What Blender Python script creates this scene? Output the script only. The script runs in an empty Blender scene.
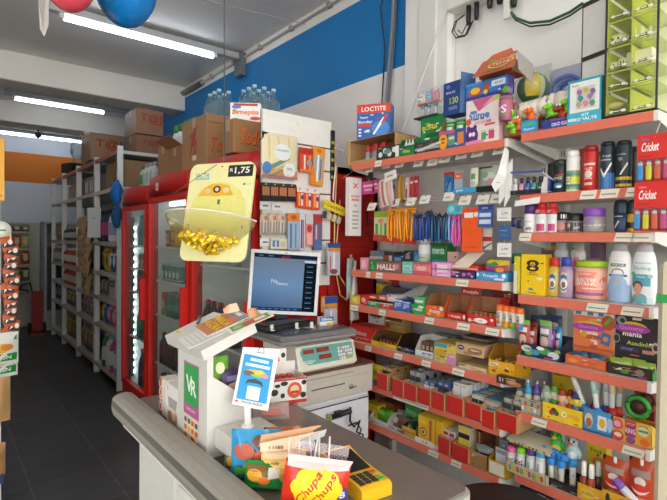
import bpy,bmesh,math,random
from mathutils import Matrix,Vector
random.seed(7)
sc = bpy.context.scene
C = sc.collection
PI = math.pi

# ------------------------------------------------------------------ camera
CAM = Vector((0,0,1.4))
FPX,YAW,PITCH,ROLL = 494.745,0.674829,-0.0195849,0.0114369
_f = Vector((math.sin(YAW),math.cos(YAW),0));_r = Vector((math.cos(YAW),-math.sin(YAW),0));_u = Vector((0,0,1))
FW = _f * math.cos(PITCH) + _u * math.sin(PITCH)
_u2 = _u * math.cos(PITCH) - _f * math.sin(PITCH)
RT = _r * math.cos(ROLL) + _u2 * math.sin(ROLL)
UP = _u2 * math.cos(ROLL) - _r * math.sin(ROLL)
def ray(px,py): return FW + RT * ((px - 333.5) / FPX) - UP * ((py - 250) / FPX)
def AX(px,py,X):
    d = ray(px,py);return CAM + d * (X / d.x)
def AY(px,py,Y):
    d = ray(px,py);return CAM + d * (Y / d.y)
def AZ(px,py,Z):
    d = ray(px,py);return CAM + d * ((Z - CAM.z) / d.z)
cam = bpy.data.cameras.new('camera');co = bpy.data.objects.new('camera',cam);C.objects.link(co)
M = Matrix((RT,UP,-FW)).transposed().to_4x4();M.translation = CAM
co.matrix_world = M
cam.sensor_fit = 'HORIZONTAL';cam.sensor_width = 36;cam.lens = FPX / 667 * 36;cam.clip_start = 0.02
sc.camera = co

# ------------------------------------------------------------------ materials
def lin(h):
    h = h.lstrip('#');o = []
    for i in (0,2,4):
        c = int(h[i:i+2],16) / 255
        o.append(c / 12.92 if c <= 0.04045 else ((c + .055) / 1.055) ** 2.4)
    return o
_mats = {}
def new_mat(name):
    m = bpy.data.materials.new(name);m.use_nodes = True
    return m,m.node_tree.nodes,m.node_tree.links
def mat(c,rough=.45,kind='plain'):
    """procedural material: colour c with fine mottling; kind: plain, metal, clear, emit, foil"""
    if not isinstance(c,str): return c
    if ':' in c:
        c,kind = c.split(':')
    k = (c,rough,kind)
    if k in _mats: return _mats[k]
    m,n,l = new_mat('m_%s_%s' % (c.strip('#'),kind));b = n['Principled BSDF'];out = n['Material Output']
    col = lin(c)
    if kind == 'emit':
        e = n.new('ShaderNodeEmission');e.inputs[0].default_value = (*col,1);e.inputs[1].default_value = rough
        l.new(e.outputs[0],out.inputs[0]);_mats[k] = m;return m
    if kind in ('clear','glass','tint'):
        t = n.new('ShaderNodeBsdfTransparent');g = n.new('ShaderNodeBsdfGlossy');d = n.new('ShaderNodeBsdfDiffuse');mx = n.new('ShaderNodeMixShader');m2 = n.new('ShaderNodeMixShader')
        lw = n.new('ShaderNodeLayerWeight');lw.inputs[0].default_value = .5;pw = n.new('ShaderNodeMath');pw.operation = 'POWER';pw.inputs[1].default_value = 3;fr = n.new('ShaderNodeMath');fr.operation = 'MULTIPLY_ADD';fr.inputs[1].default_value = .5;fr.inputs[2].default_value = .035;l.new(lw.outputs['Facing'],pw.inputs[0]);l.new(pw.outputs[0],fr.inputs[0])
        t.inputs[0].default_value = (*[.72 + .28 * x for x in col],1);g.inputs[1].default_value = .08 if kind == 'clear' else .02
        d.inputs[0].default_value = (*col,1)
        m2.inputs[0].default_value = {'clear': .12,'glass': .02,'tint': .32}[kind]
        l.new(t.outputs[0],m2.inputs[1]);l.new(d.outputs[0],m2.inputs[2])
        l.new(fr.outputs[0],mx.inputs[0]);l.new(m2.outputs[0],mx.inputs[1]);l.new(g.outputs[0],mx.inputs[2]);l.new(mx.outputs[0],out.inputs[0])
        _mats[k] = m;return m
    tc = n.new('ShaderNodeTexCoord');no = n.new('ShaderNodeTexNoise');no.inputs['Scale'].default_value = 35;no.inputs['Detail'].default_value = 3
    mp = n.new('ShaderNodeMapRange');mp.inputs['To Min'].default_value = .9;mp.inputs['To Max'].default_value = 1.06
    mul = n.new('ShaderNodeMix');mul.data_type = 'RGBA';mul.blend_type = 'MULTIPLY';mul.inputs[0].default_value = 1
    l.new(tc.outputs['Object'],no.inputs['Vector']);l.new(no.outputs['Fac'],mp.inputs['Value'])
    mul.inputs[6].default_value = (*col,1);l.new(mp.outputs[0],mul.inputs[7]);l.new(mul.outputs[2],b.inputs['Base Color'])
    b.inputs['Roughness'].default_value = rough
    if kind == 'metal': b.inputs['Metallic'].default_value = .85
    if kind == 'foil':
        b.inputs['Metallic'].default_value = .35;b.inputs['Roughness'].default_value = .28
        bp = n.new('ShaderNodeBump');bp.inputs['Strength'].default_value = .25;bp.inputs['Distance'].default_value = .01
        l.new(no.outputs['Fac'],bp.inputs['Height']);l.new(bp.outputs[0],b.inputs['Normal'])
    _mats[k] = m;return m

# ------------------------------------------------------------------ mesh builder
_txt = {}
def text_geo(s,bold):
    k = (s,bold)
    if k in _txt: return _txt[k]
    cu = bpy.data.curves.new('t','FONT');cu.body = s;cu.offset = .018 if bold else 0;cu.resolution_u = 2
    o = bpy.data.objects.new('t',cu);C.objects.link(o)
    dg = bpy.context.evaluated_depsgraph_get();me = bpy.data.meshes.new_from_object(o.evaluated_get(dg))
    vs = [v.co.copy() for v in me.vertices];fs = [tuple(p.vertices) for p in me.polygons]
    bpy.data.objects.remove(o);bpy.data.curves.remove(cu);bpy.data.meshes.remove(me)
    if vs:
        x0 = min(v.x for v in vs);x1 = max(v.x for v in vs);y0 = min(v.y for v in vs);y1 = max(v.y for v in vs)
    else: x0 = y0 = 0;x1 = y1 = 1
    _txt[k] = (vs,fs,x0,x1,y0,y1);return _txt[k]

class MB:
    def __init__(s): s.v = [];s.f = [];s.m = [];s.ms = [];s.sm = [];s.T = None
    def mi(s,c):
        m = mat(c)
        if m not in s.ms: s.ms.append(m)
        return s.ms.index(m)
    def add(s,vs,fs,c,smooth=False):
        b = len(s.v)
        for p in vs:
            p = Vector(p)
            s.v.append(s.T @ p if s.T else p)
        if isinstance(c,(list,tuple)):
            for f,cc in zip(fs,c): s.f.append(tuple(b + i for i in f));s.m.append(s.mi(cc));s.sm.append(smooth)
        else:
            k = s.mi(c)
            for f in fs: s.f.append(tuple(b + i for i in f));s.m.append(k);s.sm.append(smooth)
        return s
    def box(s,x0,y0,z0,x1,y1,z1,c,b=.0015,top=None,side=None):
        """chamfered box"""
        if x0 > x1: x0,x1 = x1,x0
        if y0 > y1: y0,y1 = y1,y0
        if z0 > z1: z0,z1 = z1,z0
        b = min(b,(x1 - x0) * .3,(y1 - y0) * .3,(z1 - z0) * .3)
        vs = [];idx = {}
        for ix,X in ((0,x0),(1,x1)):
            for iy,Y in ((0,y0),(1,y1)):
                for iz,Z in ((0,z0),(1,z1)):
                    sx,sy,sz = (b if ix == 0 else -b),(b if iy == 0 else -b),(b if iz == 0 else -b)
                    for ax in range(3):
                        idx[ix,iy,iz,ax] = len(vs)
                        vs.append((X + (sx if ax != 0 else 0),Y + (sy if ax != 1 else 0),Z + (sz if ax != 2 else 0)))
        fs = [];cs = []
        side = side or c;top = top or c
        for q,ax,cc in ((0,0,side),(1,0,side),(0,1,c),(1,1,side),(0,2,c),(1,2,top)):
            k = [(0,0),(1,0),(1,1),(0,1)]
            f = []
            for (p,r) in k:
                key = [p,r];key.insert(ax,q);f.append(idx[(*key,ax)])
            flip = (q == 1) == (ax == 1)
            fs.append(tuple(f if flip == False else reversed(f)) if q == 1 else tuple(reversed(f)) if ax != 1 else tuple(f));cs.append(cc)
        for ax in range(3):
            o = [a for a in range(3) if a != ax]
            for p in (0,1):
                for r in (0,1):
                    a = [0,0,0];d = [0,0,0];a[o[0]] = d[o[0]] = p;a[o[1]] = d[o[1]] = r;d[ax] = 1
                    fs.append((idx[(*a,o[0])],idx[(*d,o[0])],idx[(*d,o[1])],idx[(*a,o[1])]));cs.append(side if ax == 2 else c)
        for ix in (0,1):
            for iy in (0,1):
                for iz in (0,1): fs.append(tuple(idx[ix,iy,iz,a] for a in range(3)));cs.append(c)
        return s.add(vs,fs,cs)
    def quad(s,pts,c): return s.add(pts,[tuple(range(len(pts)))],c)
    def slab(s,pts,th,c,edge=None):
        """polygon (planar, any orientation) thickened along its normal"""
        P = [Vector(p) for p in pts];n = (P[1] - P[0]).cross(P[2] - P[0]).normalized() * th;k = len(P)
        vs = P + [p - n for p in P]
        fs = [tuple(range(k)),tuple(reversed(range(k,2 * k)))] + [(i,i + k,(i + 1) % k + k,(i + 1) % k) for i in range(k)]
        return s.add(vs,fs,[c,edge or c] + [edge or c] * k)
    def prism(s,poly,y0,y1,c,side=None):
        """polygon in x-z extruded along y"""
        k = len(poly);vs = [(x,y0,z) for x,z in poly] + [(x,y1,z) for x,z in poly]
        fs = [tuple(range(k)),tuple(reversed(range(k,2 * k)))] + [(i,i + k,(i + 1) % k + k,(i + 1) % k) for i in range(k)]
        return s.add(vs,fs,[c,c] + [side or c] * k)
    def lathe(s,prof,c,seg=14,cx=0,cy=0,ox=1,oy=1,smooth=True):
        """prof: [(r,z[,colour])]; colour of a point paints the band that ends there"""
        vs = [];fs = [];cs = []
        for p in prof:
            for i in range(seg):
                a = 2 * PI * i / seg;vs.append((cx + p[0] * ox * math.sin(a),cy - p[0] * oy * math.cos(a),p[1]))
        for j in range(1,len(prof)):
            cc = prof[j][2] if len(prof[j]) > 2 else c
            for i in range(seg):
                k = (i + 1) % seg
                fs.append(((j-1) * seg + i,(j-1) * seg + k,j * seg + k,j * seg + i));cs.append(cc)
        fs.append(tuple(reversed(range(seg))));cs.append(c)
        fs.append(tuple((len(prof) - 1) * seg + i for i in range(seg)));cs.append(prof[-1][2] if len(prof[-1]) > 2 else c)
        return s.add(vs,fs,cs,smooth)
    def tube(s,pts,r,c,seg=6):
        P = [Vector(p) for p in pts];vs = [];fs = []
        for i,p in enumerate(P):
            d = (P[min(i + 1,len(P) - 1)] - P[max(i - 1,0)]).normalized()
            a = d.cross(Vector((0,0,1)) if abs(d.z) < .9 else Vector((1,0,0))).normalized();b = d.cross(a)
            rr = r[i] if isinstance(r,(list,tuple)) else r
            for k in range(seg):
                t = 2 * PI * k / seg;vs.append(p + a * (rr * math.cos(t)) + b * (rr * math.sin(t)))
        for i in range(len(P) - 1):
            for k in range(seg):
                q = (k + 1) % seg;fs.append((i * seg + k,i * seg + q,(i + 1) * seg + q,(i + 1) * seg + k))
        fs.append(tuple(range(seg)));fs.append(tuple((len(P) - 1) * seg + k for k in reversed(range(seg))))
        return s.add(vs,fs,c,True)
    def blob(s,cx,cy,cz,rx,ry,rz,c,seg=12,ring=7):
        prof = [(math.sin(PI * j / ring),-math.cos(PI * j / ring)) for j in range(ring + 1)]
        prof[0] = (.02,-1);prof[-1] = (.02,1)
        vs = [];fs = []
        for r,z in prof:
            for i in range(seg):
                a = 2 * PI * i / seg;vs.append((cx + rx * r * math.sin(a),cy - ry * r * math.cos(a),cz + rz * z))
        for j in range(1,ring + 1):
            for i in range(seg):
                k = (i + 1) % seg;fs.append(((j-1) * seg + i,(j-1) * seg + k,j * seg + k,j * seg + i))
        return s.add(vs,fs,c,True)
    def pillow(s,w,h,t,c,x=0,z=0,y=0,n=8,crimp=.06,wob=0):
        """sealed bag: flat crimped ends (bottom z, top z+h), bulging middle; front at -y"""
        vs = [];fs = []
        rnd = random.Random(int(w * 9e4 + h * 7e5 + t * 1e6))
        for side in (-1,1):
            for j in range(n + 1):
                v = j / n
                for i in range(n + 1):
                    u = i / n
                    b = (max(0,math.sin(PI * u)) ** .6) * (max(0,math.sin(PI * min(1,max(0,(v - crimp) / (1 - 2 * crimp))))) ** .55)
                    yy = side * t / 2 * b + (rnd.uniform(-1,1) * wob if 0 < i < n and 0 < j < n else 0)
                    vs.append((x + (u - .5) * w * (1 - .05 * b),y + yy,z + v * h))
        N = (n + 1) ** 2
        for j in range(n):
            for i in range(n):
                a = j * (n + 1) + i
                fs.append((a,a + 1,a + n + 2,a + n + 1));a += N;fs.append((a,a + n + 1,a + n + 2,a + 1))
        return s.add(vs,fs,c,True)
    def pillow_y(s,u,v,w,h,t,crimp=.06):
        u += .5
        b = (max(0,math.sin(PI * u)) ** .6) * (max(0,math.sin(PI * min(1,max(0,(v - crimp) / (1 - 2 * crimp))))) ** .55)
        return -t / 2 * b
    def art(s,w,h,items,x=0,y=0,z=0,R=None,surf=None,lay=.00012,c0=0):
        """flat graphics on a front face w x h whose bottom centre is (x,y,z), facing -y; R wraps it on a cylinder of radius R about (x,y+R); surf(u,v)->dy"""
        k = 1
        def put(pts,fs,c):
            nonlocal k
            vs = []
            for (px,pz) in pts:
                if R:
                    a = px / R;rr = R + lay * k + c0;vs.append((x + rr * math.sin(a),y + R - rr * math.cos(a),z + pz))
                elif surf: vs.append((x + px,y + surf(px / w,pz / h) - lay * k - .0012,z + pz))
                else: vs.append((x + px,y - lay * k,z + pz))
            s.add(vs,fs,c)
        for it in items:
            t = it[0]
            if t == 'r':
                _,u0,v0,u1,v1,c = it;nx = 8 if (R or surf) else 1;nz = 8 if surf else 1
                pts = [((u0 + (u1 - u0) * i / nx) * w,(v0 + (v1 - v0) * j / nz) * h) for j in range(nz + 1) for i in range(nx + 1)]
                put(pts,[(j * (nx + 1) + i,j * (nx + 1) + i + 1,(j + 1) * (nx + 1) + i + 1,(j + 1) * (nx + 1) + i) for j in range(nz) for i in range(nx)],c)
            elif t in 'esp' and (R or surf):
                if t == 'p': pg = it[1]
                else:
                    nn = 10 if t == 'e' else it[6];pg = [(it[1] + it[3] * (1 if (a % 2 or t == 'e') else .7) * math.cos(a * PI / nn),it[2] + it[4] * (1 if (a % 2 or t == 'e') else .7) * math.sin(a * PI / nn)) for a in range(2 * nn)]
                ua,ub = min(q[0] for q in pg) + 1e-5,max(q[0] for q in pg) - 1e-5;N = 10;pts = []
                for i in range(N + 1):
                    u = ua + (ub - ua) * i / N;vv = []
                    for (a,b),(c_,d_) in zip(pg,pg[1:] + pg[:1]):
                        if (a - u) * (c_ - u) <= 0 and a != c_: vv.append(b + (d_ - b) * (u - a) / (c_ - a))
                    lo,hi = min(vv),max(vv)
                    for j in range(5): pts.append((u * w,(lo + (hi - lo) * j / 4) * h))
                put(pts,[(i * 5 + j,i * 5 + j + 5,i * 5 + j + 6,i * 5 + j + 1) for i in range(N) for j in range(4)],it[2] if t == 'p' else it[5])
            elif t == 'e':
                _,u,v,ru,rv,c = it
                pts = [(u * w,v * h)] + [((u + ru * math.cos(a * PI / 9)) * w,(v + rv * math.sin(a * PI / 9)) * h) for a in range(18)]
                put(pts,[(0,1 + a,1 + (a + 1) % 18) for a in range(18)],c)
            elif t == 's':
                _,u,v,ru,rv,c,nn = it
                pts = [(u * w,v * h)] + [((u + ru * (1 if a % 2 else .7) * math.cos(a * PI / nn)) * w,(v + rv * (1 if a % 2 else .7) * math.sin(a * PI / nn)) * h) for a in range(2 * nn)]
                put(pts,[(0,1 + a,1 + (a + 1) % (2 * nn)) for a in range(2 * nn)],c)
            elif t == 'p':
                put([(a * w,b * h) for a,b in it[1]],[tuple(range(len(it[1])))],it[2])
            elif t == 't':
                _,txt,u,v,hv,c = it[:6];wm = it[6] if len(it) > 6 else .9;sh = it[7] if len(it) > 7 else 0;rot = it[8] if len(it) > 8 else 0
                vs,fs,x0,x1,y0,y1 = text_geo(txt,True)
                if not vs: continue
                sz = hv * h / (y1 - y0);sx = min(sz * 1.3,wm * (h if abs(rot) == 90 else w) / (x1 - x0))
                pts = []
                cr,sr = math.cos(math.radians(rot)),math.sin(math.radians(rot))
                for p in vs:
                    a = (p.x - (x0 + x1) / 2) * sx;b = (p.y - (y0 + y1) / 2) * sz;a += sh * b
                    pts.append((u * w + a * cr - b * sr,v * h + a * sr + b * cr))
                put(pts,fs,c)
            k += 1
        return s
    def build(s,name,parent=None):
        me = bpy.data.meshes.new(name);me.from_pydata([tuple(v) for v in s.v],[],s.f)
        for m in s.ms: me.materials.append(m)
        me.polygons.foreach_set('material_index',s.m);me.polygons.foreach_set('use_smooth',s.sm)
        me.update()
        bm = bmesh.new();bm.from_mesh(me); 
        bm.normal_update();bm.to_mesh(me);bm.free()
        o = bpy.data.objects.new(name,me);C.objects.link(o)
        if parent: o.parent = parent
        return o

def tag(o,label,cat,group=None,kind=None):
    o['label'] = label;o['category'] = cat
    if group: o['group'] = group
    if kind: o['kind'] = kind
    return o
def thing(name,label,cat,loc=(0,0,0),rz=0,group=None):
    o = bpy.data.objects.new(name,None);C.objects.link(o);o.empty_display_size = .05
    o.location = loc;o.rotation_euler = (0,0,math.radians(rz));return tag(o,label,cat,group)
def single(name,label,cat,mb,loc=(0,0,0),rz=0,group=None,rx=0,ry=0):
    o = mb.build(name);o.location = loc;o.rotation_euler = (math.radians(rx),math.radians(ry),math.radians(rz));return tag(o,label,cat,group)
def dup(o,loc,rz=None,label=None,group=None,rx=None,ry=None):
    c = o.copy();C.objects.link(c);c.location = loc
    e = list(c.rotation_euler)
    if rz is not None: e[2] = math.radians(rz)
    if rx is not None: e[0] = math.radians(rx)
    if ry is not None: e[1] = math.radians(ry)
    c.rotation_euler = e
    if label: c['label'] = label
    if group: c['group'] = group
    for ch in list(o.children):
        d = ch.copy();C.objects.link(d);d.parent = c
        for g in list(ch.children):
            h = g.copy();C.objects.link(h);h.parent = d
    return c
def struct(name,mb):
    o = mb.build(name);o['kind'] = 'structure';return o
# ------------------------------------------------------------------ the room
def wall_mat(name,bands,base,scale=3):
    """bands: (z0,z1,colour[,ymin]) painted stripes by height on plaster"""
    m,n,l = new_mat(name);b = n['Principled BSDF'];b.inputs['Roughness'].default_value = .7
    g = n.new('ShaderNodeNewGeometry');sp = n.new('ShaderNodeSeparateXYZ');l.new(g.outputs['Position'],sp.inputs[0])
    no = n.new('ShaderNodeTexNoise');no.inputs['Scale'].default_value = scale;no.inputs['Detail'].default_value = 6;l.new(g.outputs['Position'],no.inputs['Vector'])
    mp = n.new('ShaderNodeMapRange');mp.inputs['To Min'].default_value = .86;mp.inputs['To Max'].default_value = 1.08;l.new(no.outputs['Fac'],mp.inputs['Value'])
    cur = None
    def rgb(c):
        r = n.new('ShaderNodeRGB');r.outputs[0].default_value = (*lin(c),1);return r.outputs[0]
    def M_(op,a,v):
        q = n.new('ShaderNodeMath');q.operation = op;l.new(a,q.inputs[0])
        if isinstance(v,(int,float)): q.inputs[1].default_value = v
        else: l.new(v,q.inputs[1])
        return q.outputs[0]
    cur = rgb(base)
    for bd in bands:
        f = M_('MULTIPLY',M_('GREATER_THAN',sp.outputs[2],bd[0]),M_('LESS_THAN',sp.outputs[2],bd[1]))
        if len(bd) > 3: f = M_('MULTIPLY',f,M_('GREATER_THAN',sp.outputs[1],bd[3]))
        mx = n.new('ShaderNodeMix');mx.data_type = 'RGBA';l.new(f,mx.inputs[0]);l.new(cur,mx.inputs[6]);l.new(rgb(bd[2]),mx.inputs[7]);cur = mx.outputs[2]
    mu = n.new('ShaderNodeMix');mu.data_type = 'RGBA';mu.blend_type = 'MULTIPLY';mu.inputs[0].default_value = 1
    l.new(cur,mu.inputs[6]);l.new(mp.outputs[0],mu.inputs[7]);l.new(mu.outputs[2],b.inputs['Base Color'])
    bp = n.new('ShaderNodeBump');bp.inputs['Strength'].default_value = .12;bp.inputs['Distance'].default_value = .01
    n2 = n.new('ShaderNodeTexNoise');n2.inputs['Scale'].default_value = 60;l.new(g.outputs['Position'],n2.inputs['Vector']);l.new(n2.outputs['Fac'],bp.inputs['Height']);l.new(bp.outputs[0],b.inputs['Normal'])
    return m
def floor_mat():
    m,n,l = new_mat('floor_tiles');b = n['Principled BSDF']
    g = n.new('ShaderNodeNewGeometry');br = n.new('ShaderNodeTexBrick');l.new(g.outputs['Position'],br.inputs['Vector'])
    br.inputs['Scale'].default_value = 1;br.offset = 0;br.inputs['Brick Width'].default_value = .4;br.inputs['Row Height'].default_value = .4;br.inputs['Mortar Size'].default_value = .004
    br.inputs['Color1'].default_value = (*lin('#3c3d3e'),1);br.inputs['Color2'].default_value = (*lin('#464748'),1);br.inputs['Mortar'].default_value = (*lin('#626260'),1)
    no = n.new('ShaderNodeTexNoise');no.inputs['Scale'].default_value = 9;no.inputs['Detail'].default_value = 8;l.new(g.outputs['Position'],no.inputs['Vector'])
    mp = n.new('ShaderNodeMapRange');mp.inputs['To Min'].default_value = .65;mp.inputs['To Max'].default_value = 1.3;l.new(no.outputs['Fac'],mp.inputs['Value'])
    mu = n.new('ShaderNodeMix');mu.data_type = 'RGBA';mu.blend_type = 'MULTIPLY';mu.inputs[0].default_value = 1
    l.new(br.outputs['Color'],mu.inputs[6]);l.new(mp.outputs[0],mu.inputs[7]);l.new(mu.outputs[2],b.inputs['Base Color'])
    b.inputs['Roughness'].default_value = .38
    bp = n.new('ShaderNodeBump');bp.inputs['Strength'].default_value = .5;bp.inputs['Distance'].default_value = .006;l.new(no.outputs['Fac'],bp.inputs['Height']);l.new(bp.outputs[0],b.inputs['Normal'])
    return m
XL,XR,YB,YF,ZC = -3.4,2.05,8.95,-2.6,3.0
MB_ = lambda: MB()
struct('floor',MB().box(XL - .2,YF - 3,-.12,XR + .2,YB + .2,0,floor_mat()))
plaster = wall_mat('ceiling_plaster',[],'#e4e4e0',2)
struct('ceiling',MB().box(XL - .2,YF,ZC,XR + .2,YB + .2,ZC + .12,plaster))
wr = wall_mat('wall_right_paint',[(2.388,2.889,'#1177ba',1.9)],'#e8e6e3')
struct('wall_right',MB().box(XR,YF,0,XR + .15,YB + .2,ZC,wr))
wb = wall_mat('wall_back_paint',[(0,1.62,'#b9b7aa'),(2.24,2.69,'#d0741f')],'#ccd2da')
struct('wall_back',MB().box(XL - .2,YB,0,XR,YB + .15,ZC,wb))
struct('wall_left',MB().box(XL - .15,.7,0,XL,YB,ZC,wall_mat('wall_left_paint',[],'#d3d2ce')))  # unseen wall, its near part left open to let more daylight in
beam_m = wall_mat('beam_paint',[],'#dfdbd3',2)
struct('trim_1',MB().box(XL,5.1,2.75,XR,5.4,ZC,beam_m,b=.008))
struct('trim_2',MB().box(XL,6.93,2.75,XR,7.2,ZC,beam_m,b=.008))
pil = MB().box(1.99,1.58,0,XR,1.90,ZC,wall_mat('pillar_paint',[],'#e2e1de'),b=.02);pil.box(1.975,1.66,0,1.995,1.78,ZC,wall_mat('pillar_paint2',[],'#d8d7d4'),b=.008)
struct('trim_3',pil)

# conduit rail along the wall, top
mb = MB().tube([(2.02,8.9,2.95),(2.02,4.62,2.93)],.03,'#8a8d8f',4).tube([(2.03,4.62,2.93),(2.03,.3,2.985)],.008,'#a8a8a6')
for i in range(9): mb.box(2.015,4.4 - i * .45,2.92 + i * .0055,2.05,4.43 - i * .45,2.955 + i * .0055,'#9a9a98')
single('conduit_rail','grey metal conduit rail clipped along the top of the blue striped wall','conduit',mb)
mb = MB().tube([(2.015,1.98,2.99),(2.015,2.0,2.6),(2.015,2.04,2.2),(2.015,2.05,1.95)],.016,'#8b9298').tube([(2.02,1.98,2.99),(2.0,2.09,2.75),(2.02,2.07,2.5),(2.02,2.09,2.2)],.004,'#1d1f22').tube([(2.0,1.955,2.99),(2.0,1.98,2.6),(2.0,2.02,2.2),(2.0,2.04,1.9)],.006,'#5b5f63')
single('cable_bundle','grey cable bundle running down the wall over the blue stripe end','cable',mb)
P = [AX(x,y,1.97) for x,y in ((452,0),(432,50),(415,98),(402,132))]
single('wall_string','thin white cord slanting across the white pillar','cord',MB().tube(P,.004,'#e8e8e6'))

# ------------------------------------------------------------------ ceiling tube lamps
def tube_lamp(x0,x1,y,z,ext,label,E=14.):
    t = thing('tube_lamp',label,'ceiling lamp',((x0 + x1) / 2,y,z),0,'ceiling tube lamps')
    w = (x1 - x0) / 2
    b = MB().box(-w - .1,-.03,.035,w + ext,.03,.085,'#b9bcbf');b.build('channel',t)
    for q in (-w - .03,w): MB().box(q,-.025,.0,q + .03,.025,.035,'#dcdcdc').build('end_cap',t)
    c = MB().tube([(-w,0,.012),(w,0,.012)],.02,mat('#eaf3ff',E,'emit'),8);c.build('light_tube',t)
    MB().tube([(0,0,.085),(0,0,ZC - z)],.006,'#999999').tube([(w * .8,0,.085),(w * .8,0,ZC - z)],.006,'#999999').build('hanger',t)
    return t
l1 = tube_lamp(.68,1.77,3.83,2.89,.28,'lit ceiling tube lamp nearest the camera, beside the balloons')
MB().box(.77,-.06,-.10,.82,.06,.09,'#77797b').build('wall_bracket',l1)
tube_lamp(.66,1.56,6.4,2.89,.45,'middle lit ceiling tube lamp, just beyond the first ceiling beam',9.)
tube_lamp(.60,1.85,8.6,2.89,.1,'rearmost lit ceiling tube lamp, above the orange wall stripe',9.)
single('smoke_detector','small dark round detector hanging by the rearmost tube lamp','detector',MB().blob(0,0,0,.045,.045,.045,'#3c4656').tube([(0,0,.04),(0,0,.10)],.01,'#3c4656'),(1.16,8.45,2.9))
tube_lamp(.5,1.6,1.25,2.89,.45,'lit ceiling tube lamp over the checkout, above the view')  # lamp added out of view to brighten the upper wall and shelves
tube_lamp(.5,1.6,-1.3,2.89,.45,'lit ceiling tube lamp over the shop entrance, behind the view')  # second lamp added out of view for more light indoors
# more of the same fittings over the shop floor left of the view
for x,y in ((-1.6,1.25),(-1.6,3.8),(-1.6,6.4)):
    tube_lamp(x - .6,x + .6,y,2.89,.1,'lit ceiling tube lamp over the aisle left of the view',8.)

# ------------------------------------------------------------------ balloons and a paper strip
def balloon(x,y,z,rx,rz,c,label):
    t = thing('balloon',label,'balloon',(x,y,z),0,'party balloons')
    prof = []
    for j in range(17):
        a = PI * j / 16;r = math.sin(a);zz = -math.cos(a);zz *= 1.0 if zz < 0 else 1.12
        prof.append((max(.004,rx * r),rz * zz))
    MB().lathe(prof,mat(c,.22),28).build('body',t)
    MB().lathe([(.008,rz * 1.1),(.014,rz * 1.2),(.004,rz * 1.22)],mat(c,.3),10).tube([(0,0,rz * 1.2),(.01,0,ZC - z)],.0015,'#dddddd').build('knot',t)
balloon(.353,1.9,2.309,.092,.138,'#ee5566','pink red balloon hanging at the top edge left of the blue one')
balloon(.566,2.0,2.375,.116,.165,'#0f7fd0','shiny blue balloon hanging beside the pink one')
single('paper_strip','strip of white paper hanging from the ceiling line left of the pink balloon','paper',MB().slab([(-.012,0,.28),(.028,.0,.28),(.026,.02,.05),(.012,.03,.0),(-.006,.025,.03),(-.014,0,.12)],.001,'#d8d4ce'),(.345,2.4,2.25))
single('line_cord','thin cord holding the paper strip across the ceiling','cord',MB().tube([(-.6,2.4,2.62),(.35,2.41,2.53),(1.0,2.6,2.7),(2.04,2.9,2.93)],.003,'#a5a5a3'))

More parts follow.
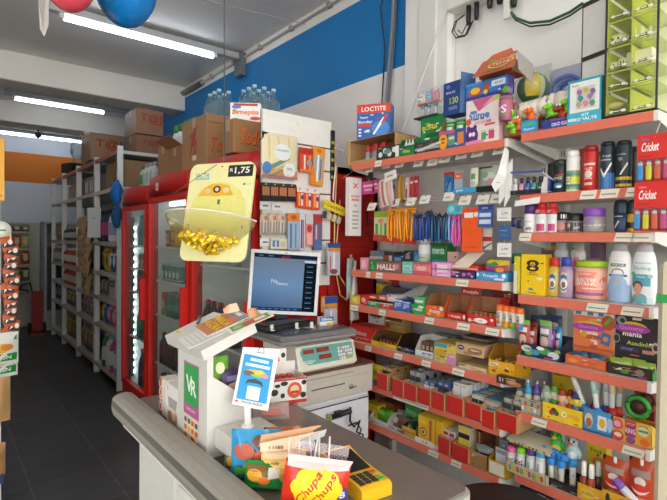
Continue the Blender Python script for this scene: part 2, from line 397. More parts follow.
# ------------------------------------------------------------------ red drink coolers
def bottle_lathe(mb,h,r,body,cap,lab=None,x=0,y=0):
    mb.lathe([(r * .9,0),(r,h * .04),(r,h * .3,body),(r * 1.005,h * .31,lab or body),(r * 1.005,h * .52,lab or body),(r,h * .53,body),(r * .9,h * .66,body),(r * .42,h * .84,body),(r * .38,h * .9,body),(r * .44,h * .905,cap),(r * .44,h,cap),(r * .1,h,cap)],body,12,x,y)
    return mb
RED = '#c3180f'
def cooler(y0,y1,z1,label,shelf_zs,led=False,boltz=None):
    xf,xb = 1.2,2.0;w = y1 - y0 - .006;hd = .13
    t = thing('drink_cooler',label,'cooler',(xf,(y0 + y1) / 2,0),-90,'red drink coolers')
    W = w / 2;D = xb - xf;zt = z1 - hd - .02
    wh = '#d5d8d2';b = MB()
    b.box(-W,.03,.02,-W + .025,D,z1 - .04,RED).box(W - .025,.03,.02,W,D,z1 - .04,RED)
    b.box(-W,D - .03,.02,W,D,z1 - .04,RED).box(-W,.03,z1 - .08,W,D,z1 - .04,RED)
    b.box(-W + .025,.06,.2,-W + .032,D - .03,zt,wh).box(W - .032,.06,.2,W - .025,D - .03,zt,wh).box(-W + .025,D - .045,.2,W - .025,D - .03,zt,wh)
    b.box(-W + .025,.06,.2,W - .025,D - .03,.22,wh).box(-W + .025,.06,zt - .02,W - .025,D - .03,zt,wh)
    b.box(-W,.03,.02,W,D,.06,'#2a2a2a');b.build('body',t)
    # bulging header
    hb = MB();n = 10
    pts = []
    for i in range(n + 1):
        u = i / n;xx = -W + w * u;pts.append((xx,-.005 - .05 * math.sin(PI * u)))
    vs = [(x,y,z1 - hd) for x,y in pts] + [(x,y + .012,z1 - .012) for x,y in pts] + [(x,.1,z1) for x,y in pts] + [(x,.1,z1 - hd) for x,y in pts]
    k = n + 1;fs = []
    for i in range(n):
        fs += [(i,i + 1,k + i + 1,k + i),(k + i,k + i + 1,2 * k + i + 1,2 * k + i),(3 * k + i,3 * k + i + 1,i + 1,i)]
    fs += [(0,k,2 * k,3 * k),(n,3 * k + n,2 * k + n,k + n)]
    hb.add(vs,fs,'#b5190d',True);hb.build('header',t)
    # kick plate
    kb = MB().box(-W,.0,.03,W,.05,.2,RED)
    for i in range(5): kb.box(-W + .06,-.003,.06 + i * .022,W - .06,.0,.068 + i * .022,'#7d120b')
    kb.build('kick_plate',t)
    # door
    d = MB();f = .034;z0,zz = .21,zt
    d.box(-W + .005,-.012,z0,-W + f + .005,.03,zz,'#cf1c12').box(W - f - .005,-.012,z0,W - .005,.03,zz,'#cf1c12').box(-W + f,-.012,z0,W - f,.03,z0 + f,'#cf1c12').box(-W + f,-.012,zz - f,W - f,.03,zz,'#cf1c12')
    dr = d.build('door',t)
    MB().box(-W + f,.004,z0 + f,W - f,.01,zz - f,mat('#dfe8e4',0,'glass')).build('glass',dr)
    MB().box(W - f - .002,-.05,.80,W - f + .025,-.012,1.10,'#d81f14').build('handle',dr)
    for z in shelf_zs:
        s = MB();s.box(-W + .035,.04,z - .012,W - .035,.055,z,'#e6e6e2');s.box(-W + .035,D - .08,z - .008,W - .035,D - .07,z,'#e6e6e2')
        for i in range(17): s.tube([(-W + .05 + (w - .1) * i / 16,.05,z - .004),(-W + .05 + (w - .1) * i / 16,D - .07,z - .004)],.003,'#e6e6e2',4)
        s.build('shelf',t)
    if led:
        L = MB().box(W - .06,.05,.25,W - .035,.075,zt - .08,'#4a5558')
        for i in range(20): L.box(W - .070,.044,.276 + i * .063,W - .034,.051,.304 + i * .063,mat('#e6f6ff',22.,'emit'))
        L.build('led_strip',t)
        L = MB().box(-W + .035,.05,.25,-W + .06,.075,zt - .08,'#4a5558')
        for i in range(20): L.box(-W + .034,.072,.276 + i * .063,-W + .066,.08,.300 + i * .063,mat('#e6f6ff',22.,'emit'))
        L.build('led_strip',t)
    else:
        MB().box(-W + .08,.12,zt - .05,W - .08,.16,zt - .022,mat('#eef4ff',4.,'emit')).build('fill_bar',t)  # glowing bar added to lighten the inside of coolers without LEDs
    return t
cooler(3.68,4.30,1.80,'farthest red drink cooler, with bright led dots behind its glass',(1.34,1.16,.97,.6),led=True)
cooler(2.90,3.66,1.835,'middle red drink cooler, its white inside holding boxes and dark bottles',(1.34,1.10,.85,.5))
cooler(2.09,2.88,1.84,'nearest red drink cooler, behind the hanging candy dispenser',(1.25,.80,.45))
single('striped_sticker','small white sticker on the header of the middle cooler','sticker',MB().art(.05,.05,[('r',-.5,0,.5,1,'#e9d9d0'),('t','6',0,.5,.6,'#7a3328')]),(1.147,3.33,1.72),-90)

def rowy(name,cat,label,group,X,ys,z,mk):
    first = None
    for y in ys:
        if first is None:
            z += .002;first = mk();first.location = (X,y,z);tag(first,label,cat,group)
        else: dup(first,(X,y,z))
def mk_bottle(name,h,r,body,cap,lab=None):
    def f():
        t = thing(name,'x','bottle')
        mb = MB();mb.lathe([(r * .9,0),(r,h * .04),(r,h * .3,body),(r * 1.01,h * .31,lab or body),(r * 1.01,h * .55,lab or body),(r,h * .56,body),(r * .9,h * .66,body),(r * .42,h * .84,body),(r * .38,h * .9,body)],body,12);mb.build('body',t)
        MB().lathe([(r * .44,h * .895),(r * .46,h * .9),(r * .46,h * .99),(r * .3,h)],cap,10).build('cap',t)
        return t
    return f
def mk_can(c,lid):
    def f():
        t = thing('drink_can','x','can')
        MB().lathe([(.027,0,lid),(.032,.006),(.032,.108)],c,14).art(.064,.1,[('e',.0,.5,.35,.25,'#d9d6d0'),('r',-.8,.1,.8,.16,'#d9d6d0')],y=-.032,R=.032,c0=.0003).build('body',t)
        MB().lathe([(.032,.108),(.028,.116),(.027,.118)],lid,14).build('lid',t)
        t.rotation_euler = (0,0,-PI / 2);return t
    return f
# farthest cooler
rowy('green_bottle','bottle','green soda bottle on the third shelf of the farthest cooler','green bottles in the farthest cooler',1.272,[3.80,3.88,3.96,4.04],.6,mk_bottle('soda_bottle',.27,.035,'#1d5a33','#2f9c48','#3f8f35'))
rowy('teal_bottle','bottle','teal water bottle on the top shelf of the farthest cooler','teal bottles in the farthest cooler',1.272,[3.80,3.88,3.96,4.04],1.34,mk_bottle('water_bottle',.24,.032,'#5fa39b','#2d7f86','#3d8f88'))
rowy('red_can','bottle','dark cola bottle with red label on the second shelf of the farthest cooler','cola bottles in the farthest cooler',1.272,[3.80,3.88,3.96,4.04],.97,mk_bottle('cola_bottle',.25,.034,'#3a1b14','#b3251c','#a3322c'))
rowy('dark_bottle','bottle','dark bottle with orange cap on the floor of the farthest cooler','dark bottles in the farthest cooler',1.272,[3.79,3.89,3.99],.222,mk_bottle('dark_bottle',.30,.04,'#2b1c1a','#d5521f','#6d2722'))
# middle cooler
def crt(name,label,cat,X,y,z,w,h,d,c,items,rz=-90,group=None,top=None,side=None,rx=0):
    mb = MB().box(-w / 2,0,0,w / 2,d,h,c,.002,top=top,side=side)
    mb.art(w,h,items);return single(name,label,cat,mb,(X,y,z + .002),rz,group,rx=rx)
crt('juice_carton','red and white juice carton on the top shelf of the middle cooler','carton',1.26,3.44,1.34,.075,.115,.1,'#a8413c',[('r',-.35,.2,.35,.8,'#c9c5bd'),('t','UVA',0,.5,.25,'#5e2130')])
crt('yellow_carton','yellow and orange carton on the top shelf of the middle cooler','carton',1.26,3.345,1.34,.085,.15,.1,'#c9a526',[('r',-.4,.2,.4,.75,'#b8452b'),('e',0,.5,.25,.2,'#e5c84a')])
rowy('x','bottle','small green glass bottle on the second shelf of the middle cooler','green bottles in the middle cooler',1.275,[3.29,3.36,3.43],.85 + .0,mk_bottle('glass_bottle',.17,.028,'#3c6b53','#79a08a','#5e8a72'))
crt('orange_carton','orange carton with green fruit on the second shelf of the middle cooler','carton',1.26,3.52,.85,.07,.16,.1,'#c8502c',[('e',0,.5,.35,.2,'#d9d2c5'),('r',-.5,.0,.5,.25,'#4f8f3b')])
rowy('x','bottle','dark cola bottle with red cap on the third shelf of the middle cooler','cola bottles in the middle cooler',1.275,[3.14,3.22,3.30,3.38,3.46,3.54],.5,mk_bottle('cola_bottle',.22,.033,'#2a1712','#a3271d','#5f201b'))
rowy('x','bottle','black bottle lying low on the floor of the middle cooler','black bottles in the middle cooler',1.28,[3.16,3.26,3.36,3.46,3.56],.222,mk_bottle('black_bottle',.2,.042,'#17191b','#3d4a45','#26312d'))
rowy('x','can','teal and silver can on the second highest shelf of the middle cooler','cans in the middle cooler',1.275,[3.22,3.29,3.36,3.43,3.50],1.10,mk_can('#3f7f78','#b5b9b5'))
rowy('x','can','red can on the second highest shelf of the farthest cooler','cans in the farthest cooler',1.272,[3.78,3.86,3.94,4.02],1.16,mk_can('#a5302a','#b5b9b5'))
# nearest cooler
rowy('x','bottle','dark bottle with red cap on the second shelf of the nearest cooler','red capped bottles in the nearest cooler',1.275,[2.45,2.54,2.63,2.72,2.80],.80,mk_bottle('cola_bottle',.23,.035,'#24150f','#a82a22','#4f1d18'))
rowy('x','bottle','pale bottle on the top shelf of the nearest cooler','pale bottles in the nearest cooler',1.275,[2.45,2.55,2.65,2.75],1.25,mk_bottle('yogurt_bottle',.2,.033,'#a9b0a6','#8c9a92','#bfc4b6'))
rowy('x','bottle','brown bottle on the third shelf of the nearest cooler','brown bottles in the nearest cooler',1.275,[2.45,2.55,2.65,2.75],.45,mk_bottle('beer_bottle',.24,.033,'#4a2a16','#b59a4e','#84602f'))

# ------------------------------------------------------------------ cartons stacked on coolers and far shelving
KR = '#a98259';KS = '#96714b'
def big_box(label,x0,x1,y0,y1,z0,z1,arty,artx=None,c=KR,name='cardboard_box',group=None,flap=False,rz=0):
    """carton with art on its -y side (arty) and its -x side (artx)"""
    cx,cy = (x0 + x1) / 2,(y0 + y1) / 2;w,d,h = x1 - x0,y1 - y0,z1 - z0
    t = thing(name,label,'box',(cx,cy,z0),rz,group)
    mb = MB().box(-w / 2,-d / 2,0,w / 2,d / 2,h,c,.004)
    mb.art(w,h,arty,y=-d / 2)
    mb.T = Matrix.Rotation(-PI / 2,4,'Z') @ Matrix.Translation((0,-w / 2,0))
    mb.art(d,h,artx or [])
    mb.T = None;mb.build('carton',t)
    MB().box(-w / 2 + .003,-.025,h - .001,w / 2 - .003,.025,h + .0006,'#b89a6f').box(-.001 - w / 2,-.025,h - .06,-w / 2 + .002,.025,h + .0005,'#b89a6f').build('tape',t)
    if flap:
        MB().slab([(-w / 2,-d / 2,h),(-w / 2,d / 2,h),(-w / 2 - .09,d / 2,h + .05),(-w / 2 - .09,-d / 2,h + .05)],.003,c).build('flap',t)
    return t
TJ = [('t','T@J',.05,.62,.42,'#8f1d16',.8),('r',-.45,.12,-.2,.16,'#8a5b3a'),('r',-.1,.3,.3,.33,'#8a5b3a')]
TD = [('t','Todd',.1,.62,.36,'#c05328',.8,.2),('r',-.45,.08,.4,.1,'#8d5f38'),('t','g',-.4,.55,.3,'#a8442a',.2)]
big_box('brown red lettered box on top of the far white shelving, plastic bag over its end',1.28,1.62,5.78,6.2,2.235,2.52,TJ,[('t','T@J',0,.6,.3,'#8f1d16',.6)],'#977353')
big_box('upper brown box with red lettering, topmost of the stack by the blue stripe',1.455,1.71,4.80,5.16,2.385,2.625,TJ,[('t','T@J',0,.7,.26,'#8f1d16',.5)],'#8c6548')
big_box('lower brown box in the stack by the blue stripe, on the shelf top',1.46,1.73,4.82,5.16,2.203,2.383,[('t','T@J',0,.6,.36,'#7d2018',.6)],[],'#80593f')
mbb = MB().pillow(.34,.28,.12,mat('#c9cdd3',.2,'clear'),n=10,wob=.012)
single('plastic_bag','crumpled clear plastic bag slumped on the end of the lettered box on the far shelving','bag',mbb,(1.21,6.08,2.238),-90)
mb = MB().pillow(.25,.06,.05,'#d9d5d0',n=6,wob=.008).art(.25,.06,[('r',-.3,.2,0,.8,'#c23b2c')],surf=lambda u,v: -.025)
single('flat_bag','white bag with red print lying on top of the lettered box','bag',mb,(1.3,6.05,2.522),-80)
big_box('large open brown carton with orange lettering, on the nearest cooler',1.25,1.435,2.78,3.16,1.842,2.15,[('t','Todd',.05,.4,.3,'#bb4f25',.85,.2),('r',-.45,.82,.2,.85,'#8d5f38')],[('p',[(-.1,.45),(.05,.85),(.12,.85),(.0,.4)],'#a8402b'),('t','Ta',-.02,.45,.5,'#a8402b',.35,.3),('r',-.05,.15,.1,.25,'#d8d2c6')],'#a37a52',flap=False)
big_box('smaller brown carton with orange bubble lettering, next to the white box',1.18,1.345,2.30,2.43,1.845,2.02,[('t','Todd',.12,.5,.5,'#5c2c18',.84,.15),('t','Todd',.11,.52,.46,'#dd6a2a',.8,.15)],[],'#9c7248')
BZ = [('r',-.5,0,.5,1,'#f0ecea'),('t','Brnepto',0,.48,.36,'#e2571c',.86,.1),('t','Brnepto',.005,.49,.3,'#f08a2a',.8,.1),('r',-.4,.84,.4,.97,'#b8402c'),('e',-.3,.78,.16,.1,'#4b7fc0'),('e',.32,.17,.18,.1,'#d8453c')]
big_box('white box with orange lettering on the smaller brown carton',1.245,1.405,2.33,2.51,2.022,2.12,BZ,[],'#e9e4df',name='white_box',rz=-36)
big_box('brown carton standing open with one flap out, on the middle cooler',1.26,1.55,3.18,3.44,1.837,2.02,[('r',-.3,.5,.3,.52,'#7c5534')],[('r',-.3,.4,-.1,.43,'#7c5534')],'#8f6945',flap=True)
big_box('brown carton at the far end of the middle cooler top',1.27,1.55,3.46,3.67,1.837,2.07,[],[('t','xxx',0,.4,.05,'#6d4a2c',.2)],'#94704c')
# crate of bottles and shrink-wrapped water packs
t = thing('bottle_crate','white crate holding green topped bottles, above the far end of the coolers','crate',(1.52,3.95,2.12),-90)
mb = MB();w,d,h = .5,.3,.10
mb.box(-w/2,0,0,w/2,d,.012,'#d5d6d8').box(-w/2,0,0,w/2,.012,h,'#dcdddf').box(-w/2,d - .012,0,w/2,d,h,'#dcdddf').box(-w/2,0,0,-w/2 + .012,d,h,'#dcdddf').box(w/2 - .012,0,0,w/2,d,h,'#dcdddf')
mb.build('crate_body',t)
MB().box(-w/2 + .02,.05,-.318,-w/2 + .05,.08,0,'#c9cacc').box(w/2 - .05,.05,-.318,w/2 - .02,.08,0,'#c9cacc').box(-w/2 + .02,d - .08,-.318,-w/2 + .05,d - .05,0,'#c9cacc').box(w/2 - .05,d - .08,-.318,w/2 - .02,d - .05,0,'#c9cacc').build('crate_foot',t)
first = None
for i in range(5):
    for j in range(2):
        p = (1.52 + .08 + .12 * j,3.95 + .19 - .095 * i,2.133)
        if first is None:
            first = thing('milk_bottle','white bottle with red stripe and green top in the white crate','bottle',p,-90,'bottles in the white crate')
            MB().lathe([(.04,0),(.042,.01),(.042,.03),(.0425,.05,'#c84a44'),(.042,.13,'#dcdcda'),(.03,.16,'#dcdcda')],'#dcdcda',12).build('body',first)
            MB().lathe([(.03,.155),(.036,.16),(.038,.2),(.02,.23)],'#2f7a35',10).build('green_top',first)
        else: dup(first,p)
def water_pack(x,y,z,nx,ny,label,rz=0):
    t = thing('water_pack',label,'bottles',(x,y,z),rz)
    for i in range(nx):
        for j in range(ny):
            bx,by = (i - (nx - 1) / 2) * .066,(j - (ny - 1) / 2) * .066
            MB().lathe([(.03,0),(.032,.02),(.030,.06),(.032,.1),(.028,.14),(.012,.165),(.012,.175),(.014,.176,'#bfe0ea'),(.014,.19,'#bfe0ea')],mat('#9cc4cf',.1,'clear'),10,bx,by).build('bottle',t)
    W,D = nx * .033 + .004,ny * .033 + .004
    MB().box(-W,-D,.0,W,D,.125,mat('#c5dde4',.1,'clear'),.02).build('shrink_wrap',t)
    return t
water_pack(1.42,2.97,2.152,2,3,'shrink wrapped pack of clear water bottles, left of the two packs on the cartons')
big_box('plain brown carton under the right water pack, behind the smaller lettered carton',1.42,1.64,2.54,2.76,1.845,2.12,[],[],'#8d6a47')
water_pack(1.53,2.66,2.122,3,3,'shrink wrapped pack of clear water bottles behind the white box')
# ------------------------------------------------------------------ far white shelving along the right wall
SH = (2.2,1.87,1.36,1.06,.81,.53,.12)
WHT = '#d9dad6'
def far_bay(y0,y1,label):
    t = thing('shelving_unit',label,'shelving',(1.27,(y0 + y1) / 2,0),-90,'white shelving units by the far wall')
    w = y1 - y0 - .004;W = w / 2;D = .45
    for x in (-W,W):
        p = MB().box(x - .024 if x > 0 else x,0,0,x if x > 0 else x + .024,.05,2.235,WHT)
        p.box(x - .022 if x > 0 else x,D - .03,0,x if x > 0 else x + .022,D,2.235,WHT)
        for k in range(12): p.box(x - .014 if x > 0 else x + .008,-.0008,.15 + k * .17,x - .008 if x > 0 else x + .014,0,.165 + k * .17,'#55585a')
        p.build('post',t)
    MB().box(-W + .022,D - .012,.1,W - .022,D - .004,2.2,'#a9aaa6').build('back_panel',t)
    for z in SH:
        s = MB().box(-W + .022,.012,z - .03,W - .022,D - .012,z,'#c9cac6').box(-W + .022,.0,z - .04,W - .022,.012,z,'#a9584a' if z > 2 else '#c5b0a6')
        s.build('shelf',t)
    return t
far_bay(4.72,5.57,'nearest white shelving bay beyond the red coolers')
far_bay(5.57,6.41,'second white shelving bay beyond the red coolers, with the lettered box on top')
far_bay(6.41,7.27,'third white shelving bay beyond the red coolers')
far_bay(7.27,8.05,'last white shelving bay, nearest the orange striped wall')
def mkpack(name,w,h,t,c,c2,wob=.006):
    def f():
        mb = MB().pillow(w,h,t,mat(c,.35),n=6,wob=wob)
        mb.art(w,h,[('e',0,.5,.32,.26,c2),('r',-.4,.74,.4,.84,c2)],surf=lambda u,v: MB().pillow_y(u,v,w,h,t) - .004)
        o = mb.build(name);o.rotation_euler = (0,0,-PI / 2);return o
    return f
def mkjar(name,h,r,c,cap,lab):
    def f():
        t = thing(name,'x','bottle');t.rotation_euler = (0,0,-PI / 2)
        mb = MB().lathe([(r * .94,0),(r,h * .05),(r,h * .2,c),(r * 1.01,h * .21,lab),(r * 1.01,h * .6,lab),(r,h * .61,c),(r * .85,h * .75,c),(r * .45,h * .84,c),(r * .42,h * .88,c)],c,12)
        mb.build('body',t);MB().lathe([(r * .5,h * .87),(r * .5,h * .98),(r * .3,h)],cap,10).build('cap',t);return t
    return f
def mkbox(name,w,h,d,c,items):
    def f():
        mb = MB().box(-w / 2,0,0,w / 2,d,h,c,.003).art(w,h,items);o = mb.build(name);o.rotation_euler = (0,0,-PI / 2);return o
    return f
X0 = 1.31
def rowb(y1,n,step): return [y1 + step * i for i in range(n)]
B1,B2,B3,B4 = 4.76,5.62,6.46,7.32
T1,T2,T3,T4 = 'nearest far bay','second far bay','third far bay','last far bay'
for (b,T) in ((B1,T1),(B2,T2),(B3,T3)):
    pass
rowy('x','box','brown carton on the high shelf of the ' + T1,'brown cartons on the high shelf',X0 + .03,[4.93,5.25],1.872,mkbox('cardboard_carton',.28,.25,.3,'#8a6a48',[('r',-.3,.3,.1,.34,'#6f5236')]))
rowy('x','bottle','white spray bottle with dark pink trigger on the third shelf of the ' + T1,'white spray bottles',X0,rowb(4.82,3,.1),1.362,mkjar('spray_bottle',.3,.04,'#c4c6cb','#26233f','#8a93b8'))
rowy('x','bottle','dark navy and pink bottle on the third shelf of the ' + T1,'navy and pink bottles',X0,rowb(5.12,4,.1),1.362,mkjar('shampoo_bottle',.31,.042,'#2a2d4d','#20223a','#a33d6d'))
rowy('x','pack','blue plastic pouch on the fourth shelf of the ' + T1,'blue pouches',X0 + .03,rowb(4.83,3,.13),1.062,mkpack('refill_pouch',.12,.22,.08,'#2b4f86','#c8cdd6'))
rowy('x','pack','yellow pouch on the fourth shelf of the ' + T1,'yellow pouches',X0 + .03,rowb(5.22,2,.13),1.062,mkpack('refill_pouch',.12,.24,.08,'#c9b32b','#7a5a2d'))
rowy('x','pack','brown wrapped pack on the fifth shelf of the ' + T1,'brown packs',X0 + .03,rowb(5.25,2,.14),.812,mkpack('paper_pack',.13,.19,.08,'#6d5439','#9a8a6a'))
crt('white_carton','white box with black lettering on the fifth shelf of the nearest far shelving bay','box',X0,5.05,.812,.2,.2,.2,'#b9bab2',[('r',-.4,.55,.4,.85,'#2e2f2e'),('t','FFO',0,.7,.16,'#c8c9c2',.6)])
rowy('x','pack','blue and white pouch on the fifth shelf of the ' + T1,'blue and white pouches',X0 + .03,[4.83],.812,mkpack('refill_pouch',.13,.2,.08,'#4a5fa3','#c9cfdf'))
rowy('x','pack','round pink pack of washing powder on the sixth shelf of the ' + T1,'pink packs',X0 + .04,rowb(4.97,2,.2),.532,mkpack('powder_pack',.19,.225,.1,'#b54c86','#d9a5c3'))
rowy('x','pack','blue and yellow pack at the end of the sixth shelf of the ' + T1,'blue packs',X0 + .03,[4.81,5.36],.532,mkpack('powder_pack',.13,.225,.09,'#2f58a5','#d6c240'))
for i,(y,c,w) in enumerate(((4.84,'#5d86b4','sky blue'),(4.98,'#b1436f','dark pink'),(5.12,'#b9bdbb','off white'),(5.26,'#35624a','dark green'))):
    o = mkjar('detergent_bottle',.34,.058,c,'#8b9098','#c4c7cc')();o.location = (X0 + .02,y,.122);tag(o,w + ' detergent bottle on the bottom shelf of the nearest far shelving bay','bottle')
# second bay
rowy('x','box','grey crate like pack on the high shelf of the ' + T2,'grey packs',X0 + .02,rowb(5.75,3,.22),1.872,mkbox('grey_pack',.19,.2,.2,'#7e7f80',[('r',-.35,.2,-.05,.8,'#c9cacb'),('r',.05,.2,.35,.8,'#c9cacb')]))
rowy('x','box','dark brown carton on the third shelf of the ' + T2,'dark cartons',X0 + .02,rowb(5.8,2,.3),1.362,mkbox('cardboard_carton',.26,.2,.25,'#5d4630',[('r',-.3,.4,.3,.5,'#745a40')]))
rowy('x','pack','green and yellow pack on the fifth shelf of the ' + T2,'green packs',X0 + .03,rowb(5.72,4,.17),.812,mkpack('rice_pack',.15,.19,.09,'#4d7d34','#c9c43a'))
rowy('x','pack','pale bag on the sixth shelf of the ' + T2,'pale bags',X0 + .03,rowb(5.72,4,.17),.532,mkpack('flour_bag',.16,.2,.1,'#9a9694','#77545a'))
rowy('x','pack','dull brown and white pack on the bottom shelf of the ' + T2,'dull packs',X0 + .03,rowb(5.72,4,.17),.122,mkpack('flour_bag',.15,.3,.1,'#6b5f52','#a58c6a'))
rowy('x','pack','blue and grey pack on the fourth shelf of the ' + T2,'grey blue packs',X0 + .03,rowb(5.72,4,.17),1.062,mkpack('sugar_pack',.15,.2,.1,'#55606d','#8b96a3'))
# third and last bay
rowy('x','bottle','red bottle with white label on the fourth shelf of the ' + T3,'red bottles',X0,rowb(6.53,6,.12),1.062,mkjar('sauce_bottle',.2,.05,'#a82d20','#c0c0ba','#c9c4bd'))
rowy('x','bottle','red bottle with pale label on the fifth shelf of the ' + T3,'red bottles below',X0,rowb(6.53,6,.12),.812,mkjar('sauce_bottle',.2,.05,'#a8301f','#c0c0ba','#b9aaa5'))
rowy('x','bottle','dark jar on the third shelf of the ' + T3,'dark jars',X0,rowb(6.53,6,.12),1.362,mkjar('jar',.16,.05,'#4b4440','#9a9a95','#a8a29a'))
rowy('x','pack','blue and yellow pack on the sixth shelf of the ' + T3,'blue yellow packs',X0 + .03,rowb(6.55,4,.18),.532,mkpack('pasta_pack',.16,.22,.09,'#39567a','#b8a840'))
rowy('x','pack','orange and green pack on the bottom shelf of the ' + T3,'orange packs',X0 + .03,rowb(6.55,4,.18),.122,mkpack('pasta_pack',.16,.3,.09,'#7c5a30','#a8a13f'))
rowy('x','box','beige carton on the high shelf of the ' + T3,'beige cartons',X0 + .02,rowb(6.6,3,.25),1.872,mkbox('cardboard_carton',.2,.18,.25,'#8f7a60',[('r',-.3,.4,.3,.5,'#6c5a44')]))
rowy('x','bottle','grey bottle on the fourth shelf of the ' + T4,'grey bottles',X0,rowb(7.4,5,.12),1.062,mkjar('vinegar_bottle',.22,.045,'#6d6a68','#b0b0aa','#a8a29a'))
rowy('x','pack','brown pack on the third shelf of the ' + T4,'brown packs at the end',X0 + .03,rowb(7.42,3,.2),1.362,mkpack('coffee_pack',.16,.2,.09,'#7a4b30','#b5946a'))
rowy('x','pack','grey pack on the sixth shelf of the ' + T4,'grey packs at the end',X0 + .03,rowb(7.42,3,.2),.532,mkpack('coffee_pack',.16,.2,.09,'#5a5560','#8b8696'))
# things hanging on the far shelving fronts
t = thing('bread_strip','column of tan paper packs hanging on the front of the second far shelving bay','packs',(1.215,5.80,1.02),-90)
for k in range(7):
    for q in (-1,0,1):
        mb = MB().pillow(.2,.115,.05,'#b89468',n=6,wob=.008)
        o = mb.build('paper_pack',t);o.location = (q * .17,-.012 * ((k + q) % 2),k * .082 - (.2 if q > 0 else 0));o.rotation_euler = (math.radians(-14),0,math.radians(random.uniform(-6,6)))
mb = MB().box(-.09,-.01,0,.09,0,.3,'#d5d6d4');mb.art(.18,.3,[('r',-.12,.64,.12,.66,'#55585a')],y=-.01)
single('price_board','blank white price board hooked on the second far shelving post','sign',mb,(1.235,5.40,1.40),-62)
t = thing('blue_bag','bright blue plastic bag hanging beside the top of the nearest far shelving post','bag',(1.24,4.64,1.55),-90)
MB().pillow(.16,.24,.09,'#1f6fc2',z=.12,n=7,wob=.014).build('upper_bag',t);MB().pillow(.15,.2,.08,'#1b5a90',z=-.06,n=7,wob=.014).build('lower_bag',t)
# bottles on top of the farthest cooler
rowy('x','bottle','white bottle standing on top of the farthest cooler','white bottles on the cooler',1.34,[3.95,4.04,4.13],1.802,mkjar('lotion_bottle',.2,.035,'#b5bab8','#8f9795','#a0aaa5'))
rowy('x','bottle','bottle with green label standing on top of the farthest cooler','green labelled bottles on the cooler',1.34,[4.20],1.802,mkjar('lotion_bottle',.19,.036,'#a8b5a6','#2f6b45','#3d8a4c'))

# ------------------------------------------------------------------ back wall things
t = thing('glass_cabinet','tall white glass fronted cabinet standing by the orange striped wall','cabinet',(1.38,8.45,0))
MB().box(-.13,0,0,.13,.45,.3,'#b9bcbc').box(-.13,.4,.3,.13,.45,1.62,'#aab0b3').box(-.13,0,.3,-.11,.45,1.62,'#b9bcbc').box(.11,0,.3,.13,.45,1.62,'#b9bcbc').box(-.13,0,1.6,.13,.45,1.63,'#b9bcbc').build('body',t)
MB().box(-.11,.0,.3,.11,.01,1.25,mat('#9aa6ab',.1,'clear')).build('glass_door',t)
for z in (.6,.95,1.28): MB().box(-.11,.02,z,.11,.4,z + .015,'#b5babb').build('shelf',t)
t = thing('snack_rack','wall rack of snack packs under the white part of the back wall','rack',(.93,8.92,.50))
MB().box(-.17,-.02,0,.17,.02,1.1,'#8d8c84').build('back_board',t)
for z in (.0,.19,.45,.70,.95): MB().box(-.17,-.2,z,.17,-.02,z + .03,'#b9b8b0').build('shelf',t)
for z,cs in ((.5,('#c9672a','#c9a23a','#b24a2c')),(.745,('#c98a3a','#c25a2c','#c9b25a')),(.25,('#96502a','#a88a3a','#6a6a3a')),(.995,('#6f6a3c','#757048','#6f6a3c'))):
    for i,c in enumerate(cs):
        o = mkpack('snack_pack',.105,.18 if z < .99 else .08,.07,c,'#d8c9a5')();o.rotation_euler = (0,0,0);o.location = (.93 - .11 + .11 * i,8.92 - .11,.53 + z - .038)
        tag(o,'snack pack on the %s shelf of the back wall rack' % {.5: 'middle',.745: 'upper',.25: 'lower',.995: 'highest'}[z],'snack pack','snack packs on the %s rack shelf' % {.5: 'middle',.745: 'upper',.25: 'lower',.995: 'highest'}[z])
t = thing('hand_truck','red hand truck leaning by the far end of the shelving','hand truck',(1.12,8.2,0))
MB().box(-.07,0,.05,.07,.05,.62,'#9c1f18').box(-.09,-.12,.0,.09,.06,.03,'#7d1a14').build('frame',t)
MB().tube([(-.06,.02,.6),(-.1,-.02,.75),(-.2,-.05,.72),(-.22,-.05,.66),(-.1,0,.62)],.012,'#1c1c1d').build('handle',t)
for s in (-1,1):
    mb = MB();mb.T = Matrix.Translation((s * .09,.07,.08)) @ Matrix.Rotation(PI / 2,4,'Y');mb.lathe([(.03,-.02),(.08,-.018),(.08,.018),(.03,.02)],'#1a1a1a',16);mb.build('wheel',t)
single('monitor_box','small dark box on top of the last shelving bay, against the orange stripe','box',MB().box(-.12,0,0,.12,.16,.2,'#17181a').box(-.11,-.003,-.0,.11,.003,.05,'#2c4a80').art(.24,.2,[('r',-.4,.4,.4,.9,'#222326')]),(1.36,7.5,2.203),-70)

# ------------------------------------------------------------------ end of the aisle gondola at the left edge
t = thing('aisle_shelving','white end panel of the aisle shelving at the left edge','shelving',(.0,2.86,0))
MB().box(-.9,0,0,.235,.04,1.57,'#c9c9c6').box(.19,-.02,0,.235,0,1.57,'#dcdcda').build('end_panel',t)
MB().box(-.9,.04,0,-.86,3.5,1.55,'#b5b5b2').build('back_panel',t)
for z in (.1,.5,.9,1.3): MB().box(-.86,.04,z,.2,3.5,z + .03,'#bdbdba').build('shelf',t)
mb = MB().box(-.5,0,0,.253,.03,.30,'#e9a928').art(.7,.3,[('r',.1,.06,.49,.1,'#b8801a')],x=-.1)
single('yellow_sign','plain yellow signboard on top of the white aisle end panel','sign',mb,(0,2.86,1.572))
for i in range(3): pass
mb = MB().lathe([(.001,0),(.042,0),(.042,.003),(.001,.003)],'#dfe0d6',24)
mb.T = Matrix.Translation((0,0,.0031));mb.add([(-.02,-.004,0),(.02,-.004,0),(.02,.004,0),(-.02,.004,0)],[(0,1,2,3)],'#6a8a6a')
single('round_tag','round white price tag on the edge of the aisle end panel','tag',mb,(.235,2.82,1.43),0,rx=90)
t = thing('snack_strip','hanging strip of orange and black snack packs on the white aisle end panel','snack packs',(.270,2.80,.88))
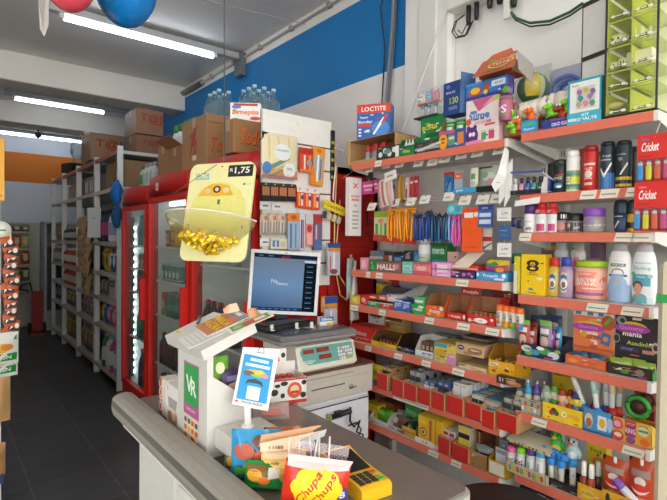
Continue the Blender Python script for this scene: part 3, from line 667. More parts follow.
for k in range(13):
    z = .48 - k * .036
    mb = MB().pillow(.05,.07,.018,'#b9552a',n=5);mb.art(.05,.07,[('r',-.5,.25,.5,.52,'#231f20'),('e',.18,.6,.2,.18,'#e8d8c8'),('p',[(-.4,.3),(-.1,.5),(-.3,.55)],'#e8e2da')],surf=lambda u,v: -.011)
    o = mb.build('snack_pack',t);o.location = (.006 * ((k % 3) - 1),-.012 - .004 * (k % 2),z - .03);o.rotation_euler = (math.radians(-12),math.radians(12 if k % 2 else -8),math.radians(10))
MB().box(-.004,-.006,-.02,.004,-.004,.54,'#caa36a').build('clip_strip',t)
for i,(z,w) in enumerate(((.80,'upper'),(.735,'lower'))):
    mb = MB().pillow(.17,.15,.05,'#d8dcd2',n=7,wob=.004)
    mb.art(.17,.15,[('r',-.45,.12,.45,.36,'#17853c'),('r',-.45,.76,.45,.92,'#17853c'),('t','SNACK'[:2],.2,.24,.12,'#e8ede0',.3),('e',0,.54,.3,.16,'#e0a93a'),('e',.2,.56,.16,.1,'#cf7f2a')],surf=lambda u,v: MB().pillow_y(u,v,.17,.15,.05))
    single('snack_bag',w + ' green and white snack bag hanging low on the aisle end panel','snack bag',mb,(.215,2.79 - .03 * (1 - i),z),8,'green snack bags')
MB_b = MB().pillow(.14,.24,.07,'#c39a66',n=7,wob=.01)
single('peanut_bag','tan bag of peanuts hanging below the green snack bags','snack bag',MB_b,(.20,2.80,.52),6)
single('peanut_bag','tan bag of peanuts with a blue base, lowest at the left edge','snack bag',MB().pillow(.12,.16,.06,'#b98d5f',n=7,wob=.01).box(-.05,-.02,-.03,.05,.02,.01,'#2c3c66'),(.19,2.80,.26),6)

# ------------------------------------------------------------------ checkout counter
t = thing('checkout_counter','long checkout counter with brown steel top and grey rounded bumper edge','counter',(0,0,0))
y0,y1 = .655,1.74
mb = MB().box(.53,y0 + .03,.0,.92,y1 - .06,.80,'#e3e2da').box(.485,y0,.765,.93,y1 - .01,.80,'#e8e7df')
mb.box(.5,.95,.0,.53,1.28,.74,'#e3e2da').box(.505,1.32,.02,.53,1.62,.74,'#dcdbd3')
mb.build('base',t)
steel,n,l = new_mat('brown_steel');b = n['Principled BSDF'];b.inputs['Metallic'].default_value = .3;b.inputs['Roughness'].default_value = .27
tc = n.new('ShaderNodeTexCoord');mp = n.new('ShaderNodeMapping');mp.inputs['Scale'].default_value = (60,2,1);no = n.new('ShaderNodeTexNoise');no.inputs['Scale'].default_value = 6;no.inputs['Detail'].default_value = 5
cr = n.new('ShaderNodeValToRGB');cr.color_ramp.elements[0].color = (*lin('#7c736d'),1);cr.color_ramp.elements[1].color = (*lin('#8f867f'),1)
l.new(tc.outputs['Object'],mp.inputs[0]);l.new(mp.outputs[0],no.inputs['Vector']);l.new(no.outputs['Fac'],cr.inputs[0]);l.new(cr.outputs[0],b.inputs['Base Color'])
# top with a rounded near corner
pts = [(.52,y0 + .005),(.90,y0 + .005)] + [(.90 + .03 * math.sin(a * PI / 10),y0 + .035 - .03 * math.cos(a * PI / 10)) for a in range(1,6)] + [(.93,y1 - .01),(.52,y1 - .01)]
mb = MB();mb.slab([(x,y,.85) for x,y in pts],.008,steel);mb.build('steel_top',t)
pts2 = [(.515,y0 - .005),(.90,y0 - .005)] + [(.90 + .04 * math.sin(a * PI / 10),y0 + .035 - .04 * math.cos(a * PI / 10)) for a in range(1,6)] + [(.94,y1),(.515,y1)]
mb = MB();mb.slab([(x,y,.8417) for x,y in pts2],.045,'#b9b5ae');mb.build('edge_band',t)
ba = MB();prof = [(.50,.805),(.458,.81),(.446,.822),(.441,.84),(.440,.853),(.442,.872),(.448,.881),(.462,.888),(.485,.890),(.505,.884),(.518,.868),(.518,.80)]
k = len(prof);vs = [(x,y,z) for y in (.5,1.70) for x,z in prof] + [((x - .48) * .9 + .48,1.708,(z - .84) * .92 + .84) for x,z in prof]
fs = [];cs = []
for r in range(2):
    for i in range(k):
        fs.append((r * k + i,r * k + (i + 1) % k,(r + 1) * k + (i + 1) % k,(r + 1) * k + i));cs.append('#5f5a51' if i == 4 and r == 0 else '#9a958b')
fs += [tuple(range(k)),tuple(reversed(range(2 * k,3 * k)))];cs += ['#9a958b'] * 2
ba.add(vs,fs,cs,False);ba.build('bumper',t)

# ------------------------------------------------------------------ terminal stand with green sign on the counter
t = thing('terminal_stand','white terminal stand with sloped desk top and green sign on the counter','stand',(0,0,0))
WH = '#d3d1cb'
mb = MB().prism([(.52,.851),(.625,.851),(.625,.99),(.536,1.055),(.536,1.125),(.52,1.118)],1.145,1.335,WH);mb.build('column',t)
MB().box(.537,1.02,.88,.668,1.14,.93,'#cfcdc5',.003).build('side_shelf',t)
u = Vector((.147,0,.055));A = Vector((.497,1.375,1.127));v = Vector((0,-.243,0))
mb = MB().slab([A + v,A + v + u,A + u,A],.026,WH);mb.build('desk_top',t)
s = MB();s.T = Matrix.Translation((.52,1.243,.862)) @ Matrix.Rotation(-PI / 2,4,'Z')
s.art(.10,.21,[('r',-.5,.33,.5,1,'#b4578f'),('r',-.46,.47,.46,.98,'#17a04a'),('p',[(-.34,.84),(-.24,.84),(-.13,.7),(-.02,.84),(.06,.84),(-.1,.63),(-.16,.63)],'#f0f5ee'),('t','R',.17,.70,.2,'#f0f5ee',.35),('t','REFEIÇÃO',0,.41,.05,'#e9d3e2',.8),('r',-.48,.0,.48,.32,'#e8d6a9')]
      + [('r',-.42 + .24 * i,.03 + .1 * j,-.26 + .24 * i,.09 + .1 * j,random.choice(['#c9733a','#3f5f8f','#efe6d0','#d8b45a','#d9534a'])) for i in range(4) for j in range(3)],lay=.00014)
s.build('green_sign',t)
# things on the sloped desk
Rn = u.normalized();Nn = Vector((0,-1,0)).cross(-Rn).normalized()
if Nn.z < 0: Nn = -Nn
def on_slope(a,b,h=.0): return A + u * a + v * b + Nn * (.001 + h)
def slope_sheet(name,label,cat,c,items,h,base='#e6e4de',th=.0015):
    """c: centre (a,b), size (w along slope-up, d along -y), angle"""
    (a,b),(w,d),ang = c
    mb = MB().box(-w / 2,0,0,w / 2,th,d,base,.0003)
    mb.art(w,d,items)
    o = mb.build(name);tag(o,label,cat)
    ex = (-v.normalized()) ;ex = v.normalized()          # text runs along -y (towards the cashier side)
    X = v.normalized();Y = -Nn;Z = u.normalized()
    R = Matrix((X,Y,Z)).transposed().to_4x4()
    R = Matrix.Rotation(math.radians(ang),4,Nn) @ R
    R.translation = on_slope(a,b,h + th) - (R.to_3x3() @ Vector((0,0,d / 2)))
    o.matrix_world = R;return o
slope_sheet('paper_form','white printed form lying on the sloped white stand','paper',((.42,.62),(.11,.14),-8),[('t','vale',-.2,.86,.1,'#c8b62a',.3)] + [('r',-.4,.1 + .09 * i,.4,.115 + .09 * i,'#b9b9b6') for i in range(7)] + [('r',-.4,.1,-.385,.64,'#b9b9b6'),('r',.385,.1,.4,.64,'#b9b9b6')],.0)
slope_sheet('sales_leaflet','leaflet with yellow lettering over an orange picture on the sloped stand','leaflet',((.78,.52),(.125,.125),-8),[('r',-.48,.0,.48,.98,'#c97a55'),('r',-.48,.7,.48,.98,'#8a8f97'),('r',-.44,.16,.44,.66,'#b5632c'),('t','MAIOR',.0,.52,.22,'#f2cf1f',.86),('t','AGORA',.0,.28,.22,'#f2cf1f',.86),('r',-.4,.84,.2,.94,'#dfe4ea'),('e',.2,.65,.2,.12,'#d8744e')],.002)
slope_sheet('clipboard_card','glossy card with green and red picture at the raised corner of the sloped stand','card',((.95,.98),(.05,.12),-14),[('r',-.42,.06,.42,.94,'#7b9a52'),('r',-.3,.35,.3,.8,'#c4553f'),('r',-.2,.6,.2,.85,'#e3e0d2'),('e',0,.2,.2,.1,'#a9c27a')],.004)
slope_sheet('green_pen','small dark green pen lying on the upper part of the sloped stand','pen',((.62,.10),(.008,.06),60),[('r',-.4,.1,.4,.5,'#7d8f86')],.001,'#37584a',.006)
slope_sheet('yellow_sticker','small yellow green sticker at the low edge of the sloped stand','sticker',((.2,.12),(.03,.022),0),[('t','ok',0,.5,.6,'#a8a81c',.7)],.0003,'#dfe18a',.0006)
p = on_slope(1.0,.5,.004)
single('receipt_slip','peach paper slip curling up over the leaflet edge','paper',MB().slab([(-.02,0,0),(.025,-.012,.008),(.02,.01,.034),(-.01,.016,.03)],.001,'#e6bfa2').slab([(-.02,0,0),(-.012,.016,.03),(-.03,.03,.012),(-.034,.012,.0)],.001,'#d9a98a'),p + Vector((.004,.002,.006)));bpy.data.objects['receipt_slip'].scale = (.7,.7,.8)
single('round_coaster','tan round disc behind the peach slip','disc',MB().lathe([(.001,0),(.017,0),(.017,.004),(.001,.004)],'#d59a68',20),p + Vector((.035,-.055,.008)),0,rx=70)
# packs inside the stand's slanted bay
single('green_candy_pack','bright green candy pack tucked under the sloped desk top','candy',MB().pillow(.05,.06,.02,'#6fae35',n=6).art(.05,.06,[('e',0,.5,.25,.25,'#dfe6b5')],surf=lambda u,v: -.011),(.575,1.19,1.032),-10,rx=-12)
single('purple_candy_pack','dark purple candy pack beside the green pack under the desk top','candy',MB().pillow(.05,.045,.02,'#4a3a66',n=6).art(.05,.045,[('r',-.3,.3,.3,.6,'#8b7fb0')],surf=lambda u,v: -.011),(.600,1.175,1.014),0,rx=-12)
single('beige_candy_pack','beige candy pack lying lowest under the desk top','candy',MB().pillow(.055,.03,.022,'#cdb79c',n=6),(.612,1.18,1.002),5)
# card holder with a payment card, code square left out
t = thing('card_holder','white pole stand on the small side shelf, holding a blue payment card','card stand',(0,0,0))
BL,BR,TR,TL = AY(232,404,1.10),AY(268,411,1.055),AY(280,349,1.11),AY(243,347,1.155)
mid = (BL + BR) / 2
mb = MB().tube([(.603,1.086,.935),mid + Vector((0,.014,.0)),mid + Vector((.006,.024,.03))],.009,'#ecebe6',8).lathe([(.016,.931),(.016,.938),(.009,.94)],'#ecebe6',14,.603,1.086);mb.build('pole',t)
ex = (BR - BL);ez = (TL - BL);ey = ez.cross(ex).normalized()
if ey.dot(CAM - BL) > 0: ey = -ey
mb = MB().slab([BL,BR,TR,TL],.004,'#eceae6');mb.build('card_plate',t)
W_,H_ = ex.length,ez.length
R = Matrix((ex.normalized(),ey,ez.normalized())).transposed().to_4x4();R.translation = (BL + BR) / 2 - ey * .0045
R2 = R
mb = MB();mb.T = R
sk = .0
mb.art(W_,H_,[('r',-.42,.10,.42,.88,'#2f97d4'),('r',-.22,.78,.3,.83,'#e6f1f8'),('t','VIRE AQUI',.04,.805,.035,'#2f7fb8',.5),('r',-.34,.68,.36,.73,'#e6f1f8'),('t','PONTOS E CASHBACK',0,.705,.03,'#3b86b6',.66),
  ('e',.0,.58,.3,.05,'#d8b64a'),('e',-.2,.555,.16,.045,'#6f5d52'),('e',.12,.59,.12,.05,'#e3c23f'),('e',.24,.55,.12,.04,'#d88aa5'),('e',.05,.53,.2,.025,'#8fbf4b'),
  ('p',[(-.26,.36),(-.2,.44),(0,.48),(.2,.44),(.26,.36),(.2,.38),(.16,.4),(-.16,.4),(-.2,.38)],'#3a4650'),('r',-.17,.12,.19,.34,'#e9eef0'),('t','FACA AQUI',.02,.055,.045,'#40454a',.7),('e',-.4,.055,.05,.02,'#d2622c')],lay=.00014)
mb.build('blue_card',t)
MB().tube([TL.lerp(TR,.45) - ey * .006,TL.lerp(TR,.45).lerp(BL,.1) - ey * .006,TL.lerp(TR,.55).lerp(BR,.1) - ey * .006,TL.lerp(TR,.55) - ey * .006],.001,'#55585c').build('clip',t)
# open cow-pattern display box
t = thing('cow_box','black and white cow patterned candy box with red rim beside the card holder','display box',(.915,1.375,.851),-14)
w,d,h = .13,.12,.085
mb = MB().box(-w/2,0,0,w/2,.004,h,'#eceae4',.001).box(-w/2,d - .004,0,w/2,d,h + .03,'#eceae4',.001).box(-w/2,0,0,-w/2 + .004,d,h,'#eceae4',.001).box(w/2 - .004,0,0,w/2,d,h,'#eceae4',.001).box(-w/2,0,0,w/2,d,.003,'#b02a22',.001)
cow = [('r',-.5,.0,.5,.14,'#c5281f'),('e',-.38,.5,.1,.13,'#1c1c1c'),('e',-.3,.75,.08,.07,'#1c1c1c'),('e',-.12,.82,.1,.09,'#1c1c1c'),('e',-.16,.35,.06,.1,'#1c1c1c'),('e',.4,.3,.08,.12,'#1c1c1c'),('e',.42,.8,.07,.1,'#1c1c1c'),('e',.16,.52,.2,.32,'#d8562c'),('e',.16,.55,.12,.18,'#f0c9a0'),('r',.06,.4,.26,.5,'#b5341f'),('r',-.5,.93,.5,1,'#c5281f')]
mb.art(w,h,cow);mb.T = Matrix.Rotation(-PI / 2,4,'Z') @ Matrix.Translation((-d / 2,-w / 2,0));mb.art(d,h,cow[:8] + cow[-1:]);mb.T = None
mb.build('box_body',t)
hd = MB().box(-w/2,d,0,w * .25,d + .003,.16,'#eceae4',.001);hd.T = Matrix.Translation((-w * .125,0,0));hd.art(w * .75,.16,[('e',.3,.6,.12,.12,'#1c1c1c'),('e',.38,.85,.08,.06,'#1c1c1c'),('e',.1,.9,.06,.05,'#1c1c1c'),('e',-.1,.74,.34,.24,'#d8562c'),('e',-.1,.8,.2,.12,'#f2d3ae'),('r',-.36,.58,.16,.66,'#b5341f')],y=d);hd.build('header_card',t)
first = None
for i in range(4):
    for j in range(2):
        p = Vector((.915,1.375,.856)) + Matrix.Rotation(math.radians(-14),3,'Z') @ Vector((-.036 + .024 * i,.03 + .045 * j,.0))
        if first is None: first = single('candy_bar','red wrapped candy bar standing in the cow patterned box','candy',MB().box(-.010,0,0,.010,.03,.07,'#b8342c',.002).art(.02,.085,[('r',-.4,.3,.4,.7,'#e8c9b8')]),p,-12,'bars in the cow box')
        else: dup(first,p)
# cartons at the far end of the counter
crt('white_food_box','white printed box with cut out front at the far end of the counter','box',.535,1.415,.851,.095,.115,.05,'#e9e6e2',[('r',-.5,.0,.5,.4,'#dccfc2'),('e',-.2,.2,.2,.14,'#a07a5f'),('e',.25,.25,.16,.1,'#c9a98a'),('p',[(-.3,.42),(.3,.42),(.4,.68),(-.36,.68)],'#a9a6a2'),('r',-.42,.84,-.38,.96,'#8d8b88'),('t','rosca',.1,.1,.08,'#a5522f',.5)])
crt('red_side_box','red and white carton standing behind the white food box on the counter','box',.54,1.51,.851,.06,.115,.05,'#dcd5cb',[('r',-.5,0,-.1,1,'#b5492f'),('t','CHOC',-.3,.5,.25,'#e6d3c5',.8,0,90)])
single('yellow_squeeze_bottle','small yellow bottle lying at the far end of the counter','bottle',MB().lathe([(.005,0),(.02,.004),(.022,.03),(.022,.06),(.012,.078),(.009,.09)],'#e0b21c',14),(.575,1.585,.873),30,rx=90)

# ------------------------------------------------------------------ bags in front on the counter
def bag(name,label,cat,w,h,t_,c,items,loc,rz,rx=0,wob=.004,rough=.3,edge=None,n=10):
    mb = MB().pillow(w,h,t_,mat(c,rough),n=n,wob=wob)
    mb.art(w,h,items,surf=lambda u,v: MB().pillow_y(u,v,w,h,t_) - wob * .6)
    o = mb.build(name);o.location = loc;o.rotation_euler = (math.radians(rx),0,math.radians(rz));return tag(o,label,cat)
t = thing('lollipop_bag','red lollipop bag with a big yellow flower logo, open and nearest the camera','bag',(.590,.795,.862),-34);t.rotation_euler[1] = math.radians(7)
w,h,th = .132,.094,.062
mb = MB().pillow(w,h,th,mat('#d9311f',.3),n=12,wob=.003,crimp=.03)
sf = lambda u,v: MB().pillow_y(u,v,w,h,th,.03) - .003
petal = [('e',.0 + .24 * math.cos(a * PI / 4),.52 + .25 * math.sin(a * PI / 4),.16,.19,'#f3cf1c') for a in range(8)]
mb.art(w,h,[('e',.42,.25,.1,.3,'#4a3f8f'),('t','B',.41,.4,.14,'#e9e2f0',.1),('r',-.47,.88,.47,.99,'#ecc6c4')] + petal + [('e',.0,.52,.32,.36,'#f3cf1c'),('t','Chupa',-.11,.53,.22,'#cc2a1d',.56,.2,58),('t','Chups',.11,.50,.22,'#cc2a1d',.62,.2,58)],surf=sf)
mb.build('bag_body',t)
MB().slab([(-.062,-.004,.090),(.064,-.004,.088),(.068,-.010,.102),(-.064,-.008,.105)],.001,'#efd0d0').slab([(-.058,.02,.088),(.06,.02,.088),(.064,.028,.116),(-.05,.028,.12)],.001,mat('#e9d9dc',.2,'clear')).build('torn_top',t)
R_ = Matrix.Rotation(math.radians(-37),3,'Z');first = None
for i,(dx,dy,tx) in enumerate(((-.05,.006,-.02),(-.03,.012,.01),(-.005,.004,.16),(.012,.012,.0),(.0,.016,-.1),(.03,.008,.04))):
    p = Vector((.590,.795,.853)) + R_ @ Vector((dx,dy + .012,.055))
    if first is None: first = single('lollipop','lollipop with white stick poking out of the red bag','candy',MB().tube([(0,0,0),(0,0,.088)],.0022,'#f2f1ee').blob(0,0,-.008,.012,.012,.012,'#c23a4a'),p,-37,'lollipops in the red bag')
    else: dup(first,p,ry=math.degrees(tx))
t = thing('cookie_bag','pale yellow and orange paper bag with a torn slanted top, behind the lollipop bag','bag',(.598,.915,.853),-30)
w,h,th = .10,.084,.052
mb = MB().pillow(w,h,th,mat('#e0b45a',.4),n=10,wob=.004,crimp=.03)
sf2 = lambda u,v: MB().pillow_y(u,v,w,h,th,.03) - .004
mb.art(w,h,[('r',-.46,.84,.46,.99,'#e8c7a0')] + [('r',-.1,.60 - .045 * i,.3,.615 - .045 * i,'#a5752c') for i in range(7)] + [('r',.02,.10,.22,.24,'#c9c2b4'),('t','mix',-.2,.75,.07,'#6b4a20',.3)],surf=sf2);mb.build('bag_body',t)
mb = MB().slab([(-.052,-.012,.084),(.02,-.012,.088),(.09,.0,.108),(.094,.0,.122),(-.052,-.008,.102)],.0012,'#ecc9a6').slab([(-.056,.012,.086),(.03,.012,.1),(.085,.012,.126),(.08,.012,.128),(-.05,.012,.112)],.0012,'#dba97f')
mb.slab([(.02,-.0135,.089),(.09,-.0015,.108),(.095,-.0015,.124),(.04,-.0125,.108)],.0006,mat('#c9cdd0',.25)).build('torn_top',t)
mb2 = MB();mb2.T = Matrix.Translation((-.018,-.0132,.087));mb2.art(.05,.012,[('t','I 1150',0,.5,.6,'#4a3a30',.8)]);mb2.build('price_writing',t)
bag('candy_pouch','blue and orange candy pouch lying between the green pack and the cookie bag','candy bag',.115,.112,.045,'#3c97c9',[('e',-.2,.62,.22,.16,'#b8563a'),('e',.2,.5,.22,.2,'#b8563a'),('e',0,.3,.22,.14,'#d9783f'),('e',.1,.82,.16,.1,'#7a4a3a'),('r',-.4,.1,-.1,.3,'#4f9c3f')],(.568,.985,.853),-40,-2,.011,.18)
bag('green_candy_box','green edged pack with orange fruit pictures at the counter bumper','candy bag',.085,.062,.045,'#1f8a3f',[('r',-.4,.45,.1,.9,'#8a5a2c'),('e',-.2,.6,.22,.2,'#e0a52c'),('e',.05,.45,.16,.14,'#e57a2a'),('r',.15,.5,.42,.85,'#d9d5c5'),('r',-.4,.1,.4,.3,'#2f9c4c')],(.556,.93,.853),-42,-4,.004)
bag('grey_candy_pouch','open pale plastic pouch with coloured print next to the small white box','candy bag',.085,.06,.035,'#c4bdb9',[('r',-.45,.1,.0,.6,'#5c7a58'),('e',-.25,.4,.14,.2,'#d9a53a'),('e',.2,.5,.2,.25,'#aeb6bd')],(.556,1.035,.853),-50,-10,.004)
bag('brown_snack_pouch','rust brown snack pouch behind the blue candy pouch','candy bag',.09,.10,.04,'#a5603f',[('e',0,.7,.3,.16,'#c98a5a'),('e',-.2,.4,.2,.2,'#3f86b0'),('e',.25,.35,.15,.2,'#d8926a')],(.640,.985,.853),-30,-4,.009,.18)
single('crumpled_wrapper','crumpled silvery plastic wrapper on the steel top behind the pouches','wrapper',MB().pillow(.09,.05,.03,mat('#b5b4b6',.22),n=9,wob=.009),(.72,1.03,.856),-20,rx=-35)
single('red_candy_bag','clear plastic bag of pinkish sweets lying under the cow patterned box','candy bag',MB().pillow(.11,.05,.04,'#b59a94',n=9,wob=.006).art(.11,.05,[('e',0,.4,.3,.2,'#c9736a')],surf=lambda u,v: -.024),(.79,1.28,.853),-25,rx=-25)
# card payment terminal
t = thing('card_terminal','yellow card payment terminal with black screen lying on the counter','card terminal',(.735,.835,.851),-96)
mb = MB();L,W2 = .172,.04
mb.prism([(-L/2,.0),(L/2,.0),(L/2,.026),(L/2 - .01,.031),(-.02,.036),(-L/2 + .008,.05),(-L/2,.045)],-W2,W2,'#eab516');mb.build('case',t)
def tq(mb,x0,x1,y0,y1,c,dz=.0006):
    f = lambda x: .036 + (-.02 - x) * (.014 / (L/2 - .028)) if x < -.02 else .036 - (x + .02) * (.005 / (L/2 + .01))
    mb.add([(x0,y0,f(x0) + dz),(x1,y0,f(x1) + dz),(x1,y1,f(x1) + dz),(x0,y1,f(x0) + dz)],[(0,1,2,3)],c)
mb = MB();tq(mb,-L/2 + .014,.018,-W2 + .006,W2 - .006,mat('#15181a',.15));mb.build('screen',t)
kp = MB()
for i in range(4):
    for j in range(4):
        x = .028 + i * .0115;y = -W2 + .007 + j * .0175
        c = ('#d8452a','#c9b02d','#8fae2d','#3da342')[i] if j == 3 else '#2b2a26'
        z = .036 - (x + .02) * .05
        kp.box(x,y,z - .004,x + .009,y + .014,z + .002,c,.001)
kp.build('keypad',t)
MB().box(-.02,-W2 - .0006,.012,-.005,-W2,.016,'#333333',.0002).build('logo_mark',t)
# ------------------------------------------------------------------ drawer desk with the scale and the screen
t = thing('drawer_desk','narrow white drawer desk with a beige cash drawer on top, under the weighing scale','desk',(1.41,1.72,0))
MB().box(-.215,.02,.02,.205,.34,.68,'#dfe2e6').box(-.22,-.0,.0,.21,.34,.03,'#6b6b6b').build('cabinet',t)
d = MB();d.box(-.205,.004,.46,.195,.02,.665,'#e6e9ee').box(-.205,.0035,.655,.195,.006,.662,'#33373c').build('drawer',t)
MB().tube([(-.06,-.02,.615),(.06,-.02,.622)],.013,'#1d1e20',8).box(-.066,-.034,.60,-.058,-.006,.63,'#9db23c').box(-.02,-.015,.60,.02,.005,.63,'#1d1e20').build('black_handle',t)
MB().box(-.205,.004,.06,.195,.02,.45,'#e6e9ee').box(-.205,.0035,.44,.195,.006,.446,'#9aa0a6').build('lower_drawer',t)
cd = MB().box(-.22,-.0,.685,.215,.33,.815,'#c9c4b8').box(-.215,-.003,.69,.21,.0,.775,'#cbc6ba').box(-.15,-.0036,.745,.04,-.0028,.750,'#3d3a36').box(-.18,-.0036,.793,.09,-.0028,.796,'#8b8780');cdo = cd.build('cash_drawer',t)
mb = MB();mb.T = Matrix.Translation((.075,-.003,.728)) @ Matrix.Rotation(PI / 2,4,'X');mb.lathe([(.012,0),(.012,.004),(.006,.008),(.006,.014)],'#b5b2ab:metal',14).box(-.003,-.003,.012,.02,.003,.02,'#8f8c86');mb.build('lock',cdo)
MB().box(-.225,-.006,.815,.22,.34,.824,'#6b4a3a').build('wood_top',t)
mb = MB().tube([(1.47,1.700,.64),(1.46,1.69,.58),(1.48,1.685,.55),(1.52,1.69,.57),(1.50,1.69,.52),(1.54,1.69,.50),(1.55,1.70,.45)],.0045,'#17181a')
mb.tube([(1.45,1.69,.56),(1.49,1.68,.57),(1.52,1.68,.53),(1.50,1.69,.48)],.0035,'#17181a')
single('black_straps','tangled black straps hanging from the desk drawer handle','straps',mb)

t = thing('weighing_scale','cream weighing scale with teal panel and three red displays on the drawer desk','scale',(1.36,1.73,.826))
BOD = '#e6e2d2';W = .165
mb = MB()
pf = [(-.012,.012),(.0,.0),(.29,.0),(.29,.118),(.035,.118),(.014,.113)]   # side profile (y,z)
k = len(pf);xs = (-W,-W + .012,W - .012,W)
vs = []
for i,x in enumerate(xs):
    for (y,z) in pf:
        sc_ = .9 if i in (0,3) else 1
        vs.append((x,.139 + (y - .139) * (.97 if sc_ < 1 else 1),.052 + (z - .052) * sc_))
fs = []
for i in range(3):
    for j in range(k): fs.append((i * k + j,i * k + (j + 1) % k,(i + 1) * k + (j + 1) % k,(i + 1) * k + j))
fs += [tuple(range(k)),tuple(reversed(range(3 * k,4 * k)))]
mb.add(vs,fs,BOD);mb.build('body',t)
# front panel lies on the slanted face between (y -.012,z .012) and (.012,.098)
fp = MB();fp.T = Matrix.Translation((0,-.0125,.012)) @ Matrix.Rotation(math.radians(-14.4),4,'X')
h = .104
fp.art(.31,h,[('p',[(-.44,.93),(.46,.93),(.48,.8),(.47,.3),(.42,.2),(-.36,.2),(-.44,.4),(-.48,.75)],'#6fb0a6'),('r',-.43,.66,-.24,.84,'#4f8d85'),('r',-.2,.66,.03,.86,'#4f8d85'),('r',-.17,.36,.06,.56,'#4f8d85'),
  ('t','PLENNA',-.33,.36,.1,'#dcece6',.18),('r',-.38,.26,-.28,.3,'#dcece6')],lay=.00014)
fp.build('teal_panel',t)
for (u0,v0,u1,v1) in ((-.425,.68,-.245,.83),(-.195,.68,.025,.85),(-.165,.38,.055,.55)):
    q = MB();q.T = fp.T;q.art(.31,h,[('r',u0,v0,u1,v1,'#8e1f17'),('t','00000',(u0 + u1) / 2,(v0 + v1) / 2,.1,'#b8453a',.15)],y=-.0022);q.build('red_display',t)
q = MB();q.T = fp.T
for i in range(6):
    for j in range(4):
        x = .055 + i * .0145;z = .022 + j * .0155
        q.box(x,-.0045,z,x + .0115,-.0015,z + .0115,'#c9c04a' if (j == 0 and i > 2) else '#e9ecec' if (i + j) % 4 else '#d9a9ae',.001)
q.build('keypad',t)
mb = MB().box(-.03,.1,.118,.03,.2,.15,'#8f8f8c');mb.build('tray_support',t)
mb = MB().box(-.27,-.03,.136,.14,.29,.150,'#8f8d88',.004).box(-.265,-.025,.150,.135,.285,.172,'#77767a',.004)
mb.build('weighing_tray',t)
single('film_sheet','crinkled clear film lying over the steel scale tray','film',MB().pillow(.36,.22,.01,mat('#b9bec2',.15,'clear'),n=10,wob=.003),(1.30,1.73,1.003),0,rx=-88)

# the flat screen: from its four corners
k_ = .825
TL,TR,BR,BL = [CAM + (Vector(p) - CAM) * k_ for p in ((1.385,2.467,1.346),(1.734,2.273,1.323),(1.713,2.287,.961),(1.364,2.481,.984))]
ex = ((TR - TL) + (BR - BL)) / 2;ez = ((TL - BL) + (TR - BR)) / 2;w,h = ex.length,ez.length
X = ex.normalized();Z = (ez - X * ez.dot(X)).normalized();Y = Z.cross(X)
R = Matrix((X,Y,Z)).transposed().to_4x4();R.translation = (BL + BR) / 2
t = thing('computer_screen','flat computer screen with white frame showing a blue desktop, above the scale','screen',(0,0,0));t.matrix_world = R
fr = .016
MB().box(-w/2,0,0,w/2,.035,fr,'#dadbdc').box(-w/2,0,h - fr,w/2,.035,h,'#dadbdc').box(-w/2,0,fr,-w/2 + fr,.035,h - fr,'#dadbdc').box(w/2 - fr,0,fr,w/2,.035,h - fr,'#dadbdc').box(-w/2 + .005,.012,.005,w/2 - .005,.038,h - .005,'#b9babb').art(w,h,[('e',.0,.972,.012,.012,'#6b6d70')]).build('frame',t)
sm,n,l = new_mat('screen_blue');out = n['Material Output'];e = n.new('ShaderNodeEmission');tc = n.new('ShaderNodeTexCoord');sp = n.new('ShaderNodeSeparateXYZ');cr = n.new('ShaderNodeValToRGB');mr = n.new('ShaderNodeMapRange')
mr.inputs['From Max'].default_value = h;l.new(tc.outputs['Object'],sp.inputs[0]);l.new(sp.outputs[2],mr.inputs['Value']);l.new(mr.outputs[0],cr.inputs[0])
E0 = cr.color_ramp;E0.elements[0].color = (*lin('#24507c'),1);E0.elements[1].color = (*lin('#1f3f60'),1);a = E0.elements.new(.45);a.color = (*lin('#3f7ab0'),1)
gl = n.new('ShaderNodeBsdfGlossy');gl.inputs[1].default_value = .25;ad = n.new('ShaderNodeMixShader');ad.inputs[0].default_value = .05
l.new(cr.outputs[0],e.inputs[0]);e.inputs[1].default_value = .8;l.new(e.outputs[0],ad.inputs[1]);l.new(gl.outputs[0],ad.inputs[2]);l.new(ad.outputs[0],out.inputs[0])
s = MB().box(-w/2 + fr,.004,fr,w/2 - fr,.012,h - fr,sm,.0005)
K = mat('#10151c',1.,'emit');Wt = mat('#c9dbea',.8,'emit');Dm = mat('#5f86ab',.8,'emit')
s.art(w - 2 * fr,h - 2 * fr,[('r',.30,.0,.5,.90,K),('r',-.5,.93,.5,.995,mat('#142436',1.,'emit')),('r',.30,.87,.49,.91,Wt),('r',.18,.885,.29,.9,Dm),('t','POLLO',.0,.955,.035,mat('#b5303a',1.,'emit'),.14),('t','Pdv',-.16,.52,.07,Wt,.1),('t','Neuro',-.03,.485,.06,Wt,.18),('r',-.42,.955,-.36,.97,Dm),('r',-.28,.955,-.2,.97,Dm),('r',-.5,0,.3,.06,mat('#1a3350',1.,'emit'))] + [('r',-.44 + .1 * i,.025,-.38 + .1 * i,.04,Dm) for i in range(7)] + [('r',.34,.06 + .092 * i,.44,.075 + .092 * i,Dm) for i in range(9)] + [('r',.30,.1 + .092 * i,.5,.104 + .092 * i,mat('#33404d',1.,'emit')) for i in range(9)],y=.004,z=fr)
s.build('display',t)
MB().box(-.03,.038,-.03,.03,.055,.12,'#1f2022').box(-.08,-.03,-.040,.08,.055,-.028,'#1b1c1e').build('stand',t)
for i,(px,py) in enumerate(((265,323),(287,323),(299,326))):
    p = AY(px,py,1.86)
    single('white_clip','small white tag clip on the black ledge under the screen','clip',MB().box(-.008,0,0,.008,.005,.026,'#d9d7d0').box(-.008,-.008,0,.008,0,.004,'#d9d7d0'),(p.x,1.80 - .02 * i,1.012),0,'white tag clips')
t = thing('black_ledge','low black printer like ledge under the screen on the steel tray','printer',(1.24,1.83,1.003),12)
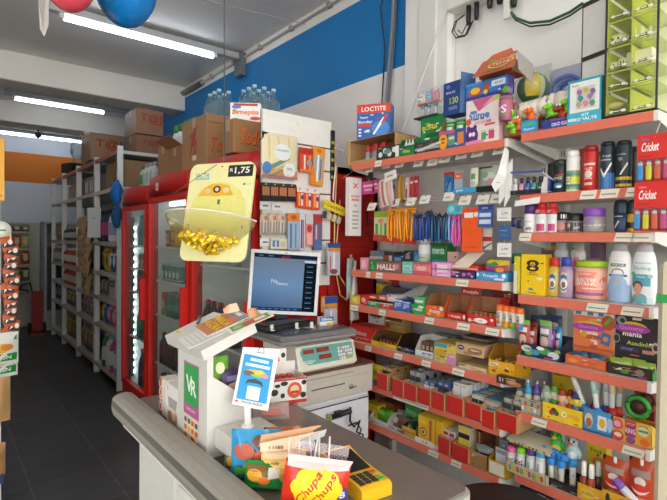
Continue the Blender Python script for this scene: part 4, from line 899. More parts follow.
MB().box(-.15,0,0,.13,.10,.028,'#1d1e20',.008).box(-.13,-.006,.008,.1,.002,.018,'#2e3033').build('body',t)
crt('razor_box','small blue white and yellow razor box right of the black ledge under the screen','box',1.405,1.80,1.003,.07,.04,.03,'#dfe4e8',[('r',-.5,.5,.5,1,'#2f5f9f'),('t','Gillette',0,.75,.3,'#f2f4f6',.8),('r',.0,.0,.5,.35,'#d9a92d')],rz=-12)

# ------------------------------------------------------------------ slat panel on the side of the nearest cooler
PY = 2.055
t = thing('slat_panel','white slatted display panel hung on the side of the nearest cooler','display panel',(1.405,PY,1.16))
mb = MB();x0,x1 = -.198,.215
zs = [0,.12,.24,.36,.48,.60,.72,.865]
for i in range(7):
    z0,z1 = zs[i] + .004,zs[i + 1] - .004
    mb.add([(x0,0,z0),(x1,0,z0),(x1,0,z1),(x0,0,z1),(x0,.018,z0),(x1,.018,z0),(x1,.018,z1),(x0,.018,z1)],[(0,1,2,3),(4,7,6,5),(0,4,5,1),(3,2,6,7),(0,3,7,4),(1,5,6,2)],'#e6e4dd')
mb.box(x0,.016,0,x1,.026,.865,'#6b4f3c').art(x1 - x0,.865,[('e',-.0,.95,.005,.003,'#3a3a3a')])
mb.build('panel',t)
def pegx(px,py): p = AY(px,py,PY - .03);return p
def hung(name,label,cat,px0,py0,px1,py1,c,items,t_=.012,group=None,rz=0,rough=.35,Y=PY - .03,kind='pillow',ry=0,extra=None):
    a,b = AY(px0,py0,Y),AY(px1,py1,Y);w = abs(b.x - a.x);h = abs(a.z - b.z)
    mb = MB()
    if kind == 'pillow':
        mb.pillow(w,h,t_,mat(c,rough),n=6,crimp=.04);mb.art(w,h,items,surf=lambda u,v: MB().pillow_y(u,v,w,h,t_,.04))
    else:
        mb.box(-w / 2,0,0,w / 2,t_,h,c,.0008);mb.art(w,h,items)
    mb.tube([(0,t_,h * .93),(0,.027,h * .93)],.0018,'#8a8a88')
    if extra: extra(mb,w,h)
    return single(name,label,cat,mb,((a.x + b.x) / 2,Y,min(a.z,b.z)),rz,group,ry=ry)
hung('straw_bag','large clear bag of drinking straws with round white labels on the slat panel','bag',262,131,297,180,'#d9d3ba',[('r',-.45,.3,.45,.95,'#ded3ac'),('r',-.36,.4,-.3,.95,'#cfc28e'),('r',-.1,.4,-.05,.95,'#cfc28e'),('r',.2,.4,.25,.95,'#cfc28e'),('r',-.48,.02,.48,.2,'#d98a55'),('r',-.48,.2,.1,.3,'#c9cfc5'),('p',[(-.4,.06),(-.3,.04),(.3,.36),(.24,.4)],'#e8a24d'),('p',[(-.3,.05),(-.2,.04),(.4,.3),(.35,.36)],'#6f9a8a'),('p',[(-.45,.2),(-.2,.2),(.25,.45),(.1,.46)],'#5f8f80'),('e',.03,.58,.24,.19,'#dfe6e3'),('t','CANUDO',.03,.62,.05,'#6b7d78',.36),('e',.24,.2,.19,.17,'#e3e8e6'),('t','10%',.24,.22,.06,'#6b7d78',.2),('e',-.38,.2,.12,.14,'#3f78b5'),('r',-.5,.0,.5,.05,'#b0707c')],.03)
hung('red_brush_pack','red and orange toothbrush card on the slat panel, left of the orange one','toothbrush',300,147,313,173,'#d0482c',[('r',-.5,.75,.5,1,'#b5281e'),('r',-.2,.1,-.08,.7,'#e9d6c5'),('r',.2,.1,.32,.7,'#d9a53a'),('r',-.5,0,.5,.12,'#e0762c'),('e',.2,.4,.2,.12,'#8f96a5')],.012,kind='box')
hung('orange_brush_pack','orange toothbrush card with a white brush on the slat panel','toothbrush',311,146,323,186,'#e8962a',[('r',-.36,.12,.36,.78,'#9fa5a8'),('r',-.1,.1,.05,.8,'#e8ecef'),('p',[(-.5,.0),(.0,.0),(-.3,.4),(-.5,.5)],'#e5841f'),('r',.16,.16,.25,.7,'#54626c'),('e',0,.9,.2,.05,'#c9761c')],.012,kind='box',ry=4)
for i in range(4):
    hung('battery_pack','copper topped battery pack in the row on the slat panel','batteries',262 + 8.6 * i,182 + i * .6,270 + 8.6 * i,201 + i * .3,'#201f20',[('r',-.42 + .22 * k,.3,-.24 + .22 * k,.78,'#c07a4d') for k in range(4)] + [('r',-.42 + .22 * k,.05,-.24 + .22 * k,.3,'#0f0f10') for k in range(4)] + [('r',-.5,.84,.5,1,'#2d2c2c'),('t','A',0,.92,.1,'#c9c3ba',.4)],.014,'copper topped battery packs',kind='box')
for i in range(3):
    hung('lighter_pack','white and red battery pack in the trio on the slat panel','batteries',297 + 7.6 * i,186 + i,304.5 + 7.6 * i,208 + i,'#d8412a',[('r',-.5,.74,.5,1,'#e3e1de'),('r',-.3,.1,-.05,.7,'#e8a24d'),('r',.05,.1,.3,.7,'#e6dccf'),('e',.2,.5,.16,.12,'#39437a'),('t','P',-.1,.87,.14,'#c9341f',.4)],.014,'white and red battery packs',kind='box')
for i in range(3):
    hung('razor_pack','beige razor pack with round orange tag on the slat panel','razor',260 + 8.5 * i,213,269 + 8.5 * i,235,'#b9a892',[('r',-.4,.05,.4,.6,'#8f8a84'),('r',-.24,.1,-.1,.65,'#d8cdbd'),('r',.1,.1,.22,.65,'#d8cdbd'),('e',0,.78,.4,.2,'#cdbba4'),('e',.1,.78,.22,.12,'#cf7a5a')],.014,'beige razor packs')
hung('blue_brush_pack','pair of blue toothbrushes on an orange header card on the slat panel','toothbrush',288,213,299,250,'#9fb2c4',[('r',-.5,.78,.5,1,'#e0822c'),('r',-.3,.05,-.15,.72,'#3c6aa5'),('r',.12,.05,.26,.72,'#4f8fc0'),('e',0,.89,.25,.06,'#b0541c')],.012,kind='box')
hung('white_brush_pack','slim white and blue toothbrush pack right of the blue pair','toothbrush',300,212,305,250,'#cfd5da',[('r',-.3,.05,.0,.8,'#39589a'),('r',.05,.05,.3,.8,'#c9605a')],.012,kind='box')
hung('pink_brush_pack','pink and red toothbrush pack in the lower row of the slat panel','toothbrush',306,214,313,246,'#d98a8a',[('r',-.5,.7,.5,1,'#c9c9cc'),('e',0,.55,.35,.12,'#c03838'),('r',-.3,.05,.3,.4,'#e8b5ac')],.012,kind='box')
hung('purple_brush_pack','purple and red toothbrush pack at the right end of the lower row','toothbrush',314,214,322,250,'#6f5f80',[('r',-.5,.75,.5,1,'#b03a42'),('r',-.3,.3,-.1,.7,'#c9b5c5'),('r',-.4,.02,.4,.28,'#4d6ea5')],.012,kind='box')
hung('small_battery_box','small cream and blue pack low on the slat panel above the screen','batteries',271,238,287,249,'#d6d2bb',[('r',-.4,.2,-.25,.8,'#3f86b5'),('r',-.15,.2,.0,.8,'#3f86b5'),('r',.1,.2,.4,.7,'#c9c19a')],.012,kind='box')
for i,(px,py) in enumerate(((262,203),(274,204),(300,211),(262,240))):
    a = pegx(px,py);single('price_label','white price label clipped on the slat panel','label',MB().box(0,0,-.03,.06,.002,.01,'#e3e3e0').art(.06,.04,[('r',-.25,.4,.25,.6,'#6b6b6b')],x=.03,z=-.03),(a.x,PY - .012,a.z),0,'labels on the slat panel')
mb = MB().box(-.075,0,0,.075,.004,.045,'#e3c92c',.0005).art(.15,.045,[('t','CHAVEIRO',0,.5,.35,'#4a4420',.7),('e',-.44,.5,.02,.1,'#2a2a2a')])
t = thing('key_card','yellow header card with small locks hanging slanted right of the battery packs','card',AY(334,212,PY - .05),0);t.rotation_euler = (0,math.radians(16),0)
mb.build('card',t)
for i in range(4): MB().tube([(-.05 + .033 * i,.004,.0),(-.05 + .033 * i,.004,-.012)],.002,'#777777').box(-.062 + .033 * i,.0,-.048,-.039 + .033 * i,.014,-.012,('#3f4145','#c9b98a','#c9c19a','#b5b098')[i],.003).build('padlock',t)
a = AY(334,130,PY - .02);b = AY(331,180,PY - .02)
mb = MB().box(-.012,0,b.z - 1.2,.012,.02,a.z - 1.2,'#1d1d1b'); 
for i in range(5): mb.box(-.0125,-.001,b.z - 1.19 + .045 * i,.0125,0,b.z - 1.175 + .045 * i,'#a8a32c')
single('power_strip','black and yellow power strip fixed upright at the right edge of the slat panel','power strip',mb,(a.x + .004,PY - .01,1.2))
def cordpx(pts,Y): return [AY(x,y,Y) for x,y in pts]
single('white_cable','white cable looping from the power strip to the shelves','cord',MB().tube(cordpx([(334,148),(343,150),(347,163),(352,172),(343,178)],PY - .02),.003,'#dcdcda').tube(cordpx([(336,165),(334,185),(333,200)],PY - .03),.004,'#e6e6e4'))
single('yellow_strings','pair of pale yellow strings hanging down in front of the red cooler side','cord',MB().tube(cordpx([(337,165),(335,210),(334,260),(340,295),(347,300)],2.03),.0035,'#d9b47a').tube(cordpx([(340,200),(337,240),(336,270),(352,296),(355,310)],2.02),.0035,'#d6a866').tube(cordpx([(355,300),(350,330)],2.0),.004,'#d9b98a'))
for i,(px,py0,py1,lab) in enumerate(((334,243,275,'upper'),(331,297,342,'lower'))):
    hung('toothbrush_card',lab + ' blue and white toothbrush pack hanging right of the screen','toothbrush',px - 6,py0,px + 6,py1,'#b9bcc6',[('r',-.5,.75,.5,1,'#2a4f9f'),('p',[(-.5,.85),(.5,.85),(.5,.72),(-.5,.78)],'#d98a2c'),('r',-.08,.1,.08,.7,'#e6e8ec'),('r',-.35,.1,-.25,.6,'#c25a50'),('e',0,.12,.3,.08,'#8a4a42')],.014,kind='box',Y=1.99)
hung('orange_tag_pack','orange handled pack tucked beside the lower toothbrush pack','pack',321,296,326,312,'#d9782c',[('e',0,.6,.3,.3,'#e8a25a')],.01,Y=2.0)
single('light_blue_bag','pale blue plastic bag hanging in front of the red cooler side','bag',MB().pillow(.075,.21,.03,'#9fbcc4',n=8,wob=.005),AY(350,298,1.98),20)
single('side_board','dark red side board between the slat panel and the shelves','board',MB().box(0,0,.0,.30,.012,1.72,'#a31a12').art(.3,1.7,[('r',-.4,.8,.4,.803,'#7a120c')],x=.15),(1.63,2.075,0))
hung('white_long_box','tall narrow white box with a red cross mark hanging left of the shelves','box',349.5,177,361,236,'#e6dfdd',[('t','X',0,.86,.09,'#cf2f35',.5),('r',-.35,.66,.35,.70,'#dfa0a4'),('r',-.3,.6,.3,.64,'#d98a90'),('e',0,.52,.14,.02,'#b5b0b0')] + [('r',-.25,.12 + .07 * i,.25,.15 + .07 * i,'#b0a8a8') for i in range(5)],.03,kind='box',Y=1.93)
t = thing('newspaper_rolls','bundle of rolled papers and sticks standing between cooler and shelves','papers',(1.71,1.94,1.085))
for i,(dx,c,h) in enumerate(((-.03,'#d9d4cc',.30),(-.012,'#c9c0b0',.33),(.004,'#b5aca5',.29),(.018,'#e3ded8',.27),(-.02,'#c9a86a',.36))):
    MB().tube([(dx,.004 * i,-.10),(dx * .6 + .004,.01 * i,h - .12)],[.009,.007],c).build('paper_roll',t)

# ------------------------------------------------------------------ hanging candy dispenser
TL,TR,BR,BL = [Vector(p) for p in ((.833,1.975,1.708),(.985,1.705,1.708),(.912,1.678,1.312),(.760,1.948,1.312))]
ex,ez = TR - TL,TL - BL;w,h = ex.length,ez.length;X = ex.normalized();Z = (ez - X * ez.dot(X)).normalized();Y = Z.cross(X)
R = Matrix((X,Y,Z)).transposed().to_4x4();R.translation = (BL + BR) / 2
t = thing('candy_dispenser','pale yellow hanging board with a clear half bowl of yellow wrapped candies','candy display',(0,0,0));t.matrix_world = R
r = .035;poly = []
for cx,cz,a0 in ((w/2 - r,r,-90),(w/2 - r,h - r,0),(-w/2 + r,h - r,90),(-w/2 + r,r,180)):
    for i in range(6): a = math.radians(a0 + 18 * i);poly.append((cx + r * math.cos(a),cz + r * math.sin(a)))
mb = MB().prism(poly,0,.008,'#ece7a8')
mb.art(w,h,[('t','JACTA',-.3,.87,.065,'#2f9ac4',.22,.15),('r',-.4,.835,-.18,.845,'#2f9ac4'),('r',.1,.85,.47,.97,'#222222'),('t','1,75',.31,.91,.075,'#f0f0ee',.24),('t','R',.15,.92,.035,'#e8e8e6',.05),('e',.36,.77,.012,.012,'#3a3a3a'),('e',-.42,.36,.012,.012,'#3a3a3a'),('e',.4,.34,.012,.012,'#3a3a3a'),('t','~ ~',.42,.77,.02,'#9fd0cf',.1),
  ('e',.0,.50,.43,.30,'#e4df86'),('p',[(-.32,.66),(.22,.66),(.14,.76),(.0,.785),(-.14,.78),(-.25,.74)],'#e9b52a'),('e',-.18,.71,.05,.028,'#d9c49a'),('e',-.04,.725,.06,.038,'#5a2f2a'),('e',-.04,.725,.03,.02,'#d9d0d0'),('e',.1,.715,.05,.028,'#e3d29a'),('r',-.12,.655,.02,.66,'#b8ad5a'),('r',-.01,.57,.03,.62,'#5f7f55')])
mb.build('board',t)
# clear half bowl
vs = [];fs = [];na,nb = 20,10;RX,RD,Z0,HB = w * .60,.20,.025,.135
def bowlp(ph,v,k=1.0): q = math.sin(PI / 2 * min(1,v)) * k;return (RX * q * math.cos(ph),-.002 - RD * q * math.sin(ph),Z0 + HB * v)
for j in range(nb + 1):
    for i in range(na + 1): vs.append(bowlp(PI - PI * i / na,.03 + .97 * (j / nb) ** 1.6))
for j in range(nb):
    for i in range(na): a = j * (na + 1) + i;fs.append((a,a + 1,a + na + 2,a + na + 1))
bowl = MB().add(vs,fs,mat('#d6cb86',.1,'tint'),True)
bowl.tube([vs[nb * (na + 1) + i] for i in range(na + 1)],.003,mat('#e3e3d5',.2));bowl.build('clear_bowl',t)
MB().tube([(0,.004,h - .012),(.0,.004,h + .03)],.002,'#777777').lathe([(.004,h - .018),(.004,h - .014)],'#b5533c',8,0,-.002).build('hook',t)
top = R @ Vector((0,.004,h + .03))
single('hanging_wire','thin dark wire running from the ceiling down to the candy board','wire',MB().tube([top,(top.x - .005,top.y,2.3),(top.x - .0,top.y + .01,ZC)],.0022,'#4b4d50'))
single('diagonal_string','thin dark string slanting across the candy board to the bowl edge','string',MB().tube([R @ Vector((-.02,-.012,h - .01)),R @ Vector((-w/2 + .01,-.11,.24))],.0012,'#4b4b45'))
rnd = random.Random(3);first = None
for vv,k,n_ in ((.14,.5,5),(.22,.8,9),(.34,.86,12),(.34,.45,7),(.46,.88,12),(.46,.5,8),(.56,.75,9),(.58,.4,6)):
    for i in range(n_):
        x,y,z = bowlp(PI * (i + .5) / n_,vv,k)
        p = R @ Vector((x,y - .008,z + rnd.uniform(-.006,.006) - (.03 * vv if x > 0 else 0)))
        if first is None:
            mb = MB().pillow(.04,.022,.015,'#ecc617:foil',n=6,crimp=.1,wob=.0015,z=-.013);mb.art(.046,.026,[('e',0,.5,.2,.24,'#b5824a'),('e',.05,.5,.12,.1,'#f0e2b0')],z=-.013,surf=lambda u,v: -.0075)
            first = single('wrapped_candy','yellow wrapped candy in the clear half bowl of the hanging board','candy',mb,p,-30,'yellow candies in the clear bowl')
        else: dup(first,p,rnd.uniform(-80,40),rx=rnd.uniform(-50,50),ry=rnd.uniform(-60,60))
# ------------------------------------------------------------------ the two shelf bays of the checkout wall
SAL = '#dd735c'
XS = 1.65
B1z = dict(s1=1.785,s2=1.25,s3=1.075,s4=.888,s5=.70,s6=.512)
B2z = dict(s1=1.793,s2=1.572,s3=1.435,s4=1.21,s5=.987,s6=.785,s7=.556,s8=.33)
def bay(ya,yb,zs,label,tags):
    """ya: near end, yb: far end"""
    t = thing('shelf_bay',label,'shelves',(XS,(ya + yb) / 2,0),-90)
    w = yb - ya;W = w / 2;D = .33
    MB().box(-W,D - .01,.08,W,D,1.85 if yb > 1.2 else 1.8,'#cdcbc6').build('back_panel',t)
    for x in (-W,W - .03):
        p = MB().box(x,D - .045,0,x + .03,D - .011,1.86,'#cfcfca')
        for k in range(28): p.box(x + .008,D - .0462,.12 + k * .06,x + .012,D - .045,.145 + k * .06,'#44464a',.0002).box(x + .018,D - .0462,.12 + k * .06,x + .022,D - .045,.145 + k * .06,'#44464a',.0002)
        p.build('upright',t)
    MB().box(-W,.10,0,W,D,.1,'#8e8d8a').build('base_plinth',t)
    for key,z in zs.items():
        s = MB().box(-W + .002,.004,z - .022,W - .002,D - .046,z,'#d3d0ca',.001)
        so = s.build('shelf',t)
        MB().box(-W + .004,-.004,z - .031,W - .012,.004,z,SAL,.001).build('price_rail',so)
        for x in (-W - .0005,W - .002):
            e = MB();P = [(x,.004,z - .03),(x,.05,z - .038),(x,D - .05,z - .07),(x,D - .05,z),(x,.004,z)]
            e.add(P + [(a + .0025,b,c) for a,b,c in P],[(0,1,2,3,4),(9,8,7,6,5)] + [(i,(i + 1) % 5,(i + 1) % 5 + 5,i + 5) for i in range(5)],'#d9d7d0')
            if x > 0: e.box(W - .0125,-.0045,z - .031,W + .001,.004,z,'#dcdad4',.001)
            e.build('bracket',so)
        for (px,py,tw) in tags.get(key,()):
            P = AX(px,py,XS);lx = (ya + yb) / 2 - P.y
            g = MB();g.T = Matrix.Translation((lx,-.0048,z - .03))
            g.add([(-tw / 2 - .004,0,.001),(tw / 2 - .004,0,.001),(tw / 2 + .004,-.002,.028),(-tw / 2 + .004,-.002,.028)],[(0,1,2,3)],'#e6e3d2')
            g.add([(-tw / 2 + .004,-.0012,.011),(tw / 2 - .008,-.0012,.011),(tw / 2 - .007,-.0016,.015),(-tw / 2 + .005,-.0016,.015)],[(0,1,2,3)],'#9a978c')
            g.build('price_tag',so)
    return t
bay(.545,.985,B2z,'near shelf bay with salmon price rails, holding sprays, shampoo and gummy boxes',dict(s2=[(589,196,.05),(610,195,.055),(634,193,.04)],s3=[(526,239,.045),(625,238,.055),(642,238,.055)],s4=[(598,307,.065),(633,312,.06)],s6=[(540,421,.055),(634,447,.06)]))
bay(1.035,1.915,B1z,'far shelf bay with salmon price rails, holding razors, sweets and chocolate boxes',dict(s1=[(379,162,.045)],s2=[(369,273,.03),(380,274,.045),(463,284,.06)],s3=[(355,308,.06),(383,313,.045),(430,323,.05),(464,330,.06),(493,335,.06)],s4=[(369,349,.045),(399,357,.05),(427,365,.05),(459,373,.06)],s5=[(407,403,.16),(424,408,.06)],s6=[(434,455,.055),(457,465,.05)]))

# ------------------------------------------------------------------ product makers (front faces local -y, which is world -x)
def span(px0,px1,pyt,z,X):
    pm = pyt + 14
    a,b = AX(px0,pm,X),AX(px1,pm,X)
    c = AX((px0 + px1) / 2,pyt,X)
    return (a.y + b.y) / 2,abs(a.y - b.y),c.z - z
XF = 1.672
_fr = random.Random(11)
def FINE(w,h):
    """small print scattered over a carton front"""
    o = []
    for i in range(7):
        c = _fr.choice(['#e6e3dc','#e6e3dc','#3a3836','#c9b46a','#b8504a','#5f7fa8'])
        a,b = _fr.uniform(-.46,.3),_fr.uniform(.06,.9);ww,hh = _fr.uniform(.05,.22),_fr.uniform(.02,.06)
        o.append(('r',a,b,min(.48,a + ww),min(.97,b + hh),c))
    return o
def CT(name,label,cat,px0,px1,pyt,z,d,c,items,X=XF,rz=0,grp=None,top=None,side=None,rx=0,bev=.0015,seam=True):
    y,w,h = span(px0,px1,pyt,z,X);h = max(h,.012)
    mb = MB().box(-w / 2,0,.0,w / 2,d,h,c,bev,top=top,side=side)
    mb.art(w,h,FINE(w,h) + list(items))
    if seam: mb.add([(-w / 2 + .003,d * .5 - .0015,h + .0003),(w / 2 - .003,d * .5 - .0015,h + .0003),(w / 2 - .003,d * .5 + .0015,h + .0003),(-w / 2 + .003,d * .5 + .0015,h + .0003)],[(0,1,2,3)],'#8d8578')
    return single(name,label,cat,mb,(X,y,z + .001),-90 + rz,grp,rx=rx)
def TRAY(name,label,px0,px1,pyt,z,d,c,items,X=XF,hb=None,header=None,inner='#a88560',rz=0,cut=True,cat='display box',side=None,hs=None):
    """open counter box: low front with art, side walls rising to the back; header=(height, items, colour)"""
    y,w,h = span(px0,px1,pyt,z,X);h = max(h,.015);hb = hb or h * 1.6
    t = thing(name,label,cat,(X,y,z + .001),-90 + rz);sd = side or c
    th = .002;mb = MB()
    mb.box(-w / 2,0,0,w / 2,d,.002,inner,.0005)
    mb.box(-w / 2,0,0,w / 2,th,h,c,.0005).box(-w / 2,d - th,0,w / 2,d,hb,c,.0005)
    hs = hs or hb
    for x,nx in ((-w / 2,1),(w / 2,-1)):
        P = [(x,0,0),(x,d,0),(x,d,hs),(x,d * .35,hs),(x,0,h)]
        mb.add(P + [(a + nx * th,b,q) for a,b,q in P],[(0,1,2,3,4),(9,8,7,6,5)] + [(i,(i + 1) % 5,(i + 1) % 5 + 5,i + 5) for i in range(5)],[sd,inner] + [sd] * 5)
    mb.quad([(-w / 2 + .003,d - th - .0006,.003),(w / 2 - .003,d - th - .0006,.003),(w / 2 - .003,d - th - .0006,hb - .002),(-w / 2 + .003,d - th - .0006,hb - .002)],inner)
    mb.art(w,h,FINE(w,h) + list(items));mb.build('tray',t)
    if header:
        hh,it,hc = header
        hm = MB().box(-w / 2,d,0,w / 2,d + .002,hh,hc,.0005).art(w,hh,FINE(w,hh) + list(it),y=d);hm.build('header_card',t)
    t['_w'] = w;t['_d'] = d;t['_h'] = h
    return t,w,h,y
def PUT(X,y,z,lx,ly,lz=0): return (X + ly,y - lx,z + .001 + lz)
def INSIDE(name,label,cat,grp,X,y,z,pts,mk,rzs=None,base=-90,rx=None):
    first = None
    for i,p in enumerate(pts):
        loc = PUT(X,y,z,*p);r = base + (rzs[i % len(rzs)] if rzs else 0)
        if first is None:
            first = mk();first.name = name;first.location = loc;e = list(first.rotation_euler);e[2] = math.radians(r)
            if rx is not None: e[0] = math.radians(rx[0])
            first.rotation_euler = e;tag(first,label,cat,grp if len(pts) > 1 else None)
        else: dup(first,loc,r,rx=None if rx is None else rx[i % len(rx)])
    return first
def mbox(w,h,d,c,items=(),top=None,side=None):
    def f():
        mb = MB().box(-w / 2,0,0,w / 2,d,h,c,.001,top=top,side=side).art(w,h,items);return mb.build('pack')
    return f
def mpil(w,h,t_,c,items=(),wob=.003,kind=.3):
    def f():
        mb = MB().pillow(w,h,t_,mat(c,kind) if ':' not in c else mat(c),n=6,wob=wob).art(w,h,items,surf=lambda u,v: MB().pillow_y(u,v,w,h,t_) - wob * .6);return mb.build('pack')
    return f
def mthing(parts):
    """parts: [(name, MB)] -> Empty with children"""
    def f():
        t = thing('x','x','x')
        for n_,m_ in parts: m_().build(n_,t)
        return t
    return f
def LT(name,label,cat,px0,px1,pyt,z,body,cap,X=None,art=None,oy=1,grp=None,rz=0,arth=None,artz=0,hscale=1):
    """round bottle or can; body(r,h)->(profile,colour), cap(r,h)->(profile,colour)"""
    X = X or XF + .03
    y,w,h = span(px0,px1,pyt,z,X);h *= hscale;r = w / 2
    t = thing(name,label,cat,(X,y,z + .0015),-90 + rz,grp)
    pr,c = body(r,h);mb = MB().lathe(pr,c,20,0,0,1,oy)
    if art:
        ah = (arth or .6) * h
        mb.art(2 * r,ah,art,y=-r * oy,z=artz * h,R=r,c0=.0003)
    mb.build('body',t)
    if cap:
        pr,c = cap(r,h);MB().lathe(pr,c,18,0,0,1,oy).build('cap',t)
    return t,r,h,y
def can(c,shoulder=.86,topc=None):
    return lambda r,h: ([(r * .9,0),(r,h * .015),(r,h * shoulder),(r * .93,h * (shoulder + .03))],c)
def domecap(c,z0=.87,rr=.93):
    return lambda r,h: ([(r * rr,h * z0),(r * rr,h * .955),(r * rr * .8,h * .99),(r * rr * .3,h)],c)

# ================================================================== BAY 2 (near)
Z = B2z['s1']
# dino pack
y,w,h = span(510,574,117,Z,XF)
t = thing('dinosaur_toy_pack','long blister pack of dinosaur toys with a blue header tray on the top near shelf','toy pack',(XF,y,Z + .001),-90)
mb = MB().box(-w / 2,.0,0,w / 2,.10,.012,'#b03026').box(-w / 2 + .045,-.002,0,-w / 2 + .11,.0,.05,'#2f8fc9').box(-w / 2 + .125,-.002,0,w / 2,.0,.036,'#2a3f8f')
mb.art(.062,.05,[('e',0,.5,.48,.4,'#2f9ad0'),('t','DINO',0,.66,.26,'#6fc23a',.8),('t','Shppers',0,.32,.2,'#e9eef2',.8),('r',-.5,0,.5,.1,'#c23a2c')],x=-w / 2 + .078,y=-.0025)
mb.art(.075,.036,[('t','DINO EGGS',0,.45,.35,'#e6e2f0',.85),('r',-.5,.8,.4,.95,'#8a4f9a')],x=w / 2 - .045,y=-.0025);mb.build('tray',t)
mb = MB();n = 24
for (yy,zz,r) in ((.062,.098,.038),):
    pts = []
    mb.tube([(-w / 2 + .005 + (w - .01) * i / n,yy + .004 * math.sin(i * 1.7),zz + .012 * i / n + .003 * math.sin(i * 2.3)) for i in range(n + 1)],[r * (.93 + .07 * math.sin(i * 1.9)) for i in range(n + 1)],'#e0d8c8',10)
mb.build('bubble_wrap',t)
def dino(c,c2):
    def f():
        t = thing('x','x','toy')
        MB().blob(0,0,.014,.013,.010,.014,c).blob(-.004,-.004,.034,.012,.011,.010,c).blob(-.012,-.010,.031,.008,.008,.006,c).tube([(.01,.004,.012),(.02,.008,.008),(.026,.008,.014)],[.006,.004,.001],c).build('body',t)
        MB().blob(-.008,-.012,.041,.003,.003,.004,'#f2f2ea',8,5).blob(.002,-.013,.041,.003,.003,.004,'#f2f2ea',8,5).build('eye',t)
        MB().blob(-.008,-.004,.003,.006,.007,.004,c2,8,5).blob(.008,-.004,.003,.006,.007,.004,c2,8,5).build('foot',t)
        return t
    return f
for (px,py,c,c2,lab) in ((513,119,'#6fc22c','#3f7d22','green dinosaur toy, leftmost of the upper row by the purple and pink boxes'),(530,116,'#ea6a24','#a03f18','orange dinosaur toy in the pack behind the oval dino sign'),(550,112,'#7cc832','#3f8a2c','green dinosaur toy in the middle of the dinosaur pack'),(561,114,'#9c3420','#5f2015','dark red dinosaur toy half hidden beside the middle green one'),(568,107,'#86c93a','#e07a2a','green dinosaur toy with orange feet at the right end of the pack'),(513,131,'#86cc34','#3f7d22','lower green dinosaur toy at the left front of the dinosaur pack'),(519,126,'#d9772c','#a03f18','small orange dinosaur toy between the two green ones at the left')):
    o = dino(c,c2)();p = AX(px,py,XF + .005);o.location = (XF + .012,p.y,p.z - .02);o.rotation_euler = (0,0,math.radians(-100));o.name = 'dinosaur_toy';tag(o,lab,'toy');o.scale = (1.25,1.25,1.25)
# ball and blue bag behind
p = AX(533,89,1.85);R_ = .062
t = thing('toy_ball','yellow and green ball in clear wrap behind the dinosaur pack','ball',(1.85,p.y,p.z),-90)
single('storage_carton','plain carton under the yellow and green ball','box',MB().box(-.05,-.04,0,.05,.06,p.z - Z - .068,'#b59a78'),(1.85,p.y,Z + .001),-90)
mb = MB();seg,ring = 24,14;prof = [(R_ * math.sin(PI * j / ring),-R_ * math.cos(PI * j / ring)) for j in range(ring + 1)];prof[0] = (.001,-R_);prof[-1] = (.001,R_)
vs = [(r * math.sin(2 * PI * i / seg),-r * math.cos(2 * PI * i / seg),z) for r,z in prof for i in range(seg)];fs = [];cs = []
for j in range(ring):
    for i in range(seg):
        k = (i + 1) % seg;fs.append((j * seg + i,j * seg + k,(j + 1) * seg + k,(j + 1) * seg + i))
        a = (i % 8);cs.append('#e9cf1f' if a in (0,1,2,3) and 3 < j < 11 else '#d9dcc9' if a == 4 and j < 10 else '#2f6a3c')
mb.add(vs,fs,cs,True);mb.build('body',t)
MB().pillow(.15,.15,.15,mat('#d9dfd6',.1,'clear'),z=-.066,n=8,wob=.006).build('wrap',t)
p = AX(568,86,1.86)
t = thing('blue_toy_bag','bag of pale blue rings in clear plastic, behind the teal boxed toy','toy pack',(1.86,p.y,p.z - .075),-90)
single('storage_carton','plain carton under the bag of pale blue rings','box',MB().box(-.06,-.05,0,.06,.05,p.z - Z - .078,'#a89070'),(1.86,p.y,Z + .001),-90)
MB().pillow(.15,.15,.10,mat('#8fa2d0',.1,'clear'),n=9,wob=.006).build('wrap',t)
mb = MB()
for q,(rr,zz) in enumerate(((.055,.06),(.042,.066),(.05,.05))):
    mb.tube([(rr * math.cos(a * PI / 10),-.02 + .02 * q,zz + rr * .9 * math.sin(a * PI / 10)) for a in range(21)],.008,('#5f78c4','#8f9fd6','#4a63b0')[q])
mb.build('ring',t)
# teal boxed toy
y,w,h = span(571,605,80,Z,XF + .01)
t = thing('teal_toy_box','teal toy box with a white window of coloured gems, leaning beside the clear cabinet','toy box',(XF - .014,y,Z + .001),-90)
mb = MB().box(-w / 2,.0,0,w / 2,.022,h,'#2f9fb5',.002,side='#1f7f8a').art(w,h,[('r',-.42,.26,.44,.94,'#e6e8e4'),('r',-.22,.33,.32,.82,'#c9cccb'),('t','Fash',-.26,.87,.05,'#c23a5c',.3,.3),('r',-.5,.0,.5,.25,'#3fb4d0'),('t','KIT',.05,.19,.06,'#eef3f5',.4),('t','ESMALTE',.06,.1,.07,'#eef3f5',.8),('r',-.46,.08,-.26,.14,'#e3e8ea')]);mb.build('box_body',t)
for i,(u,v,c) in enumerate(((.05,.72,'#c9b04a'),(-.1,.56,'#3f8f9f'),(.17,.57,'#9a7fae'),(.05,.43,'#e0808a'),(.25,.67,'#8a6a90'),(-.14,.7,'#b56a9a'),(.24,.42,'#5f9a6a'),(-.15,.42,'#c9a07a'))):
    MB().prism([(u * w - .008 * k_,v * h + .0) for k_ in (1,)] + [(u * w,v * h - .011),(u * w + .010,v * h),(u * w + .004,v * h + .010),(u * w - .006,v * h + .009)],-.003,0,c).build('gem',t)
# teal star toy standing behind
p = AX(600,66,1.80);mb = MB().prism([(.035 * (1 if k % 2 == 0 else .5) * math.sin(k * PI / 5),.045 + .045 * (1 if k % 2 == 0 else .5) * math.cos(k * PI / 5)) for k in range(10)],0,.012,'#2f7f9f')
single('star_toy','teal star shaped card behind the gem box, left of the clear cabinet','toy',mb.box(-.03,0,-.17,.03,.012,.02,'#2a6f8f'),(1.73,AX(600,66,1.73).y,Z + .172),-90)
